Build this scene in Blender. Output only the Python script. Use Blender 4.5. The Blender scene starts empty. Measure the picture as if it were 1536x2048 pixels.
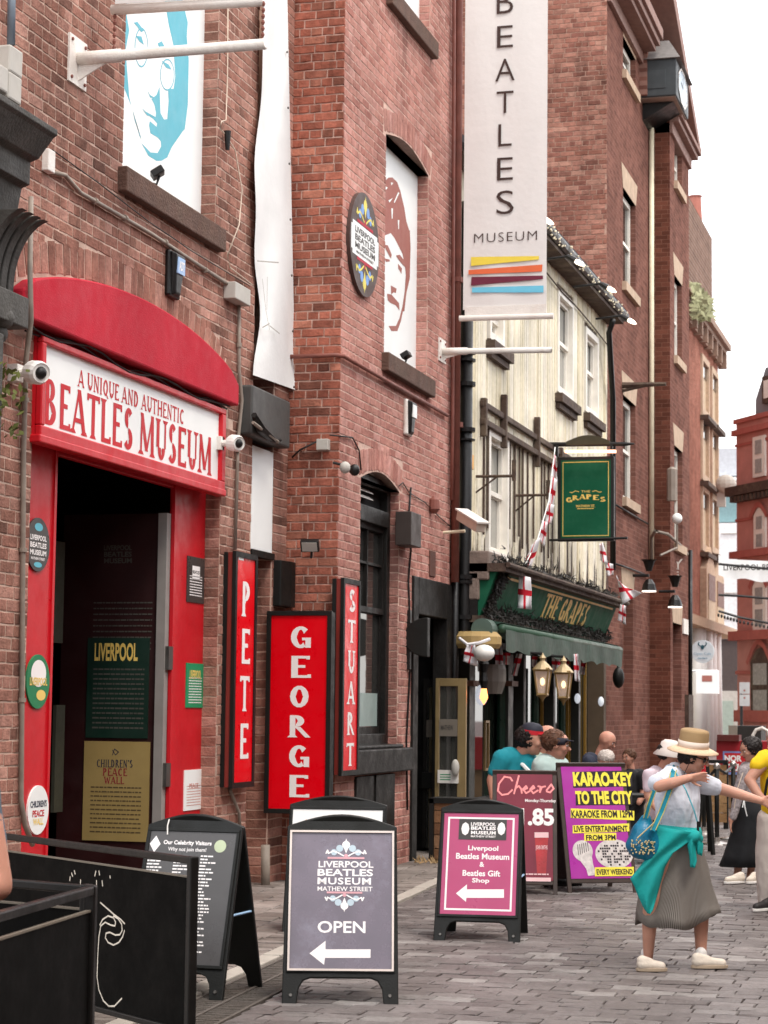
import bpy, bmesh, math, random
import numpy as np
from mathutils import Vector, Matrix
random.seed(7); rng = random.Random(11)
SC = bpy.context.scene; COL = SC.collection
# ---------------------------------------------------------------- camera
FPX, CX, CY, H = 4200.0, 768.0, 1024.0, 1.68
def _n(v): return v / np.linalg.norm(v)
ry = _n(np.array([1182.0, 408.0, FPX]))             # street direction seen from the camera
up = np.array([482.0, -46024.0, FPX]); up = _n(up - up.dot(ry) * ry)
rx = np.cross(up, -ry)                               # across the street
if rx[0] < 0: rx = -rx
RW = np.array([rx, ry, up])                          # camera coords (x right, y down, z forward) -> world rows
def ray(px, py):
    d = RW @ np.array([(px - CX) / FPX, (py - CY) / FPX, 1.0]); return d
cdir = RW @ np.array([0, 0, 1.0]); cright = RW @ np.array([1.0, 0, 0]); cupv = RW @ np.array([0, -1.0, 0])
def onX(px, py, X): d = ray(px, py); t = X / d[0]; return Vector((X, d[1] * t, H + d[2] * t))
def onY(px, py, Y): d = ray(px, py); t = Y / d[1]; return Vector((d[0] * t, Y, H + d[2] * t))
def onZ(px, py, Z=0.0): d = ray(px, py); t = (Z - H) / d[2]; return Vector((d[0] * t, d[1] * t, Z))
def onD(px, py, t): d = ray(px, py); return Vector((d[0] * t, d[1] * t, H + d[2] * t))
def onP(px, py, O, N):
    d = Vector(ray(px, py)); C0 = Vector((0, 0, H)); t = (Vector(O) - C0).dot(N) / d.dot(N); return C0 + d * t
def proj(p):
    v = RW.T @ (np.array(p) - np.array([0, 0, H])); return CX + FPX * v[0] / v[2], CY + FPX * v[1] / v[2], v[2]
cam = bpy.data.objects.new('camera', bpy.data.cameras.new('camera')); COL.objects.link(cam)
M = Matrix.Identity(4)
for i in range(3):
    M[i][0] = cright[i]; M[i][1] = cupv[i]; M[i][2] = -cdir[i]
M[2][3] = H
cam.matrix_world = M
cam.data.sensor_fit = 'HORIZONTAL'; cam.data.sensor_width = 36; cam.data.lens = FPX / 1536 * 36
cam.data.clip_start = 0.1; cam.data.clip_end = 2000
cam.data.dof.use_dof = True; cam.data.dof.focus_distance = 14.6; cam.data.dof.aperture_fstop = 9
SC.camera = cam
# ---------------------------------------------------------------- light: bright overcast
SUN_EL, SUN_AZ = 58, -150
w = bpy.data.worlds.new('World'); SC.world = w; w.use_nodes = True
nt = w.node_tree; nt.nodes.clear()
sky = nt.nodes.new('ShaderNodeTexSky'); sky.sky_type = 'NISHITA'; sky.sun_disc = False
sky.sun_elevation = math.radians(SUN_EL); sky.sun_rotation = math.radians(30); sky.dust_density = 4
b1 = nt.nodes.new('ShaderNodeBackground'); b1.inputs[1].default_value = 0.05
nt.links.new(sky.outputs[0], b1.inputs[0])
b2 = nt.nodes.new('ShaderNodeBackground'); b2.inputs[1].default_value = 1.0
tc = nt.nodes.new('ShaderNodeTexCoord'); nz = nt.nodes.new('ShaderNodeTexNoise'); nz.inputs['Scale'].default_value = 2.2
nz.inputs['Detail'].default_value = 4
nt.links.new(tc.outputs['Generated'], nz.inputs['Vector'])
cr = nt.nodes.new('ShaderNodeValToRGB'); cr.color_ramp.elements[0].position = .3; cr.color_ramp.elements[1].position = .7
cr.color_ramp.elements[0].color = (.84, .84, .84, 1); cr.color_ramp.elements[1].color = (.985, .955, .925, 1)
nt.links.new(nz.outputs[0], cr.inputs[0]); nt.links.new(cr.outputs[0], b2.inputs[0])
ad = nt.nodes.new('ShaderNodeAddShader'); out = nt.nodes.new('ShaderNodeOutputWorld')
nt.links.new(b1.outputs[0], ad.inputs[0]); nt.links.new(b2.outputs[0], ad.inputs[1]); nt.links.new(ad.outputs[0], out.inputs[0])
sl = bpy.data.lights.new('sun', 'SUN'); sl.energy = 1.1; sl.angle = math.radians(14); sl.color = (1, .93, .84)
so = bpy.data.objects.new('sun', sl); COL.objects.link(so)
sdir = Vector((math.cos(math.radians(SUN_EL)) * .75, -math.cos(math.radians(SUN_EL)) * .66, math.sin(math.radians(SUN_EL))))
so.rotation_euler = sdir.to_track_quat('Z', 'Y').to_euler(); so.location = (0, 0, 30)
vs = SC.view_settings; vs.view_transform = 'Standard'; vs.look = 'None'; vs.exposure = 1.02; vs.gamma = 1; vs.use_curve_mapping = False
SC.cycles.max_bounces = 6
# ---------------------------------------------------------------- helpers
def L(nt, a, b): nt.links.new(a, b)
_mats = {}
def srgb(c):
    if isinstance(c, str):
        c = c.lstrip('#'); c = [int(c[i:i + 2], 16) / 255 for i in (0, 2, 4)]
        c = [x / 12.92 if x <= .04045 else ((x + .055) / 1.055) ** 2.4 for x in c]
    return (c[0], c[1], c[2], 1)
def mat(name, col, rough=.6, var=.12, vscale=6, bump=0.0, bscale=40, metal=0.0, spec=.4, dirt=0.0, dcol=(.08, .06, .05), emit=None, estr=1.0):
    if name in _mats: return _mats[name]
    m = bpy.data.materials.new(name); m.use_nodes = True; nt = m.node_tree; b = nt.nodes['Principled BSDF']
    col = srgb(col); tcn = nt.nodes.new('ShaderNodeTexCoord')
    n = nt.nodes.new('ShaderNodeTexNoise'); n.inputs['Scale'].default_value = vscale; n.inputs['Detail'].default_value = 5
    L(nt, tcn.outputs['Object'], n.inputs['Vector'])
    mr = nt.nodes.new('ShaderNodeMapRange'); mr.inputs[1].default_value = .25; mr.inputs[2].default_value = .75
    mr.inputs[3].default_value = 1 - var; mr.inputs[4].default_value = 1 + var; L(nt, n.outputs[0], mr.inputs[0])
    mx = nt.nodes.new('ShaderNodeVectorMath'); mx.operation = 'SCALE'; mx.inputs[0].default_value = col[:3]
    L(nt, mr.outputs[0], mx.inputs['Scale']); o = mx.outputs[0]
    if dirt > 0:
        n2 = nt.nodes.new('ShaderNodeTexNoise'); n2.inputs['Scale'].default_value = 2.3; n2.inputs['Detail'].default_value = 9; n2.inputs['Roughness'].default_value = .7
        L(nt, tcn.outputs['Object'], n2.inputs['Vector'])
        r2 = nt.nodes.new('ShaderNodeMapRange'); r2.inputs[1].default_value = .48; r2.inputs[2].default_value = .75; r2.inputs[4].default_value = dirt
        L(nt, n2.outputs[0], r2.inputs[0]); mm = nt.nodes.new('ShaderNodeMix'); mm.data_type = 'RGBA'
        L(nt, r2.outputs[0], mm.inputs[0]); L(nt, o, mm.inputs[6]); mm.inputs[7].default_value = (*dcol, 1); o = mm.outputs[2]
    L(nt, o, b.inputs['Base Color']); n5 = nt.nodes.new('ShaderNodeTexNoise'); n5.inputs['Scale'].default_value = 5; n5.inputs['Detail'].default_value = 8; n5.inputs['Roughness'].default_value = .7; L(nt, tcn.outputs['Object'], n5.inputs['Vector']); r5 = nt.nodes.new('ShaderNodeMapRange'); r5.inputs[1].default_value = .3; r5.inputs[2].default_value = .7; r5.inputs[3].default_value = max(rough - .14, .03); r5.inputs[4].default_value = min(rough + .2, 1); L(nt, n5.outputs[0], r5.inputs[0]); L(nt, r5.outputs[0], b.inputs['Roughness']); b.inputs['Metallic'].default_value = metal
    b.inputs['Specular IOR Level'].default_value = spec
    if bump > 0:
        n3 = nt.nodes.new('ShaderNodeTexNoise'); n3.inputs['Scale'].default_value = bscale; n3.inputs['Detail'].default_value = 4
        L(nt, tcn.outputs['Object'], n3.inputs['Vector']); bp = nt.nodes.new('ShaderNodeBump'); bp.inputs['Strength'].default_value = bump; bp.inputs['Distance'].default_value = .02
        L(nt, n3.outputs[0], bp.inputs['Height']); L(nt, bp.outputs[0], b.inputs['Normal'])
    if emit is not None:
        b.inputs['Emission Color'].default_value = srgb(emit); b.inputs['Emission Strength'].default_value = estr
    _mats[name] = m; return m
def brickmat(name, cols, spread=.6, rough=.85, soot=.58, spots=0):
    """piece-by-piece colour: object random + 'rnd' attribute; stains in world space"""
    if name in _mats: return _mats[name]
    m = bpy.data.materials.new(name); m.use_nodes = True; nt = m.node_tree; b = nt.nodes['Principled BSDF']
    at = nt.nodes.new('ShaderNodeAttribute'); at.attribute_name = 'rnd'; oi = nt.nodes.new('ShaderNodeObjectInfo')
    s = nt.nodes.new('ShaderNodeMath'); s.operation = 'ADD'; L(nt, at.outputs['Fac'], s.inputs[0]); L(nt, oi.outputs['Random'], s.inputs[1])
    fr = nt.nodes.new('ShaderNodeMath'); fr.operation = 'FRACT'; L(nt, s.outputs[0], fr.inputs[0])
    r = nt.nodes.new('ShaderNodeValToRGB'); L(nt, fr.outputs[0], r.inputs[0]); e = r.color_ramp
    while len(e.elements) < len(cols): e.elements.new(.5)
    for i, c in enumerate(cols): e.elements[i].position = i / (len(cols) - 1); e.elements[i].color = srgb(c)
    g = nt.nodes.new('ShaderNodeNewGeometry')
    n = nt.nodes.new('ShaderNodeTexNoise'); n.inputs['Scale'].default_value = 14; n.inputs['Detail'].default_value = 7; n.inputs['Roughness'].default_value = .65
    L(nt, g.outputs['Position'], n.inputs['Vector'])
    mr = nt.nodes.new('ShaderNodeMapRange'); mr.inputs[1].default_value = .3; mr.inputs[2].default_value = .72; mr.inputs[3].default_value = 1 - spread * .55; mr.inputs[4].default_value = 1 + spread * .4
    L(nt, n.outputs[0], mr.inputs[0])
    n2 = nt.nodes.new('ShaderNodeTexNoise'); n2.inputs['Scale'].default_value = .9; n2.inputs['Detail'].default_value = 4; L(nt, g.outputs['Position'], n2.inputs['Vector'])
    m2 = nt.nodes.new('ShaderNodeMapRange'); m2.inputs[1].default_value = .3; m2.inputs[2].default_value = .7; m2.inputs[3].default_value = .72; m2.inputs[4].default_value = 1.2
    L(nt, n2.outputs[0], m2.inputs[0]); mu = nt.nodes.new('ShaderNodeMath'); mu.operation = 'MULTIPLY'; L(nt, mr.outputs[0], mu.inputs[0]); L(nt, m2.outputs[0], mu.inputs[1])
    mp4 = nt.nodes.new('ShaderNodeMapping'); mp4.inputs['Scale'].default_value = (2.2, 2.2, .35) if not spots else (.6, .6, .6); L(nt, g.outputs['Position'], mp4.inputs[0])
    n4 = nt.nodes.new('ShaderNodeTexNoise'); n4.inputs['Scale'].default_value = 1.0; n4.inputs['Detail'].default_value = 9; n4.inputs['Roughness'].default_value = .72; L(nt, mp4.outputs[0], n4.inputs['Vector'])
    m4 = nt.nodes.new('ShaderNodeMapRange'); m4.inputs[1].default_value = .54; m4.inputs[2].default_value = .72; m4.inputs[3].default_value = 1; m4.inputs[4].default_value = 1 - soot; L(nt, n4.outputs[0], m4.inputs[0])
    mu4 = nt.nodes.new('ShaderNodeMath'); mu4.operation = 'MULTIPLY'; L(nt, mu.outputs[0], mu4.inputs[0]); L(nt, m4.outputs[0], mu4.inputs[1]); mu = mu4
    if spots:
        vo = nt.nodes.new('ShaderNodeTexVoronoi'); vo.inputs['Scale'].default_value = 3.1; L(nt, g.outputs['Position'], vo.inputs['Vector']); m6 = nt.nodes.new('ShaderNodeMapRange'); m6.inputs[1].default_value = .055; m6.inputs[2].default_value = .07; m6.inputs[3].default_value = .55; m6.inputs[4].default_value = 1; L(nt, vo.outputs['Distance'], m6.inputs[0])
        mu6 = nt.nodes.new('ShaderNodeMath'); mu6.operation = 'MULTIPLY'; L(nt, mu.outputs[0], mu6.inputs[0]); L(nt, m6.outputs[0], mu6.inputs[1]); mu = mu6
    vm = nt.nodes.new('ShaderNodeVectorMath'); vm.operation = 'SCALE'; L(nt, r.outputs[0], vm.inputs[0]); L(nt, mu.outputs[0], vm.inputs['Scale'])
    L(nt, vm.outputs[0], b.inputs['Base Color']); b.inputs['Roughness'].default_value = rough; b.inputs['Specular IOR Level'].default_value = .06
    bp = nt.nodes.new('ShaderNodeBump'); bp.inputs['Strength'].default_value = .7; bp.inputs['Distance'].default_value = .012
    n3 = nt.nodes.new('ShaderNodeTexNoise'); n3.inputs['Scale'].default_value = 45; n3.inputs['Detail'].default_value = 5; L(nt, g.outputs['Position'], n3.inputs['Vector'])
    L(nt, n3.outputs[0], bp.inputs['Height']); L(nt, bp.outputs[0], b.inputs['Normal'])
    _mats[name] = m; return m
def farbrick(name, c1, c2, mortar, bw=.24, bh=.085, axis='Y', rot=0):
    if name in _mats: return _mats[name]
    m = bpy.data.materials.new(name); m.use_nodes = True; nt = m.node_tree; b = nt.nodes['Principled BSDF']
    g = nt.nodes.new('ShaderNodeNewGeometry'); sp = nt.nodes.new('ShaderNodeSeparateXYZ'); cb = nt.nodes.new('ShaderNodeCombineXYZ')
    L(nt, g.outputs['Position'], sp.inputs[0]); L(nt, sp.outputs[axis], cb.inputs[0]); L(nt, sp.outputs['Z'], cb.inputs[1])
    t = nt.nodes.new('ShaderNodeTexBrick'); L(nt, cb.outputs[0], t.inputs['Vector']); t.inputs['Scale'].default_value = 1
    t.inputs['Color1'].default_value = srgb(c1); t.inputs['Color2'].default_value = srgb(c2); t.inputs['Mortar'].default_value = srgb(mortar)
    t.inputs['Mortar Size'].default_value = .006; t.inputs['Brick Width'].default_value = bw; t.inputs['Row Height'].default_value = bh; t.inputs['Mortar Smooth'].default_value = .4
    n = nt.nodes.new('ShaderNodeTexNoise'); n.inputs['Scale'].default_value = 1.4; n.inputs['Detail'].default_value = 9; n.inputs['Roughness'].default_value = .7; L(nt, g.outputs['Position'], n.inputs['Vector'])
    mr = nt.nodes.new('ShaderNodeMapRange'); mr.inputs[1].default_value = .3; mr.inputs[2].default_value = .7; mr.inputs[3].default_value = .68; mr.inputs[4].default_value = 1.25; L(nt, n.outputs[0], mr.inputs[0])
    vm = nt.nodes.new('ShaderNodeVectorMath'); vm.operation = 'SCALE'; L(nt, t.outputs[0], vm.inputs[0]); L(nt, mr.outputs[0], vm.inputs['Scale'])
    L(nt, vm.outputs[0], b.inputs['Base Color']); b.inputs['Roughness'].default_value = 1; b.inputs['Specular IOR Level'].default_value = .03
    bp = nt.nodes.new('ShaderNodeBump'); bp.inputs['Strength'].default_value = .5; bp.inputs['Distance'].default_value = .01; bp.invert = True
    L(nt, t.outputs['Fac'], bp.inputs['Height']); L(nt, bp.outputs[0], b.inputs['Normal'])
    _mats[name] = m; return m
def glassmat(name, tint=(.02, .025, .03), rough=.04, refl=.5, alpha=None):
    if name in _mats: return _mats[name]
    m = bpy.data.materials.new(name); m.use_nodes = True; b = m.node_tree.nodes['Principled BSDF']
    b.inputs['Base Color'].default_value = (*tint, 1); b.inputs['Roughness'].default_value = rough; b.inputs['Specular IOR Level'].default_value = refl
    if alpha is not None: b.inputs['Alpha'].default_value = alpha
    _mats[name] = m; return m

class MB:
    def __init__(s): s.v = []; s.f = []; s.r = []
    def add(s, vs, fs, r=0.0):
        o = len(s.v); s.v += [tuple(v) for v in vs]; s.f += [tuple(i + o for i in f) for f in fs]; s.r += [r] * len(fs); return s
    def box(s, a, b, r=0.0):
        x0, x1 = sorted((a[0], b[0])); y0, y1 = sorted((a[1], b[1])); z0, z1 = sorted((a[2], b[2]))
        return s.add([(x0, y0, z0), (x1, y0, z0), (x1, y1, z0), (x0, y1, z0), (x0, y0, z1), (x1, y0, z1), (x1, y1, z1), (x0, y1, z1)],
                     [(0, 3, 2, 1), (4, 5, 6, 7), (0, 1, 5, 4), (1, 2, 6, 5), (2, 3, 7, 6), (3, 0, 4, 7)], r)
    def obox(s, O, U, V, N, u, v, n):   # box in a frame, ranges u,v,n
        P = [Vector(O) + U * a + V * b + N * c for c in n for a, b in ((u[0], v[0]), (u[1], v[0]), (u[1], v[1]), (u[0], v[1]))]
        return s.add(P, [(0, 3, 2, 1), (4, 5, 6, 7), (0, 1, 5, 4), (1, 2, 6, 5), (2, 3, 7, 6), (3, 0, 4, 7)])
    def prism(s, pts, D):               # closed polygon (3D) extruded by vector D
        n = len(pts); P = [Vector(p) for p in pts]; Q = [p + Vector(D) for p in P]
        return s.add(P + Q, [tuple(range(n - 1, -1, -1)), tuple(range(n, 2 * n))] + [(i, (i + 1) % n, n + (i + 1) % n, n + i) for i in range(n)])
    def poly(s, pts): return s.add(pts, [tuple(range(len(pts)))])
    def tube(s, pts, r, n=8, cap=True):
        P = [Vector(p) for p in pts]; rr = r if isinstance(r, (list, tuple)) else [r] * len(P); rings = []; pu = None
        for i, p in enumerate(P):
            d = (P[min(i + 1, len(P) - 1)] - P[max(i - 1, 0)]).normalized()
            if pu is None:
                a = Vector((0, 0, 1)) if abs(d.z) < .9 else Vector((1, 0, 0)); pu = d.cross(a).normalized()
            u = (pu - d * pu.dot(d)).normalized(); v = d.cross(u); pu = u
            rings.append([p + (u * math.cos(t) + v * math.sin(t)) * rr[i] for t in [2 * math.pi * k / n for k in range(n)]])
        V = [q for g in rings for q in g]; F = []
        for i in range(len(P) - 1):
            for k in range(n): F.append((i * n + k, i * n + (k + 1) % n, (i + 1) * n + (k + 1) % n, (i + 1) * n + k))
        if cap: F += [tuple(range(n - 1, -1, -1)), tuple(range((len(P) - 1) * n, len(P) * n))]
        return s.add(V, F)
    def lathe(s, c, prof, n=16, A=Vector((0, 0, 1)), sx=1, sy=1):  # prof (r, h) along axis A
        A = Vector(A).normalized(); a = Vector((1, 0, 0)) if abs(A.x) < .9 else Vector((0, 1, 0)); u = (a - A * a.dot(A)).normalized(); v = A.cross(u)
        V = [Vector(c) + A * h + (u * math.cos(2 * math.pi * k / n) * sx + v * math.sin(2 * math.pi * k / n) * sy) * r for r, h in prof for k in range(n)]
        F = [(i * n + k, i * n + (k + 1) % n, (i + 1) * n + (k + 1) % n, (i + 1) * n + k) for i in range(len(prof) - 1) for k in range(n)]
        if prof[0][0] > 1e-4: F.append(tuple(range(n - 1, -1, -1)))
        if prof[-1][0] > 1e-4: F.append(tuple(range((len(prof) - 1) * n, len(prof) * n)))
        return s.add(V, F)
    def ball(s, c, r, n=12, m=8, A=None, B=None, D=None):
        R = r if isinstance(r, (tuple, list)) else (r, r, r); A = A or Vector((1, 0, 0)); B = B or Vector((0, 1, 0)); D = D or Vector((0, 0, 1))
        V = [Vector(c) + A * (R[0] * math.cos(t) * math.cos(p)) + B * (R[1] * math.sin(t) * math.cos(p)) + D * (R[2] * math.sin(p))
             for p in [math.pi * (j / m - .5) * .999 for j in range(m + 1)] for t in [2 * math.pi * k / n for k in range(n)]]
        F = [(j * n + k, j * n + (k + 1) % n, (j + 1) * n + (k + 1) % n, (j + 1) * n + k) for j in range(m) for k in range(n)]
        return s.add(V, F + [tuple(range(n - 1, -1, -1)), tuple(range(m * n, (m + 1) * n))])
    def cap(s, a, b, ra, rb, n=12):      # tapered capsule, closed
        a = Vector(a); b = Vector(b); d = (b - a); l = d.length or 1e-4; d = d / l; pts = []; rs = []
        for k in range(4): t = math.pi / 2 * (1 - k / 4) ; pts.append(a - d * ra * math.sin(t)); rs.append(max(ra * math.cos(t), .001))
        pts.append(a); rs.append(ra); pts.append(b); rs.append(rb)
        for k in range(1, 5): t = math.pi / 2 * k / 4; pts.append(b + d * rb * math.sin(t)); rs.append(max(rb * math.cos(t), .001))
        return s.tube(pts, rs, n)
OFF = {}
def thing(name, label, cat, loc=(0, 0, 0), group=None, kind=None):
    o = bpy.data.objects.new(name, None); COL.objects.link(o); o.location = loc; o.empty_display_size = .2
    o['label'] = label; o['category'] = cat
    if group: o['group'] = group
    if kind: o['kind'] = kind
    OFF[o.name] = Vector(loc); return o
def _mesh(name, mb, m, off, smooth=False):
    me = bpy.data.meshes.new(name); me.from_pydata([(v[0] - off[0], v[1] - off[1], v[2] - off[2]) for v in mb.v], [], mb.f)
    if any(mb.r):
        a = me.attributes.new('rnd', 'FLOAT', 'FACE'); a.data.foreach_set('value', mb.r)
    for mm in (m if isinstance(m, (list, tuple)) else [m]): me.materials.append(mm)
    if smooth: me.polygons.foreach_set('use_smooth', [True] * len(me.polygons))
    me.update(); return me
def fixn(me):
    bm = bmesh.new(); bm.from_mesh(me); bmesh.ops.recalc_face_normals(bm, faces=bm.faces); bm.to_mesh(me); bm.free()
def part(name, mb, m, parent, smooth=False, label=None, kind=None, bevel=0, norm=True):
    off = OFF[parent.name]; me = _mesh(name, mb, m, off, smooth)
    if norm: fixn(me)
    o = bpy.data.objects.new(name, me); COL.objects.link(o); o.parent = parent; OFF[o.name] = off
    if label: o['label'] = label
    if kind: o['kind'] = kind
    if bevel:
        bv = o.modifiers.new('bevel', 'BEVEL'); bv.width = bevel; bv.segments = 2; bv.limit_method = 'ANGLE'
    return o
def solo(name, mb, m, label=None, cat=None, group=None, kind=None, loc=(0, 0, 0), smooth=False, bevel=0, norm=True):
    me = _mesh(name, mb, m, loc, smooth)
    if norm: fixn(me)
    o = bpy.data.objects.new(name, me); COL.objects.link(o); o.location = loc; OFF[o.name] = Vector(loc)
    if label: o['label'] = label
    if cat: o['category'] = cat
    if group: o['group'] = group
    if kind: o['kind'] = kind
    if bevel:
        bv = o.modifiers.new('bevel', 'BEVEL'); bv.width = bevel; bv.segments = 2; bv.limit_method = 'ANGLE'
    return o
def remesh(mb, vox=.012, smooth=4, sub=0):
    me = bpy.data.meshes.new('t'); me.from_pydata([tuple(v) for v in mb.v], [], mb.f); fixn(me)
    o = bpy.data.objects.new('t', me); COL.objects.link(o)
    r = o.modifiers.new('r', 'REMESH'); r.mode = 'VOXEL'; r.voxel_size = vox
    if smooth: s = o.modifiers.new('s', 'SMOOTH'); s.factor = .5; s.iterations = smooth
    dg = bpy.context.evaluated_depsgraph_get(); dg.update(); e = o.evaluated_get(dg); m2 = e.to_mesh()
    out = MB(); out.v = [tuple(v.co) for v in m2.vertices]; out.f = [tuple(p.vertices) for p in m2.polygons]; out.r = [0] * len(out.f)
    e.to_mesh_clear(); bpy.data.objects.remove(o); bpy.data.meshes.remove(me); return out
# --- lettering: the built-in font, fitted to a box in a frame
_gly = {}
def glyphs(s, bold, sp=1.0, shear=0):
    k = (s, bold, sp, shear)
    if k in _gly: return _gly[k]
    c = bpy.data.curves.new('t', 'FONT'); c.body = s; c.offset = bold; c.space_character = sp; c.shear = shear; c.resolution_u = 3
    o = bpy.data.objects.new('t', c); COL.objects.link(o); dg = bpy.context.evaluated_depsgraph_get(); dg.update()
    e = o.evaluated_get(dg); m = e.to_mesh(); V = [(v.co.x, v.co.y) for v in m.vertices]; F = [tuple(p.vertices) for p in m.polygons]
    e.to_mesh_clear(); bpy.data.objects.remove(o); bpy.data.curves.remove(c)
    x0 = min(v[0] for v in V); x1 = max(v[0] for v in V); y0 = min(v[1] for v in V); y1 = max(v[1] for v in V)
    V = [((x - x0) / (x1 - x0), (y - y0) / (y1 - y0)) for x, y in V]; _gly[k] = (V, F); return _gly[k]
class Fr:
    """a flat frame: origin, right, up; layers stand proud along the normal"""
    def __init__(s, O, U, V): s.O = Vector(O); s.U = Vector(U).normalized(); s.V = Vector(V); s.V = (s.V - s.U * s.V.dot(s.U)).normalized(); s.N = s.U.cross(s.V)
    def uv(s, px, py): p = onP(px, py, s.O, s.N) - s.O; return p.dot(s.U), p.dot(s.V)
    def P(s, u, v, n=0): return s.O + s.U * u + s.V * v + s.N * n
    def rect(s, mb, u0, v0, u1, v1, n): mb.add([s.P(u0, v0, n), s.P(u1, v0, n), s.P(u1, v1, n), s.P(u0, v1, n)], [(0, 1, 2, 3)]); return mb
    def slab(s, mb, u0, v0, u1, v1, n0, n1): return mb.obox(s.O, s.U, s.V, s.N, (u0, u1), (v0, v1), (n0, n1))
    def text(s, mb, t, u0, v0, u1, v1, n, bold=.02, sp=1.0, shear=0):
        V, F = glyphs(t, bold, sp, shear); mb.add([s.P(u0 + (u1 - u0) * x, v0 + (v1 - v0) * y, n) for x, y in V], F); return mb
    def poly(s, mb, pts, n): mb.poly([s.P(u, v, n) for u, v in pts]); return mb
    def disc(s, mb, u, v, ru, rv, n, k=24, a0=0, a1=360): mb.poly([s.P(u + ru * math.cos(math.radians(a0 + (a1 - a0) * i / (k if a1 - a0 == 360 else k - 1))), v + rv * math.sin(math.radians(a0 + (a1 - a0) * i / (k if a1 - a0 == 360 else k - 1))), n) for i in range(k)]); return mb
    def line(s, mb, pts, wd, n):
        for i in range(len(pts) - 1):
            a = Vector((*pts[i], 0)); b = Vector((*pts[i + 1], 0)); d = (b - a)
            if d.length < 1e-6: continue
            q = Vector((-d.y, d.x, 0)).normalized() * wd / 2; e = d.normalized() * wd * .3
            s.poly(mb, [(a - q - e).xy, (b - q + e).xy, (b + q + e).xy, (a + q - e).xy], n + (i % 7) * .00012)
        return mb
    def greek(s, mb, u0, u1, v, h, n, seed=0):   # a line of print too small to read
        r = random.Random(seed); u = u0
        while u < u1 - h * .8:
            l = min(h * r.uniform(1.2, 4.5), u1 - u); s.rect(mb, u, v, u + l, v + h, n); u += l + h * .55
        return mb
# --- a slab-serif display alphabet: strokes (x0,y0,x1,y1,w) thick=2 thin=1 ; arcs (cx,cy,rx,ry,a0,a1)
SER = {
 'A': (.9, [('l', .12, 0, .45, 1, 1), ('l', .78, 0, .45, 1, 2), ('l', .25, .3, .66, .3, 1), ('s', .12, 0), ('s', .78, 0)]),
 'B': (.8, [('l', .2, 0, .2, 1, 2), ('a', .34, .76, .26, .24, -90, 90), ('a', .34, .27, .34, .27, -90, 90), ('l', .2, 1, .36, 1, 1), ('l', .2, .53, .36, .53, 1), ('l', .2, 0, .36, 0, 1)]),
 'C': (.8, [('a', .45, .5, .36, .5, 50, 310)]),
 'E': (.7, [('l', .2, 0, .2, 1, 2), ('l', .2, 0, .66, 0, 1), ('l', .2, .52, .52, .52, 1), ('l', .2, 1, .62, 1, 1), ('v', .64, .0, .16), ('v', .6, .84, 1)]),
 'F': (.7, [('l', .2, 0, .2, 1, 2), ('l', .2, .52, .52, .52, 1), ('l', .2, 1, .62, 1, 1), ('s', .2, 0)]),
 'G': (.85, [('a', .45, .5, .36, .5, 45, 300), ('l', .72, .02, .72, .42, 2), ('l', .5, .42, .82, .42, 1)]),
 'H': (.9, [('l', .2, 0, .2, 1, 2), ('l', .72, 0, .72, 1, 2), ('l', .2, .5, .72, .5, 1), ('s', .2, 0), ('s', .72, 0), ('s', .2, 1), ('s', .72, 1)]),
 'I': (.45, [('l', .22, 0, .22, 1, 2), ('s', .22, 0), ('s', .22, 1)]),
 'L': (.7, [('l', .2, 0, .2, 1, 2), ('l', .2, 0, .64, 0, 1), ('s', .2, 1), ('v', .63, 0, .16)]),
 'M': (1.1, [('l', .17, 0, .2, 1, 1), ('l', .2, 1, .55, .1, 2), ('l', .55, .1, .9, 1, 1), ('l', .9, 1, .93, 0, 2), ('s', .17, 0), ('s', .93, 0)]),
 'N': (.9, [('l', .2, 0, .2, 1, 1), ('l', .2, 1, .72, 0, 2), ('l', .72, 0, .72, 1, 1), ('s', .2, 0), ('s', .72, 1)]),
 'O': (.85, [('a', .43, .5, .34, .5, 0, 360)]),
 'Q': (.85, [('a', .43, .5, .34, .5, 0, 360), ('l', .48, .18, .8, -.12, 2)]),
 'P': (.75, [('l', .2, 0, .2, 1, 2), ('a', .32, .72, .32, .28, -90, 90), ('l', .2, 1, .34, 1, 1), ('l', .2, .44, .34, .44, 1), ('s', .2, 0)]),
 'D': (.85, [('l', .2, 0, .2, 1, 2), ('a', .3, .5, .42, .5, -90, 90)]),
 'R': (.85, [('l', .2, 0, .2, 1, 2), ('a', .32, .74, .3, .26, -90, 90), ('l', .2, 1, .34, 1, 1), ('l', .2, .48, .36, .48, 1), ('l', .38, .48, .76, 0, 2), ('s', .2, 0)]),
 'S': (.7, [('a', .38, .75, .25, .25, 35, 262), ('a', .36, .26, .29, .26, -145, 88)]),
 'W': (1.1, [('l', .1, 1, .35, 0, 2), ('l', .35, 0, .55, .9, 1), ('l', .55, .9, .78, 0, 2), ('l', .78, 0, 1.0, 1, 1), ('s', .1, 1), ('s', 1.0, 1)]),
 'T': (.8, [('l', .4, 0, .4, 1, 2), ('l', .06, 1, .74, 1, 1), ('s', .4, 0), ('v', .07, .84, 1), ('v', .73, .84, 1)]),
 'U': (.85, [('l', .2, .3, .2, 1, 2), ('l', .7, .3, .7, 1, 1), ('a', .45, .3, .25, .3, 180, 360), ('s', .2, 1), ('s', .7, 1)]),
}
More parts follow.
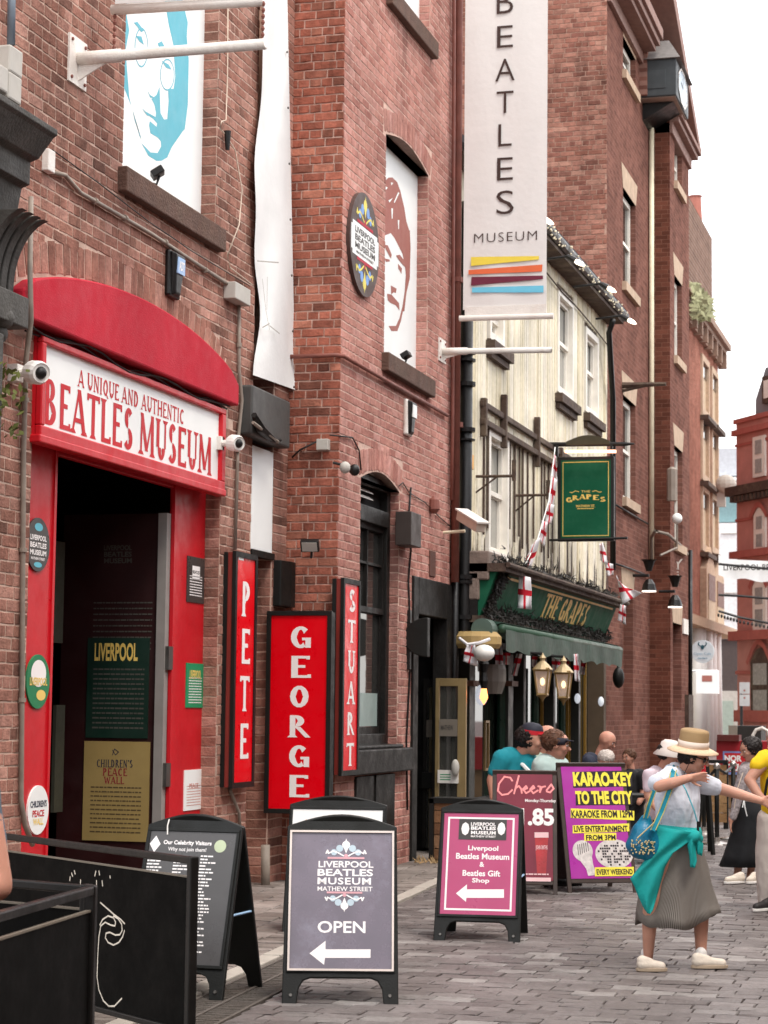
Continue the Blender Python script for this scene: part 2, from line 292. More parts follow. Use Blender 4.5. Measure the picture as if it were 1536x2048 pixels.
def serif(fr, mb, t, u0, v0, u1, v1, n, thick=.17, thin=.1, vert=False):
    """letters fitted in the box; vert=True stacks them downwards, each filling its own cell"""
    if vert:
        k = len(t); hh = (v1 - v0) / k; cells = [(c, u0, v1 - hh * (i + 1) + hh * .13, u1 - u0, hh * .74, None) for i, c in enumerate(t)]
    else:
        tot = sum(SER[c][0] if c != ' ' else .35 for c in t); x = u0; cells = []; sc = (u1 - u0) / tot
        for c in t:
            wd = SER[c][0] if c != ' ' else .35
            if c != ' ': cells.append((c, x, v0, wd * sc, v1 - v0, sc))
            x += wd * sc
    z = 0
    for c, x0, y0, wd, hh, sc in cells:
        gw, st = SER[c]; sx = wd / gw if sc is None else sc; T = thick * sx; t1 = thin * sx if not vert else thin * sx
        hv = min(thin * sx, hh * .12)
        for s_ in st:
            z += 1; nn = n + (z % 9) * .00015
            if s_[0] == 'l':
                a = Vector((x0 + s_[1] * sx, y0 + s_[2] * hh)); b = Vector((x0 + s_[3] * sx, y0 + s_[4] * hh)); wdt = T if s_[5] == 2 else t1
                if abs(a.y - b.y) < 1e-6:
                    yy = a.y + (hv / 2 if s_[2] <= .01 else (-hv / 2 if s_[2] >= .99 else 0)); fr.poly(mb, [(a.x, yy - hv / 2), (b.x, yy - hv / 2), (b.x, yy + hv / 2), (a.x, yy + hv / 2)], nn)
                else: fr.poly(mb, [(a.x - wdt / 2, a.y), (a.x + wdt / 2, a.y), (b.x + wdt / 2, b.y), (b.x - wdt / 2, b.y)][::(1 if b.y > a.y else -1)], nn)
            elif s_[0] == 'a':
                _, cx, cy, rx_, ry_, a0, a1 = s_; m = 14
                for i in range(m):
                    q = []
                    for aa in (a0 + (a1 - a0) * i / m, a0 + (a1 - a0) * (i + 1) / m):
                        r = math.radians(aa); w2 = hv / hh + (T / sx * 1.05 - 0) * abs(math.cos(r)); 
                        ox, oy = x0 + (cx + rx_ * math.cos(r)) * sx, y0 + (cy + ry_ * math.sin(r)) * hh
                        ti = T * abs(math.cos(r)) + hv * abs(math.sin(r)); k = math.hypot(math.cos(r), math.sin(r))
                        ix, iy = ox - math.cos(r) * ti, oy - math.sin(r) * ti
                        q.append(((ox, oy), (ix, iy)))
                    fr.poly(mb, [q[0][1], q[0][0], q[1][0], q[1][1]], nn)
            elif s_[0] == 's':
                X, Y = x0 + s_[1] * sx, y0 + s_[2] * hh; d = hv * .8 * (1 if s_[2] < .5 else -1); e = T * .95
                P_ = [(X - e, Y), (X + e, Y), (X + T * .5, Y + d), (X - T * .5, Y + d)]; fr.poly(mb, P_ if d > 0 else P_[::-1], nn)
            elif s_[0] == 'v':
                X = x0 + s_[1] * sx; fr.poly(mb, [(X - t1 * .45, y0 + s_[2] * hh), (X + t1 * .45, y0 + s_[2] * hh), (X + t1 * .45, y0 + s_[3] * hh), (X - t1 * .45, y0 + s_[3] * hh)], nn)
    return mb
# --- walls of real bricks
def panel(mb, O, U, V, Lu, Lv, holes, depth=.15, N=None, back=False):
    O = Vector(O); N = N or U.cross(V)
    us = sorted({0, Lu} | {min(max(h[i], 0), Lu) for h in holes for i in (0, 1)}); vs_ = sorted({0, Lv} | {min(max(h[i], 0), Lv) for h in holes for i in (2, 3)})
    for i in range(len(us) - 1):
        for j in range(len(vs_) - 1):
            cu = (us[i] + us[i + 1]) / 2; cv = (vs_[j] + vs_[j + 1]) / 2
            if any(h[0] < cu < h[1] and h[2] < cv < h[3] for h in holes): continue
            mb.add([O + U * a + V * b for a, b in ((us[i], vs_[j]), (us[i + 1], vs_[j]), (us[i + 1], vs_[j + 1]), (us[i], vs_[j + 1]))], [(0, 1, 2, 3)])
    for h in holes:
        d = h[4] if len(h) > 4 else depth; a0, a1, b0, b1 = h[:4]
        for p, q in (((a0, b0), (a1, b0)), ((a1, b0), (a1, b1)), ((a1, b1), (a0, b1)), ((a0, b1), (a0, b0))):
            A = O + U * p[0] + V * p[1]; B = O + U * q[0] + V * q[1]; mb.add([A, B, B - N * d, A - N * d], [(0, 1, 2, 3)])
        if back: mb.add([O + U * a + V * b - N * d for a, b in ((a0, b0), (a1, b0), (a1, b1), (a0, b1))], [(0, 1, 2, 3)])
def brick_cells(O, U, V, N, Lu, Lv, holes, bw=.225, hw=.108, bh=.076, j=.014, phase=0, hdr=4, seed=1):
    r = random.Random(seed); out = []; row = 0; v = 0
    while v < Lv - .02:
        h1 = min(v + bh, Lv); u = -r.random() * .02 - (.115 if row % 2 else 0); st = hw if (row + phase) % hdr == 0 else bw; 
        if st == hw: u -= .055
        while u < Lu:
            w1 = st * r.uniform(.94, 1.05); a, b = max(u, 0), min(u + w1, Lu); u += w1 + j
            segs = [(a, b)]
            for h in holes:
                if h[2] < (v + h1) / 2 < h[3]:
                    ns = []
                    for p, q in segs:
                        if q <= h[0] or p >= h[1]: ns.append((p, q)); continue
                        if p < h[0] - .03: ns.append((p, h[0] - .001))
                        if q > h[1] + .03: ns.append((h[1] + .001, q))
                    segs = ns
            for p, q in segs:
                if q - p > .03: out.append((Vector(O) + U * (p + q) / 2 + V * (v + h1) / 2, q - p, h1 - v, U, V, N))
        v = h1 + j; row += 1
    return out
_unit = []
def unit_bricks(m):
    if _unit: return _unit
    for k in range(10):
        r = random.Random(k); f = lambda a: r.uniform(-a, a)
        vs = []
        for z, s in ((-.5, 1.0), (.25, 1.0), (.5, .93)):
            for x, y in ((-1, -1), (0, -1), (1, -1), (1, 1), (0, 1), (-1, 1)):
                vs.append((x * .5 * (s if s == 1 else .96) + f(.012), y * .5 * (s if s == 1 else .88) + f(.05 if z > -.4 else 0), z + (f(.14) if z > .4 else 0)))
        fs = []
        for l in (0, 1):
            for i in range(6): fs.append((l * 6 + i, l * 6 + (i + 1) % 6, (l + 1) * 6 + (i + 1) % 6, (l + 1) * 6 + i))
        fs += [(12, 13, 16, 17), (13, 14, 15, 16)]
        _unit.append((vs, fs))
    return _unit
def lay(cells, parent, m, name='brick', proud=.0045, top=300, tilt=.016, minpx=8):
    ub = unit_bricks(m); ms = []
    sc_ = []
    for c in cells:
        x, y, z = proj(c[0])
        face = abs(c[5].dot((Vector((0, 0, H)) - c[0]).normalized()))
        s = FPX / z; inn = -20 < x < 1556 and -20 < y < 2068
        sc_.append((c[1] * s * max(abs(c[3].dot(Vector(cright))), .01) * c[2] * s) if inn and face > .02 else 0)
    order = sorted(range(len(cells)), key=lambda i: -sc_[i]); singles = set(i for i in order[:top] if sc_[i] > minpx)
    r = random.Random(len(cells)); stuff = MB(); off = OFF[parent.name]; key = (name, m.name)
    for vs, fs in ub:
        me = bpy.data.meshes.new(name); me.from_pydata(vs, [], fs); me.materials.append(m); ms.append(me)
    D = proud * 2
    for i, (c, w_, h_, U, V, N) in enumerate(cells):
        k = r.randrange(len(ub)); pr = r.uniform(-.3, .3) * proud; cc = Vector(c) + N * pr; rt = r.uniform(-tilt, tilt)
        U2 = U + V * rt; V2 = V - U * rt
        if i in singles:
            o = bpy.data.objects.new(name, ms[k]); COL.objects.link(o); o.parent = parent
            mt = Matrix.Identity(4)
            for a in range(3): mt[a][0] = U2[a] * w_; mt[a][1] = V2[a] * h_; mt[a][2] = N[a] * D; mt[a][3] = cc[a] - off[a]
            o.matrix_local = mt
        else:
            vs, fs = ub[k]; stuff.add([cc + U2 * (x * w_) + V2 * (y * h_) + N * (z * D) for x, y, z in vs], fs, r.random() * .998 + .001)
    if stuff.v: part(name + 'work', stuff, m, parent, kind='stuff', norm=False)
UX, UY, UZ = Vector((1, 0, 0)), Vector((0, 1, 0)), Vector((0, 0, 1))
# ================================================================ materials
XA, XB, XG, XT, XP = -6.54, -6.02, -6.0, -6.0, -5.6
MBR = brickmat('old red brick', ['#93675a', '#a37567', '#ad8072', '#9b6f61', '#8a6054', '#b88c7e', '#9e7263', '#77564c'])
MBR2 = brickmat('pink washed brick', ['#ae7a6f', '#bd8a7f', '#b48175', '#c4948a', '#a46f65', '#b07d72'], .5)
MBR3 = brickmat('red return brick', ['#995b4a', '#ad6b59', '#9e5f4e', '#885244', '#b47763', '#6f463b'], .65)
MMORT = mat('lime mortar', '#c2a696', .95, .35, 3, .4, 60, dirt=.3, dcol=(.2, .13, .1))
MMORT2 = mat('pale mortar', '#ccab9c', .95, .2, 9, .4, 60, dirt=.3, dcol=(.22, .14, .11))
MFAR = farbrick('warehouse brick', '#80594e', '#694840', '#8b6a60')
MFARX = farbrick('warehouse return brick', '#75493c', '#5b382e', '#7c574a', axis='X')
MRED = mat('red gloss paint', '#c4101f', .38, .08, 4, dirt=.25, dcol=(.3, .02, .02))
MREDC = mat('faded red canopy cloth', '#b8122c', .8, .1, 3, .25, 90, dirt=.35, dcol=(.42, .06, .08))
MREDS = mat('red sign acrylic', '#e00014', .3, .03, 3, spec=.2)
MREDP = mat('red print', '#c21a25', .55, .03)
MWH = mat('white board', '#eef0ee', .5, .03, 3)
MWP = mat('weathered white paint', '#e4dfd8', .5, .08, 9, .2, 60, dirt=.45, dcol=(.35, .22, .15))
MWL = mat('white lettering', '#f3eeec', .45, .02)
MBK = mat('black satin plastic', '#131412', .5, .15, 7, .1, 90, spec=.3)
MBKP = mat('black paint', '#151311', .5, .25, 6, .2, 30, spec=.3, dirt=.3, dcol=(.04, .034, .03))
MCH = mat('charcoal board', '#3c3836', .35, .06, 3)
MCI = mat('cast iron black', '#131212', .4, .2, 8, .15, 40)
MSILL = mat('brown stone sill', '#5d453b', .9, .25, 8, .6, 45, dirt=.4, dcol=(.13, .1, .07))
MPIPE = mat('grey conduit', '#8e8378', .6, .2, 10, dirt=.4, dcol=(.15, .1, .08))
MRPIPE = mat('red oxide pipe', '#7e4a3f', .6, .2, 8, dirt=.3, dcol=(.12, .06, .05))
MGREY = mat('grey plastic', '#b9b5ad', .6, .1, 8, dirt=.3, dcol=(.3, .26, .22))
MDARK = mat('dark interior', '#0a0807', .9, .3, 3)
MGL = glassmat('window glass', (.03, .03, .028), .05, .7)
MSTONE = mat('buff sandstone', '#b9a18a', .9, .18, 6, .3, 40, dirt=.3, dcol=(.25, .18, .13))
MCREAM = mat('cream paint', '#e7dcc0', .6, .12, 5, .1, 40, dirt=.3, dcol=(.5, .38, .2))
MSASH = mat('white sash paint', '#e9e4da', .5, .08, 6, dirt=.25, dcol=(.45, .35, .25))
MGREEN = mat('green sign paint', '#15553c', .65, .12, 3, spec=.12, dirt=.25, dcol=(.06, .2, .13))
MGOLD = mat('gold lettering', '#ecca6c', .4, .08, metal=.0)
MBRASS = mat('brass', '#9c8257', .4, .15, metal=.5)
MTEAL = mat('teal print', '#62b3c4', .6, .04)
MBRN = mat('brown print', '#a0645a', .6, .05)
# ================================================================ ground
g = MB(); g.add([(-60, -20, -.03), (120, -20, -.03), (120, 320, -.03), (-60, 320, -.03)], [(0, 1, 2, 3)])
gm = farbrick('paving far', '#8d7f7d', '#776a69', '#5c504d', .27, .2, 'X')
nt = gm.node_tree; sp = [n for n in nt.nodes if n.type == 'SEPXYZ'][0]; cb = [n for n in nt.nodes if n.type == 'COMBXYZ'][0]; L(nt, sp.outputs['Y'], cb.inputs[1])
solo('ground', g, gm, kind='structure')
MSETT = brickmat('street blocks', ['#6a6462', '#726b69', '#6d6664', '#625b59', '#7a7371', '#6a6361', '#8f8a87', '#665f5d'], .4, .42, .3, 1)
MSLAB = brickmat('pavement slabs', ['#877e77', '#7a716b', '#918882', '#716862'], .45, .55, .3, 1)
def kx(y): return -4.44 - .076 * (y - 12.6)
st = thing('street', '', '', (0, 12, 0), kind='structure'); del st['label']; del st['category']
base = MB(); base.add([(-12, 6, -.012), (14, 6, -.012), (14, 60, -.012), (-12, 60, -.012)], [(0, 1, 2, 3)])
part('joint_sand', base, mat('joint sand', '#5f5148', .95, .4, 20, .5, 60), st)
O = Vector((-6.2, 8, -.003)); cells = []
for (c, w_, h_, U, V, N) in brick_cells(O, UX, UY, UZ, 16, 24, [], bw=.245, bh=.165, j=.009, hdr=10 ** 6, seed=5):
    lim = (kx(c.y) + .42 if c.y < 15.55 else kx(c.y) + .01) if c.y < 30 else -9
    a, b = c.x - w_ / 2, c.x + w_ / 2
    if b < lim + .04: continue
    a = max(a, lim); cells.append((Vector(((a + b) / 2, c.y, c.z)), b - a, h_, U, V, N))
lay(cells, st, MSETT, 'paving_block', proud=.010, tilt=.012, minpx=60)
pv = thing('pavement', '', '', (-5.6, 14, 0), kind='structure'); del pv['label']; del pv['category']
ku = Vector((-.076, 1, 0)).normalized(); kn = Vector((-ku.y, ku.x, 0)); O = Vector((kx(9) - .16, 9, .004))
cells = [(c, w_, h_, U, V, N) for c, w_, h_, U, V, N in brick_cells(O, ku, kn, -ku.cross(-kn), 16, 2.6, [], bw=.34, bh=.24, j=.01, hdr=10 ** 6, seed=9)]
lay(cells, pv, MSLAB, 'paving_slab', proud=.012, tilt=.003)
kerb = MB(); MK = mat('pale granite kerb', '#a39c92', .7, .12, 8, .3, 60)
for i in range(17):
    a = 9 + i * .93; p0 = Vector((kx(a) - .14, a, 0)); kerb.obox(p0, ku, -kn, UZ, (0, .915), (0, .13), (-.02, .022 + .004 * (i % 2)))
    k_ = MB(); k_.v, k_.f, k_.r = kerb.v[-8:], [tuple(j - (len(kerb.v) - 8) for j in f) for f in kerb.f[-6:]], [0] * 6
    part('kerb_stone', k_, MK, pv, bevel=.008)
gt = thing('gutter', '', '', (kx(14) + .2, 14, 0), kind='structure'); del gt['label']; del gt['category']
gb = MB(); r = random.Random(3); MGT = mat('gutter iron', '#57504a', .75, .3, 14, .6, 50, dirt=.5, dcol=(.12, .09, .07))
for i in range(230):
    a = 9 + i * .0285
    for k in range(2): p0 = Vector((kx(a) + .03 + k * .19, a, 0)); gb.obox(p0, ku, -kn, UZ, (0, .014), (0, .165), (-.02, .004 + r.random() * .003))
part('grating', gb, MGT, gt, kind='stuff', norm=False)
gb = MB(); 
for k in (0, .19, .375): p0 = Vector((kx(9) + .012 + k, 9, 0)); gb.obox(p0, ku, -kn, UZ, (0, 6.5), (0, .02), (-.02, .012))
part('grating_rail', gb, MGT, gt)
# ================================================================ museum building (near left)
def fa(x, y): return onX(x, y, XA)
bA = thing('brick_building', 'old red brick warehouse at the left with the wide red doorway and teal face board', 'building', (XA, 16, 0))
Y0, Y1 = 11.6, 18.62; ZT = 12.0
wj = (15.36, 17.52, 5.95, 9.6); dr = (13.82, 17.79, 0, onX(440, 815, XA).z + .12)
hA = [(wj[0] - Y0, wj[1] - Y0, wj[2], wj[3], .17), (dr[0] - Y0, dr[1] - Y0, 0, dr[3], .16)]
mw = MB(); panel(mw, (XA, Y0, 0), UY, UZ, Y1 - Y0, ZT, hA, N=UX)
panel(mw, (XA, 19.25, 0), UY, UZ, .45, ZT, [], N=UX)
mw.add([(XA, Y1, 0), (XA - .3, Y1, 0), (XA - .3, Y1, ZT), (XA, Y1, ZT)], [(0, 1, 2, 3)]); mw.add([(XA, 19.25, 0), (XA - .3, 19.25, 0), (XA - .3, 19.25, ZT), (XA, 19.25, ZT)], [(0, 1, 2, 3)])
mw.add([(XA - .3, Y1, 0), (XA - .3, 19.25, 0), (XA - .3, 19.25, ZT), (XA - .3, Y1, ZT)], [(0, 1, 2, 3)])
part('wall', mw, MMORT, bA)
bk = MB(); bk.box((-12, Y0, 0), (XA - .3, 19.7, .02)); bk.box((-12, Y0, ZT), (XA, 19.7, ZT + .2)); bk.box((-12.2, Y0, 0), (-12, 19.7, ZT)); bk.box((-12, Y0 - .05, 0), (XA, Y0, ZT)); bk.box((XA - .42, Y1, 3), (XA - .31, 19.25, ZT))
part('shell', bk, MMORT, bA)
cells = brick_cells((XA, Y0, 0), UY, UZ, UX, Y1 - Y0, ZT, hA + [(13.2 - Y0, 18.0 - Y0, dr[3] - .02, dr[3] + .001)], seed=2)
# soldier course arch over the door canopy
arch = []; CY0, CY1, CZ0, CZ1 = onX(47, 640, XA + .13).y, onX(478, 800, XA + .13).y, onX(478, 770, XA + .13).z, onX(250, 578, XA + .13).z
for i in range(34):
    t = i / 33; yy = 13.55 + t * 4.35; zz = CZ0 + (CZ1 - CZ0) * max(math.sin(math.pi * min(max(1 - (yy - CY0) / (CY1 - CY0), .001), .999)), 0) ** .6 + .13
    arch.append((yy, zz))
cells = [c for c in cells if not any(abs(c[0].y - a[0]) < .1 and a[1] - .5 < c[0].z < a[1] + .13 for a in arch)]
for i, (yy, zz) in enumerate(arch):
    sl_ = (arch[min(i + 1, 33)][1] - arch[max(i - 1, 0)][1]) / (arch[min(i + 1, 33)][0] - arch[max(i - 1, 0)][0]); U = Vector((0, 1, sl_)).normalized(); V = Vector((0, -sl_, 1)).normalized()
    cells.append((Vector((XA, yy, zz + .02)), .118, .235, U, V, UX))
rv = []
for (yy, z0, z1, d) in ((wj[1], wj[2], wj[3], .17), (dr[1], 0, dr[3], .16)):
    z = z0; k = 0
    while z < z1 - .05: rv.append((Vector((XA - d / 2, yy, z + .039)), d - .01, .078, UX, UZ, -UY)); z += .089; k += 1
z = 0
while z < ZT: rv.append((Vector((XA, 19.475, z + .039)), .43, .078, UY, UZ, UX)); z += .089
z = 0
while z < 5: rv.append((Vector((XA - .15, 19.25, z + .039)), .28, .078, UX, UZ, -UY)); z += .089
lay(cells + rv, bA, MBR)
s = MB(); s.box((XA - .16, 15.27, 5.78), (XA + .083, 17.6, 5.985)); part('window_sill', s, MSILL, bA, bevel=.012)
# face board in the window
fj = Fr((XA - .14, wj[0], wj[2]), UY, UZ)
b = MB(); fj.slab(b, 0, 0, wj[1] - wj[0], wj[3] - wj[2], -.02, 0); bj = part('window_board', b, MWH, bA)
def zpts(fr, pts, z, ox, oy): return [fr.uv(ox + x / z, oy + y / z) for x, y in pts]
t = MB(); Z1 = 2.477
fj.poly(t, zpts(fj, [(800, -120), (890, -60), (915, 50), (930, 110), (925, 180), (935, 300), (930, 520), (915, 640), (905, 650), (850, 730), (828, 780), (800, 796), (775, 797), (735, 772), (700, 708), (745, 755), (780, 758), (798, 725), (796, 700), (782, 682), (745, 660), (738, 620), (742, 600), (775, 628), (778, 612), (760, 590), (735, 572), (770, 580), (772, 560), (765, 520), (750, 490), (775, 470), (790, 430), (795, 560), (812, 592), (828, 590), (835, 500), (832, 440), (860, 440), (868, 380), (858, 220), (835, 120), (815, 0)][::-1], Z1, 0, 0), .001)
fj.poly(t, zpts(fj, [(595, -80), (640, -80), (625, 60), (640, 150), (622, 250), (640, 480), (650, 525), (612, 430), (590, 330)][::-1], Z1, 0, 0), .001)
def ringp(fr, mb, c, r, w, n, z, ox, oy):
    pts = [fr.uv(ox + (c[0] + r[0] * math.cos(a)) / z, oy + (c[1] + r[1] * math.sin(a)) / z) for a in [k * math.pi / 12 for k in range(25)]]
    fr.line(mb, pts, w, n)
ringp(fj, t, (700, 235), (32, 95), .012, .0015, Z1, 0, 0); ringp(fj, t, (828, 370), (34, 76), .012, .0015, Z1, 0, 0)
for pts in ([(662, 112), (680, 108), (712, 150), (700, 160), (676, 128)], [(672, 178), (700, 180), (712, 222), (690, 205)], [(780, 215), (800, 204), (826, 250), (790, 240)], [(800, 300), (835, 320), (850, 345), (822, 335)], [(728, 445), (742, 470), (768, 486), (744, 484)], [(702, 535), (720, 552), (770, 580), (728, 572)], [(655, 540), (668, 600), (700, 690), (690, 672)]):
    fj.poly(t, zpts(fj, pts[::-1], Z1, 0, 0), .002)
part('face_print', t, MTEAL, bj)
# door surround
b = MB(); xs = XA - .14; zt = dr[3]
b.box((xs - .06, 13.82, 0), (xs, 14.55, zt)); b.box((xs - .06, 17.06, 0), (xs, 17.79, zt)); b.box((xs - .06, 14.55, onX(100, 905, xs).z), (xs, 17.06, zt))
part('door_surround', b, MRED, bA, bevel=.006)
[part('door_moulding', MB().box((xs - .02, ya_, 0), (xs + .012, yb_, zt - .9)), MRED, bA) for ya_, yb_ in ((17.0, 17.06), (14.52, 14.56))]
gm_ = MB(); gm_.box((xs - .1, 16.90, 0), (xs - .02, 16.99, 3.35)); part('door_edge', gm_, mat('grey door edge', '#8f8a86', .5), bA)
for zc in (1.0, 2.0): h_ = MB(); h_.box((xs - .02, 16.92, zc), (xs + .014, 17.02, zc + .2)); part('hinge', h_, mat('steel', '#6d6a66', .4, metal=.8), bA)
# passage behind the door, lit only from the street
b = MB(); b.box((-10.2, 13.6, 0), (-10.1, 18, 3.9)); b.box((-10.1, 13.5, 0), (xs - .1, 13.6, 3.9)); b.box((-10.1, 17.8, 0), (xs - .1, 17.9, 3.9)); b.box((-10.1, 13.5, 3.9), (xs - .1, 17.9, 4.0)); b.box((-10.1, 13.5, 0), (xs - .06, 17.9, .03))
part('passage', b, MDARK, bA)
lf = MB(); lf.box((xs - 1.0, 16.93, .05), (xs - .1, 16.99, 3.35)); lfo = part('door_leaf', lf, mat('shaded red door', '#2c0c0d', .5, .15, 4), bA)  # red darkened to put the passage shade into the door colour
def sheet(fr, c0, c1, m, parent, name, n=.0): 
    (u0, v0), (u1, v1) = fr.uv(*c0), fr.uv(*c1); mb = MB(); fr.slab(mb, min(u0, u1), min(v0, v1), max(u0, u1), max(v0, v1), n, n + .012); return part(name, mb, m, parent), min(u0, u1), min(v0, v1), max(u0, u1), max(v0, v1), n + .013
def emblem(fr, mbs, u, v, w_, up=1):
    """scroll crest: three layers of petals; mbs = (pale, blue, pink)"""
    for k, (du, dv, ru) in enumerate(((0, .34, .1), (-.16, .25, .09), (.16, .25, .09), (-.3, .15, .08), (.3, .15, .08))):
        fr.disc(mbs[1 if k else 0], u + du * w_, v + up * dv * w_, ru * w_, ru * w_ * 1.0, .0012 + k * .0002, 12)
    fr.poly(mbs[0], [(u - .07 * w_, v + up * .3 * w_), (u, v + up * .12 * w_), (u + .07 * w_, v + up * .3 * w_), (u, v + up * .5 * w_)][::up], .0024)
    for sg in (-1, 1):
        pts = [(u + sg * w_ * x, v + up * w_ * y) for x, y in ((.06, .06), (.2, .14), (.32, .18), (.44, .12), (.46, .2), (.5, .12))]
        fr.line(mbs[0], pts, .035 * w_, .002)
    fr.rect(mbs[2], u - .46 * w_, v - .02 * w_, u + .46 * w_, v + .03 * w_, .0028); fr.disc(mbs[2], u, v + up * .06 * w_, .05 * w_, .05 * w_, .003, 10)
fl = Fr((xs - 1.0, 16.93, 0), UX, UZ)
MDIM = mat('shaded lettering', '#4c4a44', .6); MGRN = mat('shaded green board', '#0c2a20', .5); MGLD = mat('gold board', '#a8905a', .45, .06, metal=.15)  # lettering and green board coloured darker to stand in for passage shade
p, u0, v0, u1, v1, n = sheet(fl, (172, 1475), (300, 1276), MGRN, bA, 'green_board')
mb = MB(); fl.text(mb, 'LIVERPOOL', *fl.uv(190, 1322), *fl.uv(277, 1286), n, .03); part('print', mb, MGOLD, p)
mb = MB(); [fl.greek(mb, u0 + .06, u1 - .04, v0 + .08 + k * .042, .014, n, k) for k in range(13)]; part('small_print', mb, MDIM, p, kind='stuff')
p, u0, v0, u1, v1, n = sheet(fl, (165, 1680), (301, 1484), MGLD, bA, 'peace_wall_board')
mb = MB(); serif(fl, mb, "CHILDREN S".replace(' S', ' S'), *fl.uv(194, 1534), *fl.uv(267, 1520), n); fl.poly(mb, [fl.uv(257, 1520), fl.uv(260, 1520), fl.uv(258, 1525)][::-1], n); fl.line(mb, zpts(fl, [(560, 1040), (575, 1065), (590, 1050), (570, 1035), (560, 1065)], 2.477, 0, 1080), .006, n); part('print', mb, mat('navy print', '#1b2340', .5), p)
mb = MB(); serif(fl, mb, 'PEACE', *fl.uv(206, 1551), *fl.uv(256, 1537), n); serif(fl, mb, 'WALL', *fl.uv(209, 1567), *fl.uv(250, 1554), n)
part('print', mb, mat('maroon print', '#8c2030', .5), p)
mb = MB(); [fl.greek(mb, u0 + .07, u1 - .07, v0 + .07 + k * .038, .012, n, k) for k in range(11)]; part('small_print', mb, mat('brown small print', '#5a4a30', .6), p, kind='stuff')
mb = MB(); 
for k, s_ in enumerate(('LIVERPOOL', 'BEATLES', 'MUSEUM')): fl.text(mb, s_, *fl.uv(208, 1101 + k * 13), *fl.uv(264, 1090 + k * 13), .003, .03)
[fl.greek(mb, .3, .85, 1.45 + .0 + k * .05 + .72, .012, .003, k) for k in range(9)]
part('print', mb, MDIM, lfo)
for yy0, yy1 in ((1285, 1085), (1625, 1410)):
    f2 = Fr((-7.5, 14, 0), UY, UZ); mb = MB(); a = f2.uv(101, yy0); c = f2.uv(124, yy1); f2.slab(mb, a[0], a[1], c[0], c[1], 0, .03); part('framed_notice', mb, mat('dim olive board', '#3a3a30', .6), bA)
# notices on the right post, roundels on the left post (stuck on: parts of the doorway)
fp = Fr((xs, 17.06, 0), UY, UZ)
def notice(px0, py0, px1, py1, m, name):   # corners given on the post
    u0, v0 = fp.uv(px0, py0); u1, v1 = fp.uv(px1, py1); mb = MB(); fp.slab(mb, u0, v0, u1, v1, 0, .008); return part(name, mb, m, bA), u0, v0, u1, v1
p, u0, v0, u1, v1 = notice(372, 1203, 408, 1118, MCH, 'black_notice')
mb = MB(); fp.rect(mb, u0 + .12, v1 - .2, u1 - .12, v1 - .08, .009); [fp.greek(mb, u0 + .06, u1 - .06, v0 + .06 + k * .024, .009, .009, k) for k in range(8)]; part('print', mb, MWL, p)
mb = MB(); fp.text(mb, 'BEATLES', u0 + .13, v1 - .15, u1 - .13, v1 - .12, .0095, .03); part('print', mb, MCH, p)
p, u0, v0, u1, v1 = notice(370, 1415, 407, 1328, mat('green notice', '#1d8a5a', .5), 'green_notice')
mb = MB(); fp.text(mb, 'LIVERPOOL', u0 + .08, v1 - .14, u1 - .08, v1 - .06, .009, .03); part('print', mb, MGOLD, p)
mb = MB(); [fp.greek(mb, u0 + .06, u1 - .06, v0 + .04 + k * .024, .009, .009, k) for k in range(10)]; part('print', mb, MWL, p)
p, u0, v0, u1, v1 = notice(366, 1622, 405, 1538, MWH, 'white_notice')
mb = MB(); fp.text(mb, 'PEACE', u0 + .12, v1 - .16, u1 - .12, v1 - .12, .009, .03); [fp.greek(mb, u0 + .06, u1 - .06, v0 + .04 + k * .024, .007, .009, k) for k in range(8)]; part('print', mb, mat('pale pink print', '#c98a80', .6), p)
for k, (cy_, rr, m) in enumerate(((1089, .2, MCH), (1363, .2, mat('roundel green', '#1f7a4d', .5)), (1620, .18, MWH))):
    c = onX(72, cy_, xs); f3 = Fr((xs, c.y + .01, c.z), UY, UZ); mb = MB(); mb.lathe(f3.P(0, 0, 0), [(rr, 0), (rr, .014)], 32, UX); p = part('roundel', mb, m, bA)
    a, b_ = MB(), MB()
    if k == 0:
        for i, s_ in enumerate(('LIVERPOOL', 'BEATLES', 'MUSEUM')): f3.text(a, s_, -.14, .03 - i * .055, .14, .07 - i * .055, .0155, .03)
        f3.text(a, 'MATHEW STREET', -.12, -.115, .12, -.095, .0155, .02)
        part('print', a, MWL, p); f3.disc(b_, 0, .13, .07, .03, .0155); f3.disc(b_, 0, -.15, .07, .02, .0155); part('print', b_, MTEAL, p)
    if k == 1:
        f3.disc(a, 0, .06, .13, .1, .0155); part('print', a, MWL, p); f3.text(b_, 'LIVERPOOL', -.15, -.03, .15, .03, .017, .03); f3.disc(b_, .05, -.1, .08, .04, .0155); part('print', b_, MGOLD, p)
    if k == 2:
        f3.text(a, "CHILDREN'S", -.14, .02, .14, .07, .0155, .03); part('print', a, mat('navy print', '#1b2340'), p)
        f3.text(b_, 'PEACE', -.1, -.05, .1, 0, .0155, .03); part('print', b_, MREDP, p); b_ = MB(); f3.text(b_, 'WALL', -.09, -.11, .09, -.06, .0155, .03); part('print', b_, MGOLD, p)
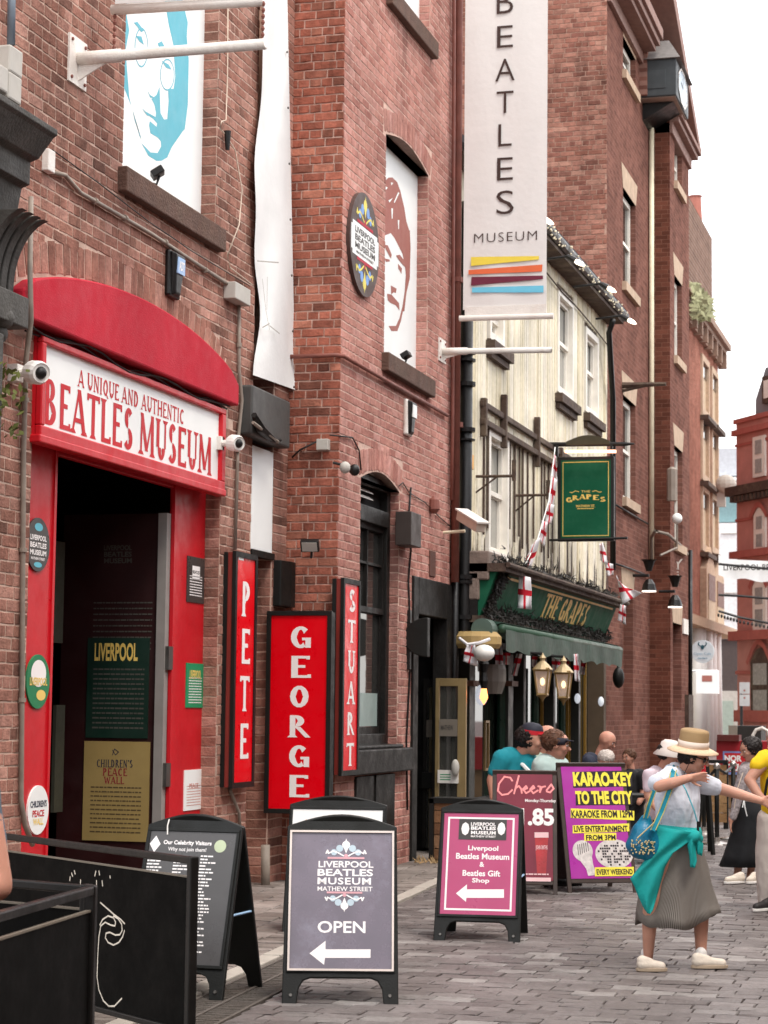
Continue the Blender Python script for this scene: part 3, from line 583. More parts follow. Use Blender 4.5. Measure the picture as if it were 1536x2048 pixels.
# ---------------------------------------------------------------- museum sign over the door
fs = Fr((XA + .03, 13.8, 0), UY, UZ); (ul, vb) = fs.uv(70, 893); (ur, vt) = fs.uv(443, 820); ur2, vb2 = fs.uv(443, 985)
ul = .0; vb = vb2; sg = thing('fascia_sign', 'long white sign with red lettering BEATLES MUSEUM in a red frame over the wide doorway', 'sign', (XA, 15.8, vb))
mb = MB(); fs.slab(mb, ul, vb, ur, vt, -.1, 0); part('sign_frame', mb, MRED, sg)
fwid = .09
mb = MB()
for (a, b_, c, d) in ((ul, vb, ur, vb + .09), (ul, vt - .05, ur, vt), (ul, vb + .09, ul + .07, vt - .05), (ur - .1, vb + .09, ur, vt - .05)): fs.slab(mb, a, b_, c, d, 0, .05)
fs.slab(mb, ul - .02, vb - .04, ur + .02, vb + .02, -.05, .055); part('moulding', mb, MRED, sg, bevel=.01)
mb = MB(); fs.slab(mb, ul + .07, vb + .09, ur - .1, vt - .05, .001, .012); pn = part('sign_panel', mb, MWH, sg)
mb = MB(); a = fs.uv(420, 952); b_ = fs.uv(420, 876); serif(fs, mb, 'BEATLES MUSEUM', .06 + .05, a[1], a[0], b_[1], .014, .2, .11)
a = fs.uv(365, 850); b_ = fs.uv(365, 820); c = fs.uv(152, 770); serif(fs, mb, 'A UNIQUE AND AUTHENTIC', c[0], a[1], a[0], b_[1], .014, .17, .1)
part('lettering', mb, MREDP, pn)
# canopy
cn = thing('door_canopy', 'curved faded red canopy board above the museum door sign', 'canopy', (XA, 15.7, onX(478, 812, XA + .12).z))
Xc = XA + .13; zb = onX(478, 812, Xc).z; ze = onX(478, 770, Xc).z; yl, yr = onX(47, 640, Xc).y, onX(478, 800, Xc).y
top = onX(250, 578, Xc).z
pts = [(XA + .01, yl, zb), (XA + .01, yr, zb), (XA + .01, yr, ze)]
for i in range(1, 24): tt = i / 24; pts.append((XA + .01, yr + (yl - yr) * tt, ze + (top - ze) * math.sin(math.pi * tt) ** .6 if 0 < tt < 1 else ze))
pts.append((XA + .01, yl, ze)); mb = MB(); mb.prism(pts, (Xc - XA - .01, 0, 0)); part('canopy_board', mb, MREDC, cn, bevel=.015)
mb = MB(); r = random.Random(4)
for k in range(2): mb.tube([(Xc - .05 - k * .03, yl + .2 + (yr - yl - .3) * i / 16, zb - .03 - .03 * math.sin(i * 1.1 + k) - r.random() * .02) for i in range(17)], .008, 5)
part('fairy_wire', mb, MCI, cn)
# ================================================================ middle brick building
bB = thing('brick_building', 'tall pinkish brick building in the middle with a brown face board and black window', 'building', (XB, 22, 0))
Y0, Y1 = 19.7, 24.35; ZT = 14
def yB(x, y=900): return onX(x, y, XB).y
win = (yB(722), yB(800), 1.30, onX(800, 985, XB).z); pw = (yB(765), yB(852), onX(765, 705, XB).z, onX(850, 345, XB).z)
uw = (pw[0], pw[1], onX(865, 88, XB).z, onX(865, 88, XB).z + 2.6); dB = (yB(826), yB(902), 0, onX(860, 1160, XB).z)
hB = [(a[0] - Y0, a[1] - Y0, a[2], a[3], .15) for a in (win, pw, uw, dB)]
archB = [(win[0] - Y0, win[1] - Y0, win[3], win[3] + .14, .15), (pw[0] - Y0, pw[1] - Y0, pw[3], pw[3] + .14, .15)]
mb = MB(); panel(mb, (XB, Y0, 0), UY, UZ, Y1 - Y0, ZT, hB + archB, N=UX)
mb.add([(XA - .35, Y0, 0), (XB, Y0, 0), (XB, Y0, ZT), (XA - .35, Y0, ZT)], [(0, 1, 2, 3)])
for o, a in (((0), win), ((0), pw)):   # arched heads
    n = 10; P = [(XB, a[0] + (a[1] - a[0]) * i / n, a[3] + .13 * math.sin(math.pi * i / n)) for i in range(n + 1)]
    mb.add([(XB, a[0], a[3] + .14)] + P[:n // 2 + 1] + [(XB, (a[0] + a[1]) / 2, a[3] + .14)], [tuple(range(n // 2 + 3))]); mb.add([(XB, (a[0] + a[1]) / 2, a[3] + .14)] + P[n // 2:] + [(XB, a[1], a[3] + .14)], [tuple(range(n // 2 + 3))])
    mb.add([p for p in P] + [(XB - .15, p[1], p[2]) for p in P], [(i, i + 1, n + 2 + i, n + 1 + i) for i in range(n)])
part('wall', mb, MMORT2, bB)
mb = MB(); mb.box((-12, Y0 + .02, ZT), (XB, Y1, ZT + .2)); mb.box((-12, Y1, 0), (XB - .01, Y1 + .05, ZT)); mb.box((-12.1, Y0, 0), (-12, Y1, ZT)); mb.box((-12, Y0 + .01, 8), (XA - .36, Y0 + .06, ZT)); part('shell', mb, MMORT, bB)
vous = []; zone = []
for a, nn in ((win, 16), (pw, 17)):
    L_ = a[1] - a[0]; zone.append((a[0] - .12 - Y0, a[1] + .12 - Y0, a[3], a[3] + .36))
    for i in range(nn + 2):
        t_ = (i + .5) / (nn + 2); yy = a[0] - .1 + (L_ + .2) * t_; th = (t_ - .5) * .5; U = Vector((0, math.cos(th), -math.sin(th))); V = Vector((0, math.sin(th), math.cos(th)))
        vous.append((Vector((XB, yy, a[3] + .13 * math.sin(math.pi * t_) + .13)), (L_ + .2) / (nn + 2) - .012, .235, U, V, UX))
cells = brick_cells((XB, Y0, 0), UY, UZ, UX, Y1 - Y0, ZT, hB + zone, bh=.074, seed=3) + vous
for a, d in ((win, .15), (pw, .15), (uw, .15)):
    z = a[2]
    while z < a[3]: cells.append((Vector((XB - d / 2, a[1], z + .037)), d - .012, .074, UX, UZ, -UY)); z += .085
lay(cells, bB, MBR2, top=190)
cells = brick_cells((XA - .0, Y0, 0), UX, UZ, -UY, XB - XA + .012, ZT, [], bh=.074, seed=8, hdr=3) + brick_cells((XA - .35, Y0, 0), UX, UZ, -UY, .34, 6, [], bh=.074, seed=18)
lay(cells, bB, MBR3, top=110, proud=.011)
b = bpy.data.objects
for nm, a in (('pw', pw), ('uw', uw)):
    s = MB(); s.box((XB - .14, a[0] - .08, a[2] - .2), (XB + .085, a[1] + .1, a[2])); part('window_sill', s, MSILL, bB, bevel=.012)
    fr = Fr((XB - .13, a[0], a[2]), UY, UZ); mb = MB(); fr.slab(mb, 0, 0, a[1] - a[0], a[3] - a[2] + .14, -.02, 0); p = part('window_board', mb, MWH, bB)
    if nm == 'pw':
        t = MB(); Z = 3.84; q1 = lambda P: fr.poly(t, zpts(fr, P[::-1], Z, 560, 0), .001)
        q1([(798, 1400), (830, 1365), (862, 1362), (900, 1400), (925, 1470), (955, 1600), (970, 1700), (995, 1780), (1000, 1900), (985, 2120), (968, 2150), (960, 2050), (940, 1950), (905, 1880), (880, 1830), (850, 1790), (800, 1810)])
        Z2 = 3.4125
        def q2(P, n=.001): fr.poly(t, zpts(fr, P[::-1], Z2, 560, 460), n)
        q2([(830, 60), (885, 0), (890, 120), (885, 330), (862, 430), (848, 555), (838, 555), (825, 620), (800, 690), (760, 690), (740, 655), (790, 655), (815, 600), (835, 520), (850, 420), (858, 300), (845, 200), (825, 100)], .0018)
        q2([(712, 100), (735, 105), (762, 170), (755, 195), (720, 130)], .0024); q2([(790, 175), (815, 168), (845, 205), (858, 260), (835, 235), (810, 205)], .0026)
        q2([(715, 195), (745, 200), (750, 215), (722, 218)], .0014); q2([(805, 230), (832, 262), (828, 300), (806, 262)], .0014)
        q2([(755, 378), (795, 400), (790, 430), (775, 425), (758, 440)], .0014); q2([(730, 435), (760, 440), (812, 500), (815, 550), (790, 515), (750, 495), (735, 480)], .0016)
        part('face_print', t, MBRN, p)
        W = MB()
        for P in ([(805, 1430), (825, 1440), (812, 1460)], [(850, 1400), (868, 1405), (852, 1425)], [(905, 1475), (915, 1482), (878, 1560), (872, 1552)], [(830, 1540), (865, 1520), (840, 1555)], [(852, 1600), (866, 1600), (862, 1680), (856, 1680)], [(902, 1690), (914, 1690), (912, 1760), (906, 1760)]): fr.poly(W, zpts(fr, P[::-1], Z, 560, 0), .0034)
        part('highlight_print', W, MWH, p)
# black sash window
xw = XB - .13; wd = thing('sash_window', 'tall black framed sash window with a louvred vent above the stuart sign side', 'window', (xw, win[0], win[2]))
wd['label'] = 'tall black sash window with white louvre vent between the narrow red sign and the black doorway'
def frame(mb, X, y0, y1, z0, z1, w_, d=.05): mb.box((X - d, y0, z0), (X, y0 + w_, z1)); mb.box((X - d, y1 - w_, z0), (X, y1, z1)); mb.box((X - d, y0 + w_, z0), (X, y1 - w_, z0 + w_)); mb.box((X - d, y0 + w_, z1 - w_), (X, y1 - w_, z1))
y0, y1, z0, z1 = win; z1 += .1; ym = (y0 + y1) / 2; zt_ = onX(775, 1050, xw).z; zm = onX(770, 1225, xw).z
mb = MB(); frame(mb, xw + .03, y0, y1, z0, z1, .12, .1); mb.box((xw - .05, y0 + .12, zt_ - .05), (xw + .05, y1 - .12, zt_ + .12)); part('frame', mb, MBKP, wd, bevel=.008)
mb = MB(); frame(mb, xw, y0 + .12, y1 - .12, zm - .03, zt_ - .05, .06); mb.box((xw - .05, ym - .012, zm), (xw - .005, ym + .012, zt_ - .1)); mb.box((xw - .05, y0 + .18, (zm + zt_) / 2), (xw - .01, y1 - .18, (zm + zt_) / 2 + .025)); part('upper_sash', mb, MBKP, wd)
mb = MB(); frame(mb, xw - .03, y0 + .12, y1 - .12, z0 + .12, zm + .03, .07); part('lower_sash', mb, MBKP, wd)
mb = MB(); mb.box((xw - .06, y0 + .18, z0 + .15), (xw - .05, y1 - .18, zt_ - .1)); part('pane', mb, MGL, wd)
mb = MB(); mb.box((xw - .045, y0 + .2, z0 + .2), (xw - .04, y1 - .2, z0 + .55)); part('frosted_strip', mb, mat('frosted glass', '#8fa09c', .4), wd)
for k in range(8): mb = MB(); z = zt_ + .2 + k * .068; mb.add([(xw - .03, y0 + .16, z + .035), (xw - .03, ym + .1, z + .035), (xw + .02, ym + .1, z), (xw + .02, y0 + .16, z), (xw - .03, y0 + .16, z + .045), (xw - .03, ym + .1, z + .045), (xw + .02, ym + .1, z + .01), (xw + .02, y0 + .16, z + .01)], [(0, 1, 2, 3), (4, 5, 6, 7), (2, 3, 7, 6), (0, 1, 5, 4)]); part('louvre_slat', mb, MWP, wd)
mb = MB(); mb.box((xw - .12, y0, zt_ + .1), (xw - .06, y1, z1)); part('vent_back', mb, MDARK, wd)
mb = MB(); mb.box((XB - .13, yB(700), 1.02), (XB + .10, yB(815), 1.27)); mb.box((XB - .13, yB(705), 1.27), (XB + .05, yB(805), 1.31)); part('sill_beam', mb, MBKP, wd, bevel=.015)
mb = MB(); mb.box((XB - .02, yB(716), .1), (XB + .03, yB(792), 1.0)); mb.box((XB + .03, yB(752), .1), (XB + .045, yB(756), 1.0)); mb.box((XB + .02, yB(716), .08), (XB + .05, yB(792), .14))
mb2 = solo('cellar_hatch', mb, MBKP, 'black wooden cellar hatch doors low in the wall under the black sill', 'hatch', loc=(XB, win[0], 0), bevel=.006)
# black doorway
dw = thing('doorway', 'black timber doorway with a deep dark entrance beside the black drainpipes', 'doorway', (XB, dB[0], 0))
mb = MB(); zd = dB[3]
mb.box((XB - .15, dB[0], 0), (XB + .03, dB[0] + .22, zd)); mb.box((XB - .15, dB[1] - .22, 0), (XB + .03, dB[1], zd)); mb.box((XB - .15, dB[0] + .22, zd - .42), (XB + .03, dB[1] - .22, zd)); part('door_frame', mb, MBKP, dw, bevel=.01)
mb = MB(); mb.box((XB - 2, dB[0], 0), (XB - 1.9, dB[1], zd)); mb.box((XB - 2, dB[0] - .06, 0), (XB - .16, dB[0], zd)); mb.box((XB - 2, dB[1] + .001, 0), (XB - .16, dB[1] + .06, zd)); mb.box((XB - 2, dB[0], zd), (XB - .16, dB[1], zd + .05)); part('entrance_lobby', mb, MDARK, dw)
# glass doors standing open into the street (gold frames, hold-open)
gd = thing('glass_door', 'gold framed glass door standing open into the street with a green and white exit plate', 'door', tuple(onX(905, 1700, -5.9)))
yy = 23.95; f = Fr((onY(822, 1400, yy).x, yy, 0), UX, UZ); MGF = mat('dull gold aluminium', '#9a845c', .4, .1, metal=.5)
ua = f.uv(873, 1400)[0]; ub = f.uv(934, 1400)[0]; va = 0.06; vt_ = f.uv(900, 1357)[1]
mb = MB(); 
for q in ((ua, va, ua + .045, vt_), (ub - .1, va, ub, vt_), (ua + .045, vt_ - .09, ub - .1, vt_), (ua + .045, va, ub - .1, va + .1)): f.slab(mb, *q, 0, .05)
part('frame', mb, MGF, gd, bevel=.004)
mb = MB(); f.slab(mb, ua + .045, va + .1, ub - .1, vt_ - .09, .02, .026); part('pane', mb, glassmat('door glass', (.09, .09, .08), .05, .6, .28), gd)
mb = MB(); f.slab(mb, ua + .05, *f.uv(873, 1472)[1:], ub - .1, f.uv(873, 1438)[1], .052, .056); part('manifestation_strip', mb, mat('grey film', '#6f675d', .6), gd)
mb = MB(); f.text(mb, 'MATHEW', ua + .07, f.uv(873, 1460)[1], ub - .15, f.uv(873, 1450)[1], .057, .02); part('print', mb, MCH, gd)
mb = MB(); f.slab(mb, ua + .04, f.uv(0, 1570)[1] if False else onY(900, 1566, yy).z, ub - .08, onY(900, 1540, yy).z, .05, .075); pl = part('exit_plate', mb, MWP, gd)
mb = MB()
for k in range(3): f.rect(mb, ua + .07, onY(900, 1550 + k * 5, yy).z, ub - .17, onY(900, 1548 + k * 5, yy).z, .076)
part('print', mb, mat('exit green', '#178a58', .5), pl)
mb = MB(); p0 = f.P(ub - .11, onY(900, 1535, yy).z, .1); mb.ball(p0, (.05, .04, .1)); part('push_bar_end', mb, MGREY, gd, smooth=True)
gd2 = thing('glass_door', 'black edged glass door leaf with a gold stile just inside the black doorway', 'door', tuple(onX(830, 1700, -6.0)))
mb = MB(); ua = f.uv(834, 1400)[0]; ub = f.uv(870, 1400)[0]; yo = .35
for q in ((ua, va, ua + .04, vt_), (ub - .05, va, ub, vt_), (ua + .04, vt_ - .09, ub - .05, vt_)): f.slab(mb, *q, -yo, -yo + .05)
part('frame', mb, MBKP, gd2)
mb = MB(); f.slab(mb, ua + .07, va, ua + .14, vt_ - .1, -yo, -yo + .03); part('stile', mb, MGF, gd2)
mb = MB(); f.slab(mb, ua + .04, va, ub - .05, vt_ - .1, -yo + .032, -yo + .036); part('pane', mb, glassmat('door glass', (.09, .09, .08), .05, .6, .28), gd2)
mb = MB(); f.slab(mb, ua + .04, onY(850, 1475, yy).z, ub - .05, onY(850, 1440, yy).z, -yo + .05, -yo + .054); part('manifestation_strip', mb, mat('grey film', '#6f675d', .6), gd2)
mb = MB(); f.slab(mb, ua, onY(850, 1578, yy).z, ub, onY(850, 1546, yy).z, -yo + .05, -yo + .1); part('lock_box', mb, MBK, gd2)
# ================================================================ things fixed to the two brick fronts
def pipe(name, label, cat, pts, r, m, group=None, n=8, smooth=True, brackets=()):
    mb = MB(); mb.tube(pts, r, n); o = thing(name, label, cat, tuple(pts[-1]), group); part('run', mb, m, o, smooth=smooth)
    for b_ in brackets: q = MB(); q.lathe(b_[0], [(r * 1.5, -b_[2] / 2), (r * 1.5, b_[2] / 2)], 10, b_[1]); part('clip', q, m, o)
    return o
xa = XA + .03
z_ = lambda x, y, X=xa: onX(x, y, X)
pipe('conduit', 'grey conduit running diagonally down across the brick from the white box to the corner box', 'conduit', [z_(105, 345), z_(130, 350), z_(160, 385), z_(300, 466), z_(470, 578)], .018, MPIPE, brackets=[(z_(x, y), UY, .03) for x, y in ((190, 402), (250, 436), (330, 484), (410, 540))])
pipe('conduit', 'grey vertical conduit on the brick pier left of the red doorway', 'conduit', [onX(62, 395, XA + .05), onX(60, 540, XA + .16), onX(62, 640, XA + .16), onX(52, 720, XA + .04), onX(47, 900, XA + .03), onX(42, 1600, XA + .03), onX(50, 1650, XA + .03), onX(65, 1690, XA + .03)], .02, MPIPE, brackets=[(onX(50, 800, XA + .03), UZ, .03), (onX(46, 1100, XA + .03), UZ, .03), (onX(44, 1400, XA + .03), UZ, .03)])
pipe('conduit', 'grey vertical conduit right of the red doorway ending above the tall narrow red sign', 'conduit', [z_(478, 600), z_(478, 740), z_(484, 800), z_(476, 880), z_(470, 1100)], .017, MPIPE, brackets=[(z_(478, 690), UZ, .04), (z_(474, 900), UZ, .04)])
pipe('conduit', 'short bent grey conduit coming out under the tall narrow red sign', 'conduit', [z_(460, 1578), z_(468, 1600), z_(478, 1625), z_(480, 1660)], .016, MPIPE)
pipe('cable', 'thin pale cable looping beside the white drape with a dark plug', 'cable', [onX(456, -20, xa), onX(455, 150, xa), onX(452, 240, xa), onX(443, 243, xa), onX(440, 258, xa), onX(450, 268, xa), onX(470, 300, xa), onX(484, 380, xa), onX(478, 450, xa), onX(455, 510, xa), onX(460, 535, xa), onX(505, 570, xa)], .006, mat('cream cable', '#d8c7b4', .6), n=5)
mb = MB(); mb.tube([onX(455, 262, xa + .02), onX(455, 300, xa + .02)], [.035, .02], 8); solo('cable_plug', mb, MCI, 'small dark plug hanging on the thin pale cable', 'plug', loc=tuple(onX(455, 280, xa)))
pipe('cable', 'thin black cable sagging under the brown window sill at the left', 'cable', [onX(105, 300, xa), onX(200, 368, xa), onX(300, 445, xa), onX(345, 475, xa), onX(380, 500, xa), onX(430, 530, xa), onX(500, 572, xa)], .005, MCI, n=5)
pipe('soil_pipe', 'short grey pipe stub at the foot of the brick wall behind the signs', 'pipe', [onX(531, 1690, XA + .06), onX(531, 1788, XA + .06)], .045, MPIPE)
xb = XB + .03
pipe('conduit', 'red painted pipe wrapping round the brick corner and sloping down to the drainpipes', 'conduit', [(XA + .02, Y0_ := 19.64, onY(592, 713, 19.64).z), (XB - .02, 19.64, onY(592, 713, 19.64).z), (XB + .04, 19.7, onY(592, 713, 19.64).z)] + [(XB + .04, 24.0, onY(592, 713, 19.64).z)], .022, MRPIPE)
pipe('drainpipe', 'slim red oxide drainpipe running the full height beside the black drainpipe', 'drainpipe', [onX(920, -200, XB + .07), onX(918, 20, XB + .07), (XB + .07, onX(912, 900, XB + .07).y, 3.2)], .05, MRPIPE, n=12, brackets=[(onX(914, 560, XB + .07), UZ, .06), (onX(914, 850, XB + .07), UZ, .06)])
pipe('drainpipe', 'second thinner red pipe clipped left of the slim red oxide drainpipe', 'drainpipe', [onX(909, -200, XB + .05), onX(905, 860, XB + .05), onX(903, 1000, XB + .05)], .022, MRPIPE, n=8)
yb_ = onX(932, 900, XB + .14).y
dp = pipe('drainpipe', 'thick black cast iron drainpipe with collars at the corner of the cream building', 'drainpipe', [(XB + .14, yb_, onX(932, 400, XB + .14).z), (XB + .14, yb_, onX(932, 1265, XB + .14).z), (XB + .1, yb_ - .0, onX(932, 1310, XB + .14).z)], .075, MCI, n=14, brackets=[(Vector((XB + .14, yb_, onX(932, y, XB + .14).z)), UZ, h) for y, h in ((705, .03), (720, .03), (768, .05), (860, .05), (1155, .05), (1165, .04), (1235, .05), (880, .02))])
pipe('drainpipe', 'slim black pipe between the brick edge and the thick black drainpipe', 'drainpipe', [(XB + .05, yb_ - .12, onX(912, 1000, XB).z), (XB + .05, yb_ - .12, 0.02)], .045, MCI, n=12)
for (nm, X, px, y0_, y1_, w_, m) in ():
    pass
def boxat(name, label, cat, px0, py0, px1, py1, X, d, m, bevel=.008, group=None, extra=None):
    a = onX(px0, py1, X + d); b_ = onX(px1, py0, X + d); zc0 = a.z; zc1 = onX(px0, py0, X + d).z
    mb = MB(); mb.box((X, a.y, zc0), (X + d, b_.y, zc1)); o = thing(name, label, cat, (X, a.y, zc0), group); part('casing', mb, m, o, bevel=bevel); return o, a.y, b_.y, zc0, zc1
# narrow light boxes
def lightbox(word, label, X, d, c, lc, grp='red name light boxes on the brick fronts'):
    (xl, yt, yb), (xr, yt2, yb2) = c; p0 = onX(xl, yb, X + d); p1 = onX(xr, yb2, X + d); zt_ = onX(xl, yt, X + d).z; z0 = p0.z; o = thing('light_box_sign', label, 'sign', (X, p0.y, z0), grp)
    mb = MB(); mb.box((X + .02, p0.y, z0), (X + d - .03, p1.y, zt_)); part('casing', mb, mat('box side red', '#7d2a22', .5), o)
    mb = MB(); frame(mb, X + d, p0.y - .01, p1.y + .01, z0 - .01, zt_ + .01, .05, .035); mb.box((X, p0.y - .015, z0), (X + .04, p1.y, zt_)); part('frame', mb, MBK, o)
    f = Fr((X + d - .012, p0.y, z0), UY, UZ); mb = MB(); f.slab(mb, .03, .03, p1.y - p0.y - .03, zt_ - z0 - .03, -.01, 0); part('face', mb, MREDS, o)
    a = f.uv(*lc[0]); b_ = f.uv(*lc[1]); w_ = p1.y - p0.y; mb = MB(); serif(f, mb, word, w_ * .3, a[1], w_ * .76, b_[1], .002, .2, .12, vert=True); part('lettering', mb, MWL, o)
    return o, f, w_
o, f, w_ = lightbox('PETE', 'tall narrow red light box sign reading PETE downwards', XA, .12, ((465, 1102, 1575), (508, 1112, 1565)), ((485, 1530), (485, 1150)))
mb = MB(); f.rect(mb, .08, f.uv(472, 1118)[1], .22, f.uv(472, 1103)[1], .003); part('sticker', mb, MWH, o)
lightbox('STUART', 'tall narrow red light box sign reading STUART downwards, beside the black window', XB, .12, ((684, 1156, 1550), (717, 1162, 1545)), ((700, 1540), (700, 1170)))
yg = 19.18; f = Fr((onY(530, 1600, yg).x, yg, onY(530, 1624, yg).z), UX, UZ); gw = onY(657, 1600, yg).x - f.O.x; gh = onY(600, 1224, yg).z - f.O.z
o = thing('light_box_sign', 'wide red light box sign reading GEORGE downwards, facing the street end', 'sign', tuple(f.O), 'red name light boxes on the brick fronts')
mb = MB(); f.slab(mb, .0, 0, gw, gh, -.14, -.03); part('casing', mb, MBK, o)
mb = MB(); 
for q in ((-.01, -.01, gw + .01, .035), (-.01, gh - .035, gw + .01, gh + .01), (-.01, .035, .035, gh - .035), (gw - .035, .035, gw + .01, gh - .035)): f.slab(mb, *q, -.03, .012)
part('frame', mb, MBK, o, bevel=.003)
mb = MB(); f.slab(mb, .03, .03, gw - .03, gh - .03, -.03, -.004); part('face', mb, MREDS, o)
mb = MB(); serif(f, mb, 'GEORGE', gw * .33, .11, gw * .70, gh - .1, -.002, .2, .12, vert=True); part('lettering', mb, MWL, o)
# white panel, dark broken panel, speaker
X = XA + .0
o, ya, yb2, za, zb2 = boxat('blank_sign_panel', 'blank white sign panel above the red george sign left of the brick pier', 'sign', 502, 888, 548, 1098, XA - .1, .1, MWH)
mb = MB(); mb.box((XA - .06, ya - .02, za - .06), (XA + .02, yb2 + .02, za)); part('bottom_rail', mb, MBK, o)
o, ya, yb2, za, zb2 = boxat('broken_light_box', 'broken dark grey light box shell under the white drape', 'sign', 504, 768, 582, 868, XA - .1, .22, mat('grey broken plastic', '#4a4a48', .5, .2, 4), bevel=.02)
mb = MB(); mb.tube([onX(508, 830, XA + .16), onX(520, 855, XA + .16), onX(545, 878, XA + .16), onX(560, 880, XA + .16)], [.03, .05, .035, .02], 6); part('torn_flap', mb, MBKP, o)
mb = MB(); mb.tube([onX(506, 845, XA + .18), onX(556, 884, XA + .18)], .016, 6); part('loose_batten', mb, MPIPE, o)
ysp = 19.3; mb = MB(); A_ = onY(527, 1212, ysp); B_ = onY(562, 1120, ysp); C_ = onY(584, 1215, ysp + .25)
mb.prism([(A_.x, ysp, A_.z), (B_.x, ysp, A_.z), (C_.x, ysp + .22, A_.z), (C_.x, ysp + .35, A_.z), (A_.x, ysp + .35, A_.z)], (0, 0, B_.z - A_.z)); solo('loudspeaker', mb, MBK, 'dark tall loudspeaker box fixed above the red george sign', 'speaker', loc=(A_.x, ysp, A_.z), bevel=.008)
# oval roundel sign on building B
c = onX(727, 490, XB + .03); f = Fr((XB + .045, c.y, c.z), UY, UZ); ru = (onX(755, 490, XB).y - onX(698, 490, XB).y) / 2; rv_ = (onX(727, 388, XB).z - onX(727, 594, XB).z) / 2
ov = thing('wall_sign', 'large round dark brown sign with a white name plate beside the brown face board', 'sign', (XB, c.y, c.z))
mb = MB(); mb.lathe((XB, c.y, c.z), [(rv_, 0), (rv_, .045)], 48, UX, sx=1, sy=1); part('disc', mb, mat('dark brown print', '#4a3833', .5, .08, 3), ov)
mb = MB(); f.rect(mb, -ru * .86, -rv_ * .32, ru * .86, rv_ * .32, .002); f.rect(mb, -ru * .96, -rv_ * .24, ru * .96, rv_ * .24, .003); part('name_plate', mb, MWH, ov)
mb = MB()
for k, s_ in enumerate(('LIVERPOOL', 'BEATLES', 'MUSEUM')): f.text(mb, s_, -ru * .7, rv_ * (.12 - .15 * k), ru * .7, rv_ * (.24 - .15 * k), .005, .03)
f.text(mb, 'MATHEW STREET', -ru * .6, -rv_ * .27, ru * .6, -rv_ * .22, .005, .02); part('print', mb, MCH, ov)
ms = (MB(), MB(), MB()); emblem(f, ms, 0, rv_ * .36, ru * 1.2, 1); emblem(f, ms, 0, -rv_ * .36, ru * 1.2, -1)
for q, m in zip(ms, (mat('print yellow', '#e8d86a'), mat('print blue', '#7a9fd6'), mat('print red', '#b3243a'))): part('crest', q, m, ov)
# alarms, boxes, cameras, floodlights
def alarm(label, px, py, X, col, mtop):
    c = onX(px, py, X); o = thing('alarm_box', label, 'alarm', tuple(c)); mb = MB(); w_ = .13; h_ = .2
    mb.prism([(X, c.y - w_, c.z - h_), (X, c.y + w_, c.z - h_), (X, c.y + w_, c.z + h_), (X, c.y - w_, c.z + h_)][::1], (.05, 0, 0)); part('back_plate', mb, col, o, bevel=.02)
    mb = MB(); mb.add([(X + .05, c.y - .12, c.z + .19), (X + .05, c.y + .12, c.z + .19), (X + .05, c.y + .09, c.z - .19), (X + .05, c.y - .09, c.z - .19), (X + .1, c.y - .11, c.z + .165), (X + .1, c.y + .11, c.z + .165), (X + .08, c.y + .05, c.z - .165), (X + .08, c.y - .05, c.z - .165)], [(0, 1, 2, 3), (4, 5, 6, 7), (0, 1, 5, 4), (1, 2, 6, 5), (2, 3, 7, 6), (3, 0, 4, 7)]); part('cover', mb, MCI, o, bevel=.012)
    mb = MB(); mb.box((X + .09, c.y - .075, c.z + .0), (X + .104, c.y + .085, c.z + .14)); part('label_plate', mb, mtop, o); return o, c
o, c = alarm('black burglar alarm box with a pale blue label on the brick above the red canopy', 340, 550, XA, MCI, mat('pale blue label', '#9dbbe0', .5))
f = Fr((XA + .105, c.y - .075, c.z), UY, UZ); mb = MB(); f.text(mb, 'ADT', .02, .03, .14, .11, .001, .03); part('print', mb, MWL, o)
alarm('white rimmed burglar alarm box on the pink brick below the sloping red pipe', 812, 836, XB, MWP, MWH)
o, *_ = boxat('junction_box', 'cream junction box at the top of the vertical conduit beside the white drape', 'box', 471, 562, 502, 596, XA, .12, MGREY)
o, *_ = boxat('junction_box', 'flat white box at the upper end of the diagonal grey conduit', 'box', 97, 295, 112, 340, XA, .06, MWP)
def cam_ball(label, px, py, X, r, fx=.9):
    c = onX(px, py, X + .2); o = thing('security_camera', label, 'camera', tuple(c)); mb = MB(); mb.box((X, c.y - .05, c.z - .06), (X + .08, c.y + .05, c.z + .06)); mb.tube([(X + .06, c.y, c.z), c], .03, 8); part('bracket', mb, MWP, o)
    mb = MB(); D_ = Vector((.8, -.55, -.15)).normalized(); mb.lathe(c - D_ * r * 1.1, [(.001, 0), (r * .8, .01), (r, r * .6), (r, r * 1.6), (r * .82, r * 2.0), (r * .8, r * 1.9)], 16, D_); part('housing', mb, mat('white camera plastic', '#e2dfda', .4), o, smooth=False)
    mb = MB(); mb.ball(c + D_ * r * .7, r * .55); part('lens', mb, MCI, o, smooth=True); return o
cam_ball('round white security camera on the brick pier at the left edge beside the museum sign', 72, 745, XA, .085)
cam_ball('small white dome security camera right of the museum door sign', 470, 886, XA, .075)
def flood(label, c, D_, m=MCI, s=1.0):
    o = thing('floodlight', label, 'floodlight', tuple(c)); D_ = Vector(D_).normalized(); U = D_.cross(UZ).normalized(); V = U.cross(D_)
    mb = MB(); mb.obox(c, U, V, D_, (-.09 * s, .09 * s), (-.06 * s, .06 * s), (-.03, .03)); part('lamp_head', mb, m, o, bevel=.006)
    mb = MB(); mb.obox(c, U, V, D_, (-.075 * s, .075 * s), (-.048 * s, .048 * s), (.03, .034)); part('lens', mb, MGREY, o)
    mb = MB(); mb.tube([c - D_ * .03, c - D_ * .08 - V * .06, c - V * .14], .012, 6); part('bracket', mb, m, o)
c = onX(330, 368, XA + .1); flood('small black floodlight standing on the brown sill under the teal face board', Vector((XA + .03, c.y, 6.12)), (-.5, -.2, .8), s=.9)
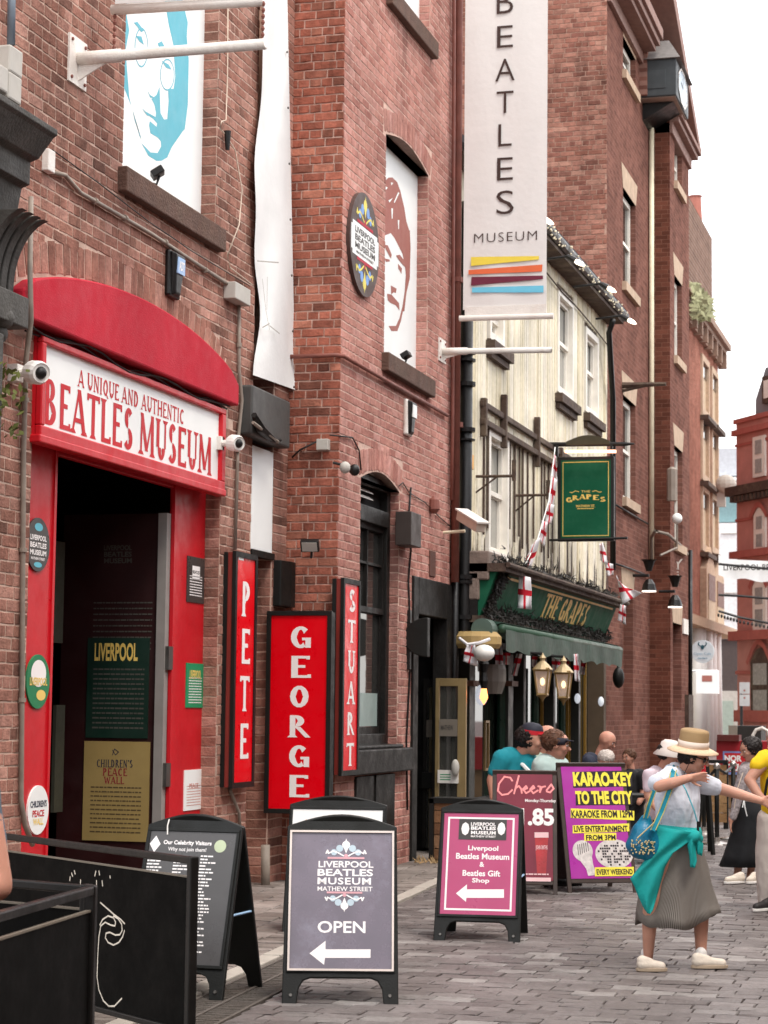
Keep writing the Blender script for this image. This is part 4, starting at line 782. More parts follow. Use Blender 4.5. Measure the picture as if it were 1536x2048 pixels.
flood('tiny dark floodlight on the brown sill under the brown face board', Vector((XB + .0, onX(812, 715, XB).y, pw[2] + .13)), (-.5, 0, .9), s=.8)
flood('small floodlight on an arm above the red george sign', onY(620, 1091, 19.5), (.1, -.8, -.5), s=1)
o = thing('junction_box', 'small square white junction box on the red brick return wall', 'box', tuple(onY(645, 889, 19.66))); mb = MB(); c = onY(645, 889, 19.62); mb.box((c.x - .06, 19.6, c.z - .055), (c.x + .06, 19.69, c.z + .055)); part('casing', mb, MGREY, o, bevel=.006)
pipe('cable', 'black cable hanging across the brick return wall to the small junction box', 'cable', [onY(584, 915, 19.66), onY(600, 900, 19.66), onY(632, 884, 19.66)], .01, MCI, n=5)
for k, (px, py, m) in enumerate(((690, 935, MGREY), (709, 940, MCI))):
    c = onX(px, py, XB + .12); o = thing('security_camera', ('small pale spot lamp' if k == 0 else 'small black dome camera') + ' on the brick corner above the narrow red stuart sign', 'camera', tuple(c)); mb = MB(); mb.tube([(XB, c.y, c.z + .05), c + UZ * .02], .015, 6); part('bracket', mb, MCI, o)
    mb = MB(); mb.ball(c, (.055, .055, .06)); part('housing', mb, m, o, smooth=True)
pipe('cable', 'black cable looping down from the brick to the arched window head', 'cable', [onX(660, 870, XB + .02), onX(705, 875, XB + .02), onX(718, 900, XB + .02), onX(722, 940, XB + .02)], .008, MCI, n=5)
pipe('cable', 'thin black cables trailing over the brick from the black window to the drainpipes', 'cable', [onX(798, 972, XB + .02), onX(806, 965, XB + .02), onX(818, 985, XB + .02), onX(850, 1005, XB + .02), onX(880, 1035, XB + .02), onX(903, 1055, XB + .02)], .007, MCI, n=5)
pipe('cable', 'wavy black cable running down the brick past the wall speaker to the doorway', 'cable', [onX(822, 975, XB + .02), onX(818, 1030, XB + .02), onX(822, 1100, XB + .02), onX(817, 1160, XB + .02), onX(822, 1300, XB + .02), onX(813, 1480, XB + .02), onX(815, 1620, XB + .02)], .012, MCI, n=5)
boxat('loudspeaker', 'slim dark wall speaker box right of the tall black window', 'speaker', 822, 1022, 843, 1090, XB, .18, mat('brown black plastic', '#3a302c', .5))
boxat('air_vent', 'rusty brick sized air vent grille above the black doorway', 'vent', 860, 1100, 872, 1152, XB, .02, mat('rust', '#5c3a30', .8))
c = onX(868, 1010, XB + .05); mb = MB(); mb.lathe(c - UZ * .1, [(.03, 0), (.07, .05), (.06, .16), (.02, .2)], 10); solo('bell_box', mb, MRPIPE, 'small rusty red bell lamp on the brick near the slim red pipes', 'bell', loc=tuple(c))
c = onX(832, 1275, XB + .35); mb = MB(); n = 16; yy = 22.35; A0 = onY(855, 1235, yy); A1 = onY(855, 1314, yy); rr = (A0.z - A1.z) / 2; zc = (A0.z + A1.z) / 2
mb.prism([(A0.x, yy, A0.z), (A0.x, yy, A1.z)] + [(A0.x - (A0.x - onY(806, 1275, yy).x) * math.sin(math.pi * i / n), yy, zc - rr * math.cos(math.pi * i / n)) for i in range(1, n)], (0, .12, 0)); hs = solo('projecting_sign', mb, MBK, 'half round black projecting sign on the wall beside the black doorway', 'sign', loc=(A0.x, yy, zc), bevel=.01)
mb = MB(); mb.box((XB, yy + .03, zc - .35), (XB + .04, yy + .09, zc + .3)); mb.tube([(XB, yy + .06, zc), (A0.x - .3, yy + .06, zc)], .02, 6); solo('sign_bracket', mb, MCI, 'thin black bracket holding the half round black sign', 'bracket', loc=(XB, yy, zc))
# ---------------------------------------------------------------- banners and their arms
def arm(label, X, px0, py, px1, py1, r, plate, Y=None):
    Y = Y or onX(px0, py, X).y; a = Vector((X, Y, onY(px0, py, Y).z)); e = onY(px1, py1, Y); e.z = onY(px1, py1, Y).z
    o = thing('flagpole', label, 'bracket', tuple(a)); mb = MB(); d = (e - a); mb.tube([a, a + d * .24, a + d * .241, e, e + d * .0], [r * 1.25, r * 1.25, r, r, r], 12); part('tube', mb, MWP, o, smooth=True)
    zt_, zb_ = plate; mb = MB(); mb.box((X, Y - .16, zb_), (X + .02, Y + .16, zt_)); mb.prism([(X, Y, a.z - r), (X + .26, Y, a.z - r), (X, Y, zb_ + .03)], (0, .014, 0)); part('wall_plate', mb, MWP, o)
    for zz in (zt_ - .04, zb_ + .04):
        for s_ in (-.12, .12): mb = MB(); mb.lathe((X + .02, Y + s_, zz), [(.014, 0), (.014, .012)], 6, UX); part('bolt', mb, MRPIPE, o)
    return o, Y, a, e
o, Yb1, a1, e1 = arm('weathered white banner arm with triangular wall plate crossing the teal face board', XA, 152, 118, 531, 88, .042, (onX(150, 75, XA).z, onX(150, 172, XA).z))
bb = thing('banner', 'weathered bottom pole and hem of a white banner hung above the upper left banner arm', 'banner', tuple(onY(230, 18, Yb1)))
mb = MB(); mb.tube([onY(224, 20, Yb1), onY(526, 2, Yb1)], .04, 12); part('pole', mb, MWP, bb, smooth=True)
mb = MB(); A_, B_ = onY(230, 8, Yb1 - .05), onY(522, -10, Yb1 - .05); mb.prism([A_, B_, B_ + UZ * 1.2, A_ + UZ * 1.2], (0, .006, 0)); part('cloth', mb, mat('banner cloth', '#dcd9d6', .75, .04, 2, .2, 12), bb)
for px, y0_, y1_ in ((230, 20, 96), (527, 8, 82)):
    mb = MB(); A_, B_ = onY(px, y0_, Yb1), onY(px - 2, y1_, Yb1)
    for i in range(7): t_ = i / 6; mb.lathe(A_ + (B_ - A_) * t_, [(.008, -.02), (.016, 0), (.008, .02)], 6)
    part('chain', mb, MRPIPE, bb)
# drape flat on the wall over the bay
dpz = thing('banner', 'long plain white drape hanging flat over the gap between the two brick fronts', 'banner', tuple(onX(540, 770, XA + .1)))
mb = MB(); n, m_ = 10, 40; V_ = []
for j in range(m_ + 1):
    for i in range(n + 1):
        s_, t_ = i / n, j / m_; wob = 6 * math.sin(t_ * 9) * (1 - s_) + 5 * math.sin(t_ * 23 + 1) * (1 - s_) * t_
        px = (523 + (508 - 523) * t_ + wob) * (1 - s_) + (574 + (591 - 574) * t_) * s_; py = -40 + 790 * t_ + 30 * s_ * 1.0 * (1 if t_ > .9 else 1) * t_
        p_ = onX(px, py, XA + .06 + .018 * math.sin(s_ * 8 + t_ * 5) + .03 * math.sin(t_ * 14 + s_ * 5) * .5); V_.append(p_)
mb.add(V_, [(j * (n + 1) + i, j * (n + 1) + i + 1, (j + 1) * (n + 1) + i + 1, (j + 1) * (n + 1) + i) for j in range(m_) for i in range(n)]); part('cloth', mb, mat('white drape cloth', '#e6e6e4', .8, .05, 3, .15, 20, dirt=.1, dcol=(.5, .5, .48)), dpz, smooth=True)
for k in range(8): mb = MB(); t_ = k / 7.3 + .04; p_ = onX(570 + 17 * t_, -40 + 815 * t_, XA + .1); mb.lathe(p_, [(.012, 0), (.012, .012)], 8, UX); part('eyelet', mb, mat('steel', '#6d6a66'), dpz)
mb = MB(); f = Fr((XA + .125, 18.4, 0), UY, UZ)
for pts in ([(1275, 0), (1380, 8)], [(1300, 90), (1318, 250), (1335, 340)], [(1325, 80), (1322, 240)], [(1335, 310), (1300, 330)], [(1335, 320), (1385, 360)]): f.line(mb, [f.uv(x / 2.477, 522 + y / 2.477 + (0 if pts[0][0] == 1275 else 0)) for x, y in pts], .012, 0)
part('faint_drawing', mb, mat('faint grey ink', '#a8a49c', .7), dpz)
# museum banner
o, Yb3, a3, e3 = arm('white banner arm below the hanging museum banner', XB, 882, 703, 1103, 700, .035, (onX(878, 676, XB).z, onX(878, 722, XB).z))
bn = thing('banner', 'tall pale grey hanging banner reading BEATLES MUSEUM with four coloured stripes', 'banner', tuple(onY(1010, 632, Yb3)))
mb = MB(); mb.tube([onY(919, 637, Yb3), onY(1107, 632, Yb3)], .035, 12); mb.box((onY(930, 620, Yb3).x, Yb3 - .012, onY(1000, 632, Yb3).z), (onY(1093, 620, Yb3).x, Yb3 - .001, onY(1000, 612, Yb3).z)); part('pole', mb, MWP, bn, smooth=False)
mb = MB(); A_ = onY(926, 620, Yb3); B_ = onY(1093, 616, Yb3); zt_ = 12.3; n, m_ = 14, 12; V_ = []
for j in range(m_ + 1):
    for i in range(n + 1): s_ = i / n; V_.append((A_.x + (B_.x - A_.x) * s_, Yb3 + .004 * math.sin(s_ * 11 + j * .5), A_.z + (zt_ - A_.z) * j / m_))
mb.add(V_, [(j * (n + 1) + i, j * (n + 1) + i + 1, (j + 1) * (n + 1) + i + 1, (j + 1) * (n + 1) + i) for j in range(m_) for i in range(n)]); part('cloth', mb, mat('banner cloth', '#dcd9d6', .75, .04, 2, .2, 12), bn, smooth=True)
f = Fr((A_.x, Yb3 - .012, A_.z), UX, UZ); mb = MB()
for ch, y0_, y1_ in (('B', -50, 28), ('E', 50, 96), ('A', 116, 163), ('T', 181, 227), ('L', 247, 293), ('E', 314, 361), ('S', 380, 429)):
    wd_ = {'B': 33, 'E': 32, 'A': 39, 'T': 34, 'L': 27, 'S': 35}[ch]; cx = 1010
    if ch == 'B': y0_ = -22
    a = f.uv(cx - wd_ / 2, y1_); b_ = f.uv(cx + wd_ / 2, y0_); f.text(mb, ch, a[0], a[1], b_[0], b_[1], 0, -.008)
a = f.uv(948, 486); b_ = f.uv(1074, 461); f.text(mb, 'MUSEUM', a[0], a[1], b_[0], b_[1], 0, -.012, 1.15); part('lettering', mb, mat('dark brown ink', '#3b2722', .6), bn)
for pts, c_ in (([(942, 514), (1078, 512), (1078, 519), (942, 532)], '#e6cf4a'), ([(937, 540), (1085, 529), (1084, 543), (937, 549)], '#dd6a3f'), ([(943, 554), (1086, 551), (1086, 558), (942, 571)], '#6b2038'), ([(944, 575), (1087, 571), (1087, 585), (944, 585)], '#6cc0dc')):
    mb = MB(); f.poly(mb, [f.uv(*p_) for p_ in pts][::-1], .001); part('stripe', mb, mat('stripe ' + c_, c_, .6, .06), bn)
# ================================================================ shopfront console at the left edge
co = thing('shopfront_cornice', 'black old shopfront cornice with a fluted scroll bracket at the left edge', 'cornice', tuple(onX(40, 600, XA)))
MCON = mat('sooty black stone', '#4a4844', .7, .3, 6, .4, 40, dirt=.55, dcol=(.03, .03, .03))
Xf = XA + .42; ye = onX(108, 255, Xf).y; zt_ = onX(110, 262, Xf).z
def prof(mb, X0, pr, y0, y1): mb.prism([(X0, y1, pr[0][1])] + [(X0 + a, y1, z) for a, z in pr] + [(X0, y1, pr[-1][1])], (0, y0 - y1, 0))
mb = MB(); prof(mb, XA - .05, [(.2, zt_ - .62), (.24, zt_ - .4), (.3, zt_ - .38), (.3, zt_ - .22), (.36, zt_ - .2), (.47, zt_ - .06), (.5, zt_ - .04), (.5, zt_), (.2, zt_ + .06)], 11.6, ye); part('cornice', mb, MCON, co, bevel=.006)
mb = MB(); y0 = onX(62, 450, Xf - .1).y - .22; zb_ = onX(45, 590, XA + .25).z
for k in range(4):
    ya = y0 + .02 + k * .115; pr = []
    for i in range(13):
        a = i / 12 * math.pi / 2; pr.append((.08 + .26 * (1 - math.sin(a)) ** 1.3 * 1.0 + .01, zb_ + (zt_ - .62 - zb_) * (1 - (1 - math.sin(math.pi / 2 - a)) ** .8)))
    mb2 = MB(); mb2.prism([(XA, ya, pr[-1][1])] + [(XA + a, ya, z) for a, z in pr[::-1]] + [(XA, ya, pr[0][1])], (0, .085, 0)); part('bracket_flute', mb2, MCON, co, bevel=.01)
mb = MB(); mb.box((XA, y0, zb_), (XA + .06, y0 + .47, zt_ - .6)); mb.box((XA, y0 - .02, zb_ - .2), (XA + .2, y0 + .48, zb_ + .02)); part('bracket_back', mb, MCON, co, bevel=.01)
mb = MB(); mb.ball((XA + .14, y0 + .2, zb_ - .16), (.07, .12, .08)); mb.ball((XA + .1, y0 + .22, zb_ - .27), (.06, .08, .07)); mb.ball((XA + .12, y0 + .08, zb_ - .14), (.05, .06, .06)); mb.ball((XA + .12, y0 + .34, zb_ - .14), (.05, .06, .06)); part('carved_boss', mb, MCON, co, smooth=True)
mb = MB(); mb.box((XA, 11.6, 0), (XA + .2, y0 + .1, zb_ - .3)); part('pilaster', mb, MCON, co, bevel=.01)
r = random.Random(2); mb = MB()
for i in range(80):
    c = Vector((XA + .1 + r.uniform(0, .15), y0 + r.uniform(-.1, .42), zb_ - .5 - r.random() ** 1.5 * .5)); a = Vector((r.uniform(-1, 1), r.uniform(-1, 1), r.uniform(-1, 1))).normalized() * .035; b_ = a.orthogonal().normalized() * .018
    mb.add([c - a, c + b_, c + a, c - b_], [(0, 1, 2, 3)])
solo('wall_plant', mb, mat('weed leaf', '#5a5f2a', .8, .3), 'straggly green weed growing under the black scroll bracket', 'plant', loc=(XA + .1, y0, zb_ - .7), norm=False)
for k, (x0, y0_, x1, y1_, lb) in enumerate(((20, 105, 47, 142, 'upper grey junction box with a white cable above the black cornice'), (0, 138, 18, 178, 'grey junction box cut by the left edge above the black cornice'), (18, 158, 45, 196, 'lower grey junction box standing on the black cornice'))):
    a = onX(x0, y1_, XA + .3); b_ = onX(x1, y0_, XA + .3); mb = MB(); mb.box((XA + .02, a.y, a.z), (XA + .3, b_.y, b_.z)); solo('junction_box', mb, MGREY, lb, 'box', loc=tuple(a), bevel=.015)
pipe('conduit', 'blue grey conduit at the top left corner of the brick front', 'conduit', [onX(24, -60, XA + .2), onX(22, 90, XA + .2)], .03, mat('blue grey pipe', '#6a7580', .5))
# ================================================================ THE GRAPES
gp = thing('pub_building', 'cream boarded pub with black peeling timbers and green front, between the brick buildings', 'building', (XG, 30, 0))
Yg0, Yg1 = 24.42, 35.3; ZE = 8.45
def wg(x0, yt, x1, yb): a = onX(x0, yb, XG); b_ = onX(x1, yt, XG); return (a.y, b_.y, onX((x0 + x1) / 2, yb, XG).z, onX((x0 + x1) / 2, yt, XG).z)
wins = [wg(973, 600, 1003, 688), wg(1110, 590, 1142, 795), wg(1166, 665, 1192, 832), wg(970, 866, 1012, 1120)]
hs_ = [(a - Yg0, b - Yg0, c, d, .1) for a, b, c, d in wins]
mb = MB(); panel(mb, (XG, Yg0, 0), UY, UZ, Yg1 - Yg0, ZE, [(h[0], h[1], h[2], h[3], .1) for h in hs_] + [(.3, Yg1 - Yg0 - .2, 0, 3.1, .5)], N=UX)
mb.box((-12, Yg0 + .02, ZE - .1), (XG - .3, Yg1 - .02, ZE)); mb.box((-12, Yg0 + .02, 0), (-11.9, Yg1, ZE)); part('wall', mb, mat('board backing', '#57493a', .9), gp)
MBOARD = brickmat('cream boards', ['#e3d9bd', '#e8dfc8', '#ece4cf', '#e5dcc4', '#ebe4d1', '#f0e9da', '#dfd3b3', '#ebe4d3'], .22, .6, .12)
cells = []; y = Yg0 + .03; k = 0; r = random.Random(6)
while y < Yg1 - .1:
    w_ = .125; c = y + w_ / 2; segs = [(3.75, ZE - .02)]
    for h in wins:
        if h[0] - .05 < c < h[1] + .05:
            ns = []
            for p, q in segs:
                if q <= h[2] or p >= h[3]: ns.append((p, q))
                else: 
                    if h[2] - .1 > p: ns.append((p, h[2] - .02))
                    if h[3] + .1 < q: ns.append((h[3] + .1, q))
            segs = ns
    for p, q in segs: cells.append((Vector((XG, c, (p + q) / 2)), w_, q - p, UY, UZ, UX))
    y += w_ + .012; k += 1
# boards carry stains at their feet: mixed into the material by height noise (peeling paint)
m_ = MBOARD; nt = m_.node_tree; bs = nt.nodes['Principled BSDF']; old = bs.inputs['Base Color'].links[0].from_socket
g_ = nt.nodes.new('ShaderNodeNewGeometry'); mp = nt.nodes.new('ShaderNodeMapping'); mp.inputs['Scale'].default_value = (1, 5, .9); L(nt, g_.outputs['Position'], mp.inputs[0])
n_ = nt.nodes.new('ShaderNodeTexNoise'); n_.inputs['Scale'].default_value = 1.3; n_.inputs['Detail'].default_value = 7; n_.inputs['Roughness'].default_value = .7; L(nt, mp.outputs[0], n_.inputs['Vector'])
sp_ = nt.nodes.new('ShaderNodeSeparateXYZ'); L(nt, g_.outputs['Position'], sp_.inputs[0])
hr = nt.nodes.new('ShaderNodeMapRange'); hr.inputs[1].default_value = 3.6; hr.inputs[2].default_value = 5.6; hr.inputs[3].default_value = .2; hr.inputs[4].default_value = 0; L(nt, sp_.outputs['Z'], hr.inputs[0])
sm = nt.nodes.new('ShaderNodeMath'); sm.operation = 'ADD'; L(nt, n_.outputs[0], sm.inputs[0]); L(nt, hr.outputs[0], sm.inputs[1])
st_ = nt.nodes.new('ShaderNodeMapRange'); st_.inputs[1].default_value = .765; st_.inputs[2].default_value = .81; L(nt, sm.outputs[0], st_.inputs[0])
mx = nt.nodes.new('ShaderNodeMix'); mx.data_type = 'RGBA'; L(nt, st_.outputs[0], mx.inputs[0]); L(nt, old, mx.inputs[6]); mx.inputs[7].default_value = (.06, .045, .035, 1); L(nt, mx.outputs[2], bs.inputs['Base Color'])
lay(cells, gp, MBOARD, 'board', proud=.02, tilt=.001)
MTIM = mat('dark peeling timber', '#4a3a32', .8, .35, 12, .4, 40, dirt=.3, dcol=(.4, .33, .22))
for i, (a, b_, c, d) in enumerate(wins):
    s = thing('sash_window', ['white sash window partly behind the hanging museum banner on the cream wall', 'left tall white sash window of the pair high on the cream wall', 'right tall white sash window of the pair high on the cream wall', 'lower tall white sash window behind the dark timbers of the cream wall'][i], 'window', (XG, a, c))
    mb = MB(); frame(mb, XG + .05, a, b_, c, d, .1, .1); part('frame', mb, MSASH, s); zm = (c + d) / 2
    mb = MB(); frame(mb, XG - .02, a + .1, b_ - .1, zm, d - .1, .06); part('upper_sash', mb, MSASH, s); mb = MB(); frame(mb, XG - .05, a + .1, b_ - .1, c + .1, zm + .05, .07); part('lower_sash', mb, MSASH, s)
    mb = MB(); mb.box((XG - .09, a + .1, c + .1), (XG - .08, b_ - .1, d - .1)); part('pane', mb, glassmat('light pane', (.3, .3, .27) if i < 3 else (.12, .11, .09), .08, .6), s)
    mb = MB(); mb.box((XG, a - .12, c - .17), (XG + .14, b_ + .18, c - .04)); mb.box((XG, a - .08, c - .26), (XG + .09, b_ + .12, c - .18)); part('sill', mb, MTIM, s)
# half timber band with hanging studs
tb = [(onX(955, 803, XG), onX(1112, 905, XG)), (onX(955, 838, XG), onX(1105, 932, XG))]
for k, (a, b_) in enumerate(tb):
    z = (a.z + b_.z) / 2; mb = MB(); mb.box((XG + .03, a.y, z - .05), (XG + .08 + .02 * k, b_.y + 1.2, z + .03)); part('timber_rail', mb, MTIM, gp, bevel=.01)
zr0, zr1 = (tb[1][0].z + tb[1][1].z) / 2, (tb[0][0].z + tb[0][1].z) / 2
for px in (957, 998, 1065, 1112): yy = onX(px, 850, XG).y; mb = MB(); mb.box((XG + .03, yy - .045, zr0 - .2), (XG + .11, yy + .045, zr1 + (.28 if px in (998, 1065) else .06))); part('timber_post', mb, MTIM, gp, bevel=.01)
for k, px in enumerate((962, 970, 1014, 1024, 1033, 1040, 1050, 1062, 1078, 1084, 1092, 1100)):
    yy = onX(px, 950, XG).y; mb = MB(); mb.box((XG + .03, yy - .02, 3.9 + (k * 37 % 5) * .05), (XG + .05, yy + .02, zr0 - .05)); part('timber_stud', mb, MTIM, gp)
for k, px in enumerate((1036, 1052, 1085, 1100, 1115, 1132, 1140, 1156, 1172, 1186, 1203, 1212)):
    yy = onX(px, 1100, XG).y; mb = MB(); hgt = .35 + (k * 53 % 7) * .1; mb.add([(XG + .03, yy - .05, 3.75), (XG + .03, yy + .06, 3.75), (XG + .03, yy + .02, 3.75 + hgt), (XG + .035, yy - .05, 3.75 + hgt * .7)], [(0, 1, 2, 3)]); part('peeling_patch', mb, MTIM, gp)
# gutter + roof
mb = MB(); zg = 8.42; mb.box((XG, Yg0, zg - .12), (XG + .3, Yg1, zg + .06)); part('soffit', mb, MTIM, gp); mb = MB(); mb.tube([(XG + .3, Yg0, zg + .02), (XG + .3, Yg1 + .1, zg + .02)], .085, 10); part('gutter', mb, MCI, gp)
mb = MB(); mb.prism([(XG + .36, Yg0, zg + .1), (-11, Yg0, 11.6), (-11, Yg0, 11.3), (XG + .3, Yg0, zg + .05)], (0, Yg1 - Yg0, 0)); part('roof', mb, mat('slate', '#6b6f74', .6, .2, 8), gp)
r = random.Random(8); mb = MB()
for i in range(150): y = Yg0 + .3 + r.random() * (Yg1 - Yg0 - .5); mb.ball((XG + .36 + r.random() * .05, y, zg + r.uniform(-.12, .06)), .016, 5, 3)
part('fairy_lights', mb, mat('tiny warm bulb', '#e8dcc0', .4), gp, kind='stuff')
MLIT = mat('lit bulb', '#fff0dc', .4, emit='#ffe2c8', estr=2.2)
for k, (px, py) in enumerate(((1108, 435), (1170, 519), (1233, 573), (1273, 637))):
    c = onX(px, py, XG + .95); o = thing('gutter_lamp', ['highest lit spotlight arm at the gutter, beside the hanging banner', 'lit spotlight arm on the gutter, second from the hanging banner', 'lit spotlight arm near the right end of the gutter', 'lit spotlight arm reaching over the brick wall below the end of the gutter'][k], 'lamp', (XG + .35, c.y, c.z), 'spot lamps along the pub gutter')
    mb = MB(); mb.tube([(XG + .3, c.y, c.z + .02), (XG + .75, c.y, c.z + .06)], .018, 6); mb.lathe((XG + .7, c.y, c.z + .06), [(.03, 0), (.045, .08), (.05, .14)], 8, Vector((1, 0, -.6))); part('arm', mb, MCI, o)
    mb = MB(); mb.lathe((XG + .8, c.y, c.z), [(.02, 0), (.035, .05), (.03, .12), (.008, .17)], 8, Vector((1, 0, -.6))); part('bulb', mb, MLIT, o, smooth=True)
pipe('drainpipe', 'black drainpipe wrapped with fairy lights at the right end of the cream wall', 'drainpipe', [onX(1226, 640, XG + .3), onX(1218, 665, XG + .2), onX(1226, 800, XG + .12), onX(1226, 1140, XG + .12)], .05, MCI, n=8)
pipe('cable', 'rusty cable line sagging across the top of the cream wall above the windows', 'cable', [onX(1093, 545, XG + .06), onX(1125, 585, XG + .06), onX(1150, 610, XG + .06), onX(1180, 645, XG + .06), onX(1215, 690, XG + .06)], .012, MTIM, n=5)
# fascia
XFb, XFt = -5.70, -5.49; yf0, yf1 = 24.55, 33.3; zfb = onX(965, 1232, XFb).z; zft = onX(1000, 1145, XFt).z
fas = thing('fascia_sign', 'long dark green pub fascia with gold letters THE GRAPES under the cream wall', 'sign', (XG, 29, zfb))
mb = MB(); mb.prism([(XG, yf0, zfb), (XFb, yf0, zfb), (XFt, yf0, zft), (XG, yf0, zft + .05)], (0, yf1 - yf0, 0)); part('fascia_board', mb, MGREEN, fas)
Vf = Vector((XFt - XFb, 0, zft - zfb)).normalized(); ff = Fr((XFb, yf0, zfb), UY, Vf); hf = (Vector((XFt, 0, zft)) - Vector((XFb, 0, zfb))).length
mb = MB(); a = ff.uv(1082, 1232); b_ = ff.uv(1175, 1206); a2 = ff.uv(1170, 1255); lo = hf * .26; hi = hf * .86; serif(ff, mb, 'THE GRAPES', a[0] - .15, lo, b_[0] + .35, hi, .006, .24, .1); part('lettering', mb, MGOLD, fas)
mb = MB(); ff.line(mb, [(.25, hf * .93), (yf1 - yf0 - .3, hf * .93)], .03, .004); part('gold_line', mb, MGOLD, fas)
mb = MB(); mb.box((XG, yf0 - .05, zft), (XFt + .12, yf1 + .1, zft + .1)); mb.tube([(XFt + .14, yf0 - .05, zft + .08), (XFt + .14, yf1 + .25, zft + .08)], .035, 8); mb.box((XG, yf0 - .05, zfb - .08), (XFb + .04, yf1, zfb)); part('cornice', mb, MTIM, fas)
mb = MB(); mb.box((XG, yf0 - .04, zfb), (XFb - .02, yf0 - .001, zft)); part('end_board', mb, MBKP, fas)
r = random.Random(12); mb = MB()
def tuft(mb, c, s, n=3):
    for _ in range(n):
        d = Vector((r.gauss(0, 1), r.gauss(0, 1), r.gauss(0, 1))).normalized(); e = d.orthogonal().normalized() * s * .16; q = c + d * s; mb.add([c - e, c + e, q + e * .3, q - e * .3], [(0, 1, 2, 3)])
for i in range(1000):
    y = yf0 + r.random() * (yf1 - yf0); 
    if i % 5 < 3: c = Vector((XFb + .05 + r.uniform(0, .07), y, zfb + .0 + abs(r.gauss(0, .06))))
    else: c = Vector((XFt + r.uniform(-.1, .1), y, zft + .12 + abs(r.gauss(0, .05))))
    tuft(mb, c, .07)
for i in range(200): t_ = r.random(); tuft(mb, Vector((XFb + (XFt - XFb) * t_ + .03, yf0 + .1 + r.uniform(0, .35) * (1 if t_ > .5 else .6), zfb + (zft - zfb) * t_)), .08)
part('wire_garland', mb, mat('dark tangled garland', '#211d19', .6, .4, 30), fas, kind='stuff', norm=False)
mb = MB(); mb.box((XG, 24.5, zft - .1), (XG + .42, 25.3, zft + .25)); mb.box((XG, 24.5, 3.0), (XG + .3, 24.62, zft)); part('lead_flashing', mb, mat('dull lead', '#7a6b62', .7, .3, 9, .5, 30), fas, bevel=.02)
# awning
aw = thing('awning', 'rolled green awning with a hanging grey green valance under the pub fascia', 'awning', (XG, 29, zfb - .2)); XV = -5.43; ya, yb3 = 24.75, 33.5
zv1 = onX(1030, 1262, XV).z; zv0 = onX(1060, 1305, XV).z; zz0 = onX(1248, 1322, XV).z; zz1 = onX(1248, 1300, XV).z
zv1 = (zv1 + zz1) / 2; zv0 = (zv0 + zz0) / 2 - .06
mb = MB(); mb.tube([(XV - .04, ya, zv1), (XV - .04, yb3, zv1)], .055, 10); part('front_bar', mb, mat('green bar', '#34503f', .5), aw, smooth=True)
mb = MB(); mb.prism([(XG + .05, ya, zfb - .05), (XG + .4, ya, zfb - .05), (XV - .04, ya, zv1 + .07), (XV - .1, ya, zv1 + .05), (XG + .05, ya, zfb - .2)], (0, yb3 - ya, 0)); part('cover', mb, mat('awning green', '#2c4a3e', .7, .15), aw)
mb = MB(); n = 60; V_ = []
for i in range(n + 1):
    y = ya + (yb3 - ya) * i / n
    for z, k in ((zv1, 0), ((zv0 + zv1) / 2, .6), (zv0 - .02 * math.sin(i * .9), 1)): V_.append((XV + .01 + .02 * k * math.sin(i * .8), y, z))
mb.add(V_, [(i * 3 + j, i * 3 + 3 + j, i * 3 + 4 + j, i * 3 + 1 + j) for i in range(n) for j in (0, 1)]); part('valance', mb, mat('valance cloth', '#46524a', .85, .15, 8, dirt=.25, dcol=(.1, .24, .18)), aw)
mb = MB(); mb.lathe((XV - .22, ya - .3, zv1 - .02), [(.13, 0), (.13, .3)], 20, UY); part('end_disc', mb, mat('awning end', '#52645b', .6), aw)
# ground floor front: pilasters, dark glazing, gold glazing bars
pf = thing('shopfront', 'dark ground floor pub front with black pilasters and gold glazing bars behind the drinkers', 'shopfront', (XG - .2, 29, 0)); Xw = XG - .25
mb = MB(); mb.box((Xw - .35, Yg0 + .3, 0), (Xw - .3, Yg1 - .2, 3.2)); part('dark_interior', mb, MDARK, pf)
mb = MB(); mb.box((Xw - .05, Yg0 + .3, 0), (Xw, Yg1 - .2, .55)); part('stall_riser', mb, MBKP, pf)
mb = MB(); mb.box((Xw - .03, Yg0 + .3, .55), (Xw - .02, Yg1 - .2, 2.75)); part('glazing', mb, glassmat('pub glass', (.02, .025, .02), .03, .8), pf)
for k, px in enumerate((943, 1020, 1048, 1108, 1158, 1218)):
    yy = onX(px, 1450, Xw + .15).y; w_ = .32 if k in (0, 1, 5) else .16; mb = MB(); mb.box((Xw, yy - w_ / 2, 0), (Xw + .16, yy + w_ / 2, 2.9)); part('pilaster', mb, mat('pub grey green', '#2b2e2a', .5, .2, 5), pf, bevel=.01)
    if k in (0, 1): mb = MB(); zc = onX(px, 1372, Xw + .2).z; mb.box((Xw, yy - w_ / 2 - .04, zc), (Xw + .22, yy + w_ / 2 + .04, zc + .07)); part('brown_capital', mb, mat('brown wood', '#7a5848', .6), pf)
for k, px in enumerate((1085, 1101, 1136, 1140, 1171, 1191)):
    yy = onX(px, 1450, Xw + .02).y; mb = MB(); mb.box((Xw - .01, yy - .03, .5), (Xw + .03, yy + .03, 2.75)); part('gold_bar', mb, mat('gold paint', '#8f6d2c', .4, .1, metal=.3), pf)
for k, px in enumerate((1000, 1068, 1122, 1150, 1200)):
    yy = onX(px, 1450, Xw + .05).y; mb = MB(); mb.tube([(Xw + .06, yy, .5), (Xw + .06, yy, 2.3)], .06, 8); part('green_post', mb, mat('dark green gloss', '#16382c', .3), pf)
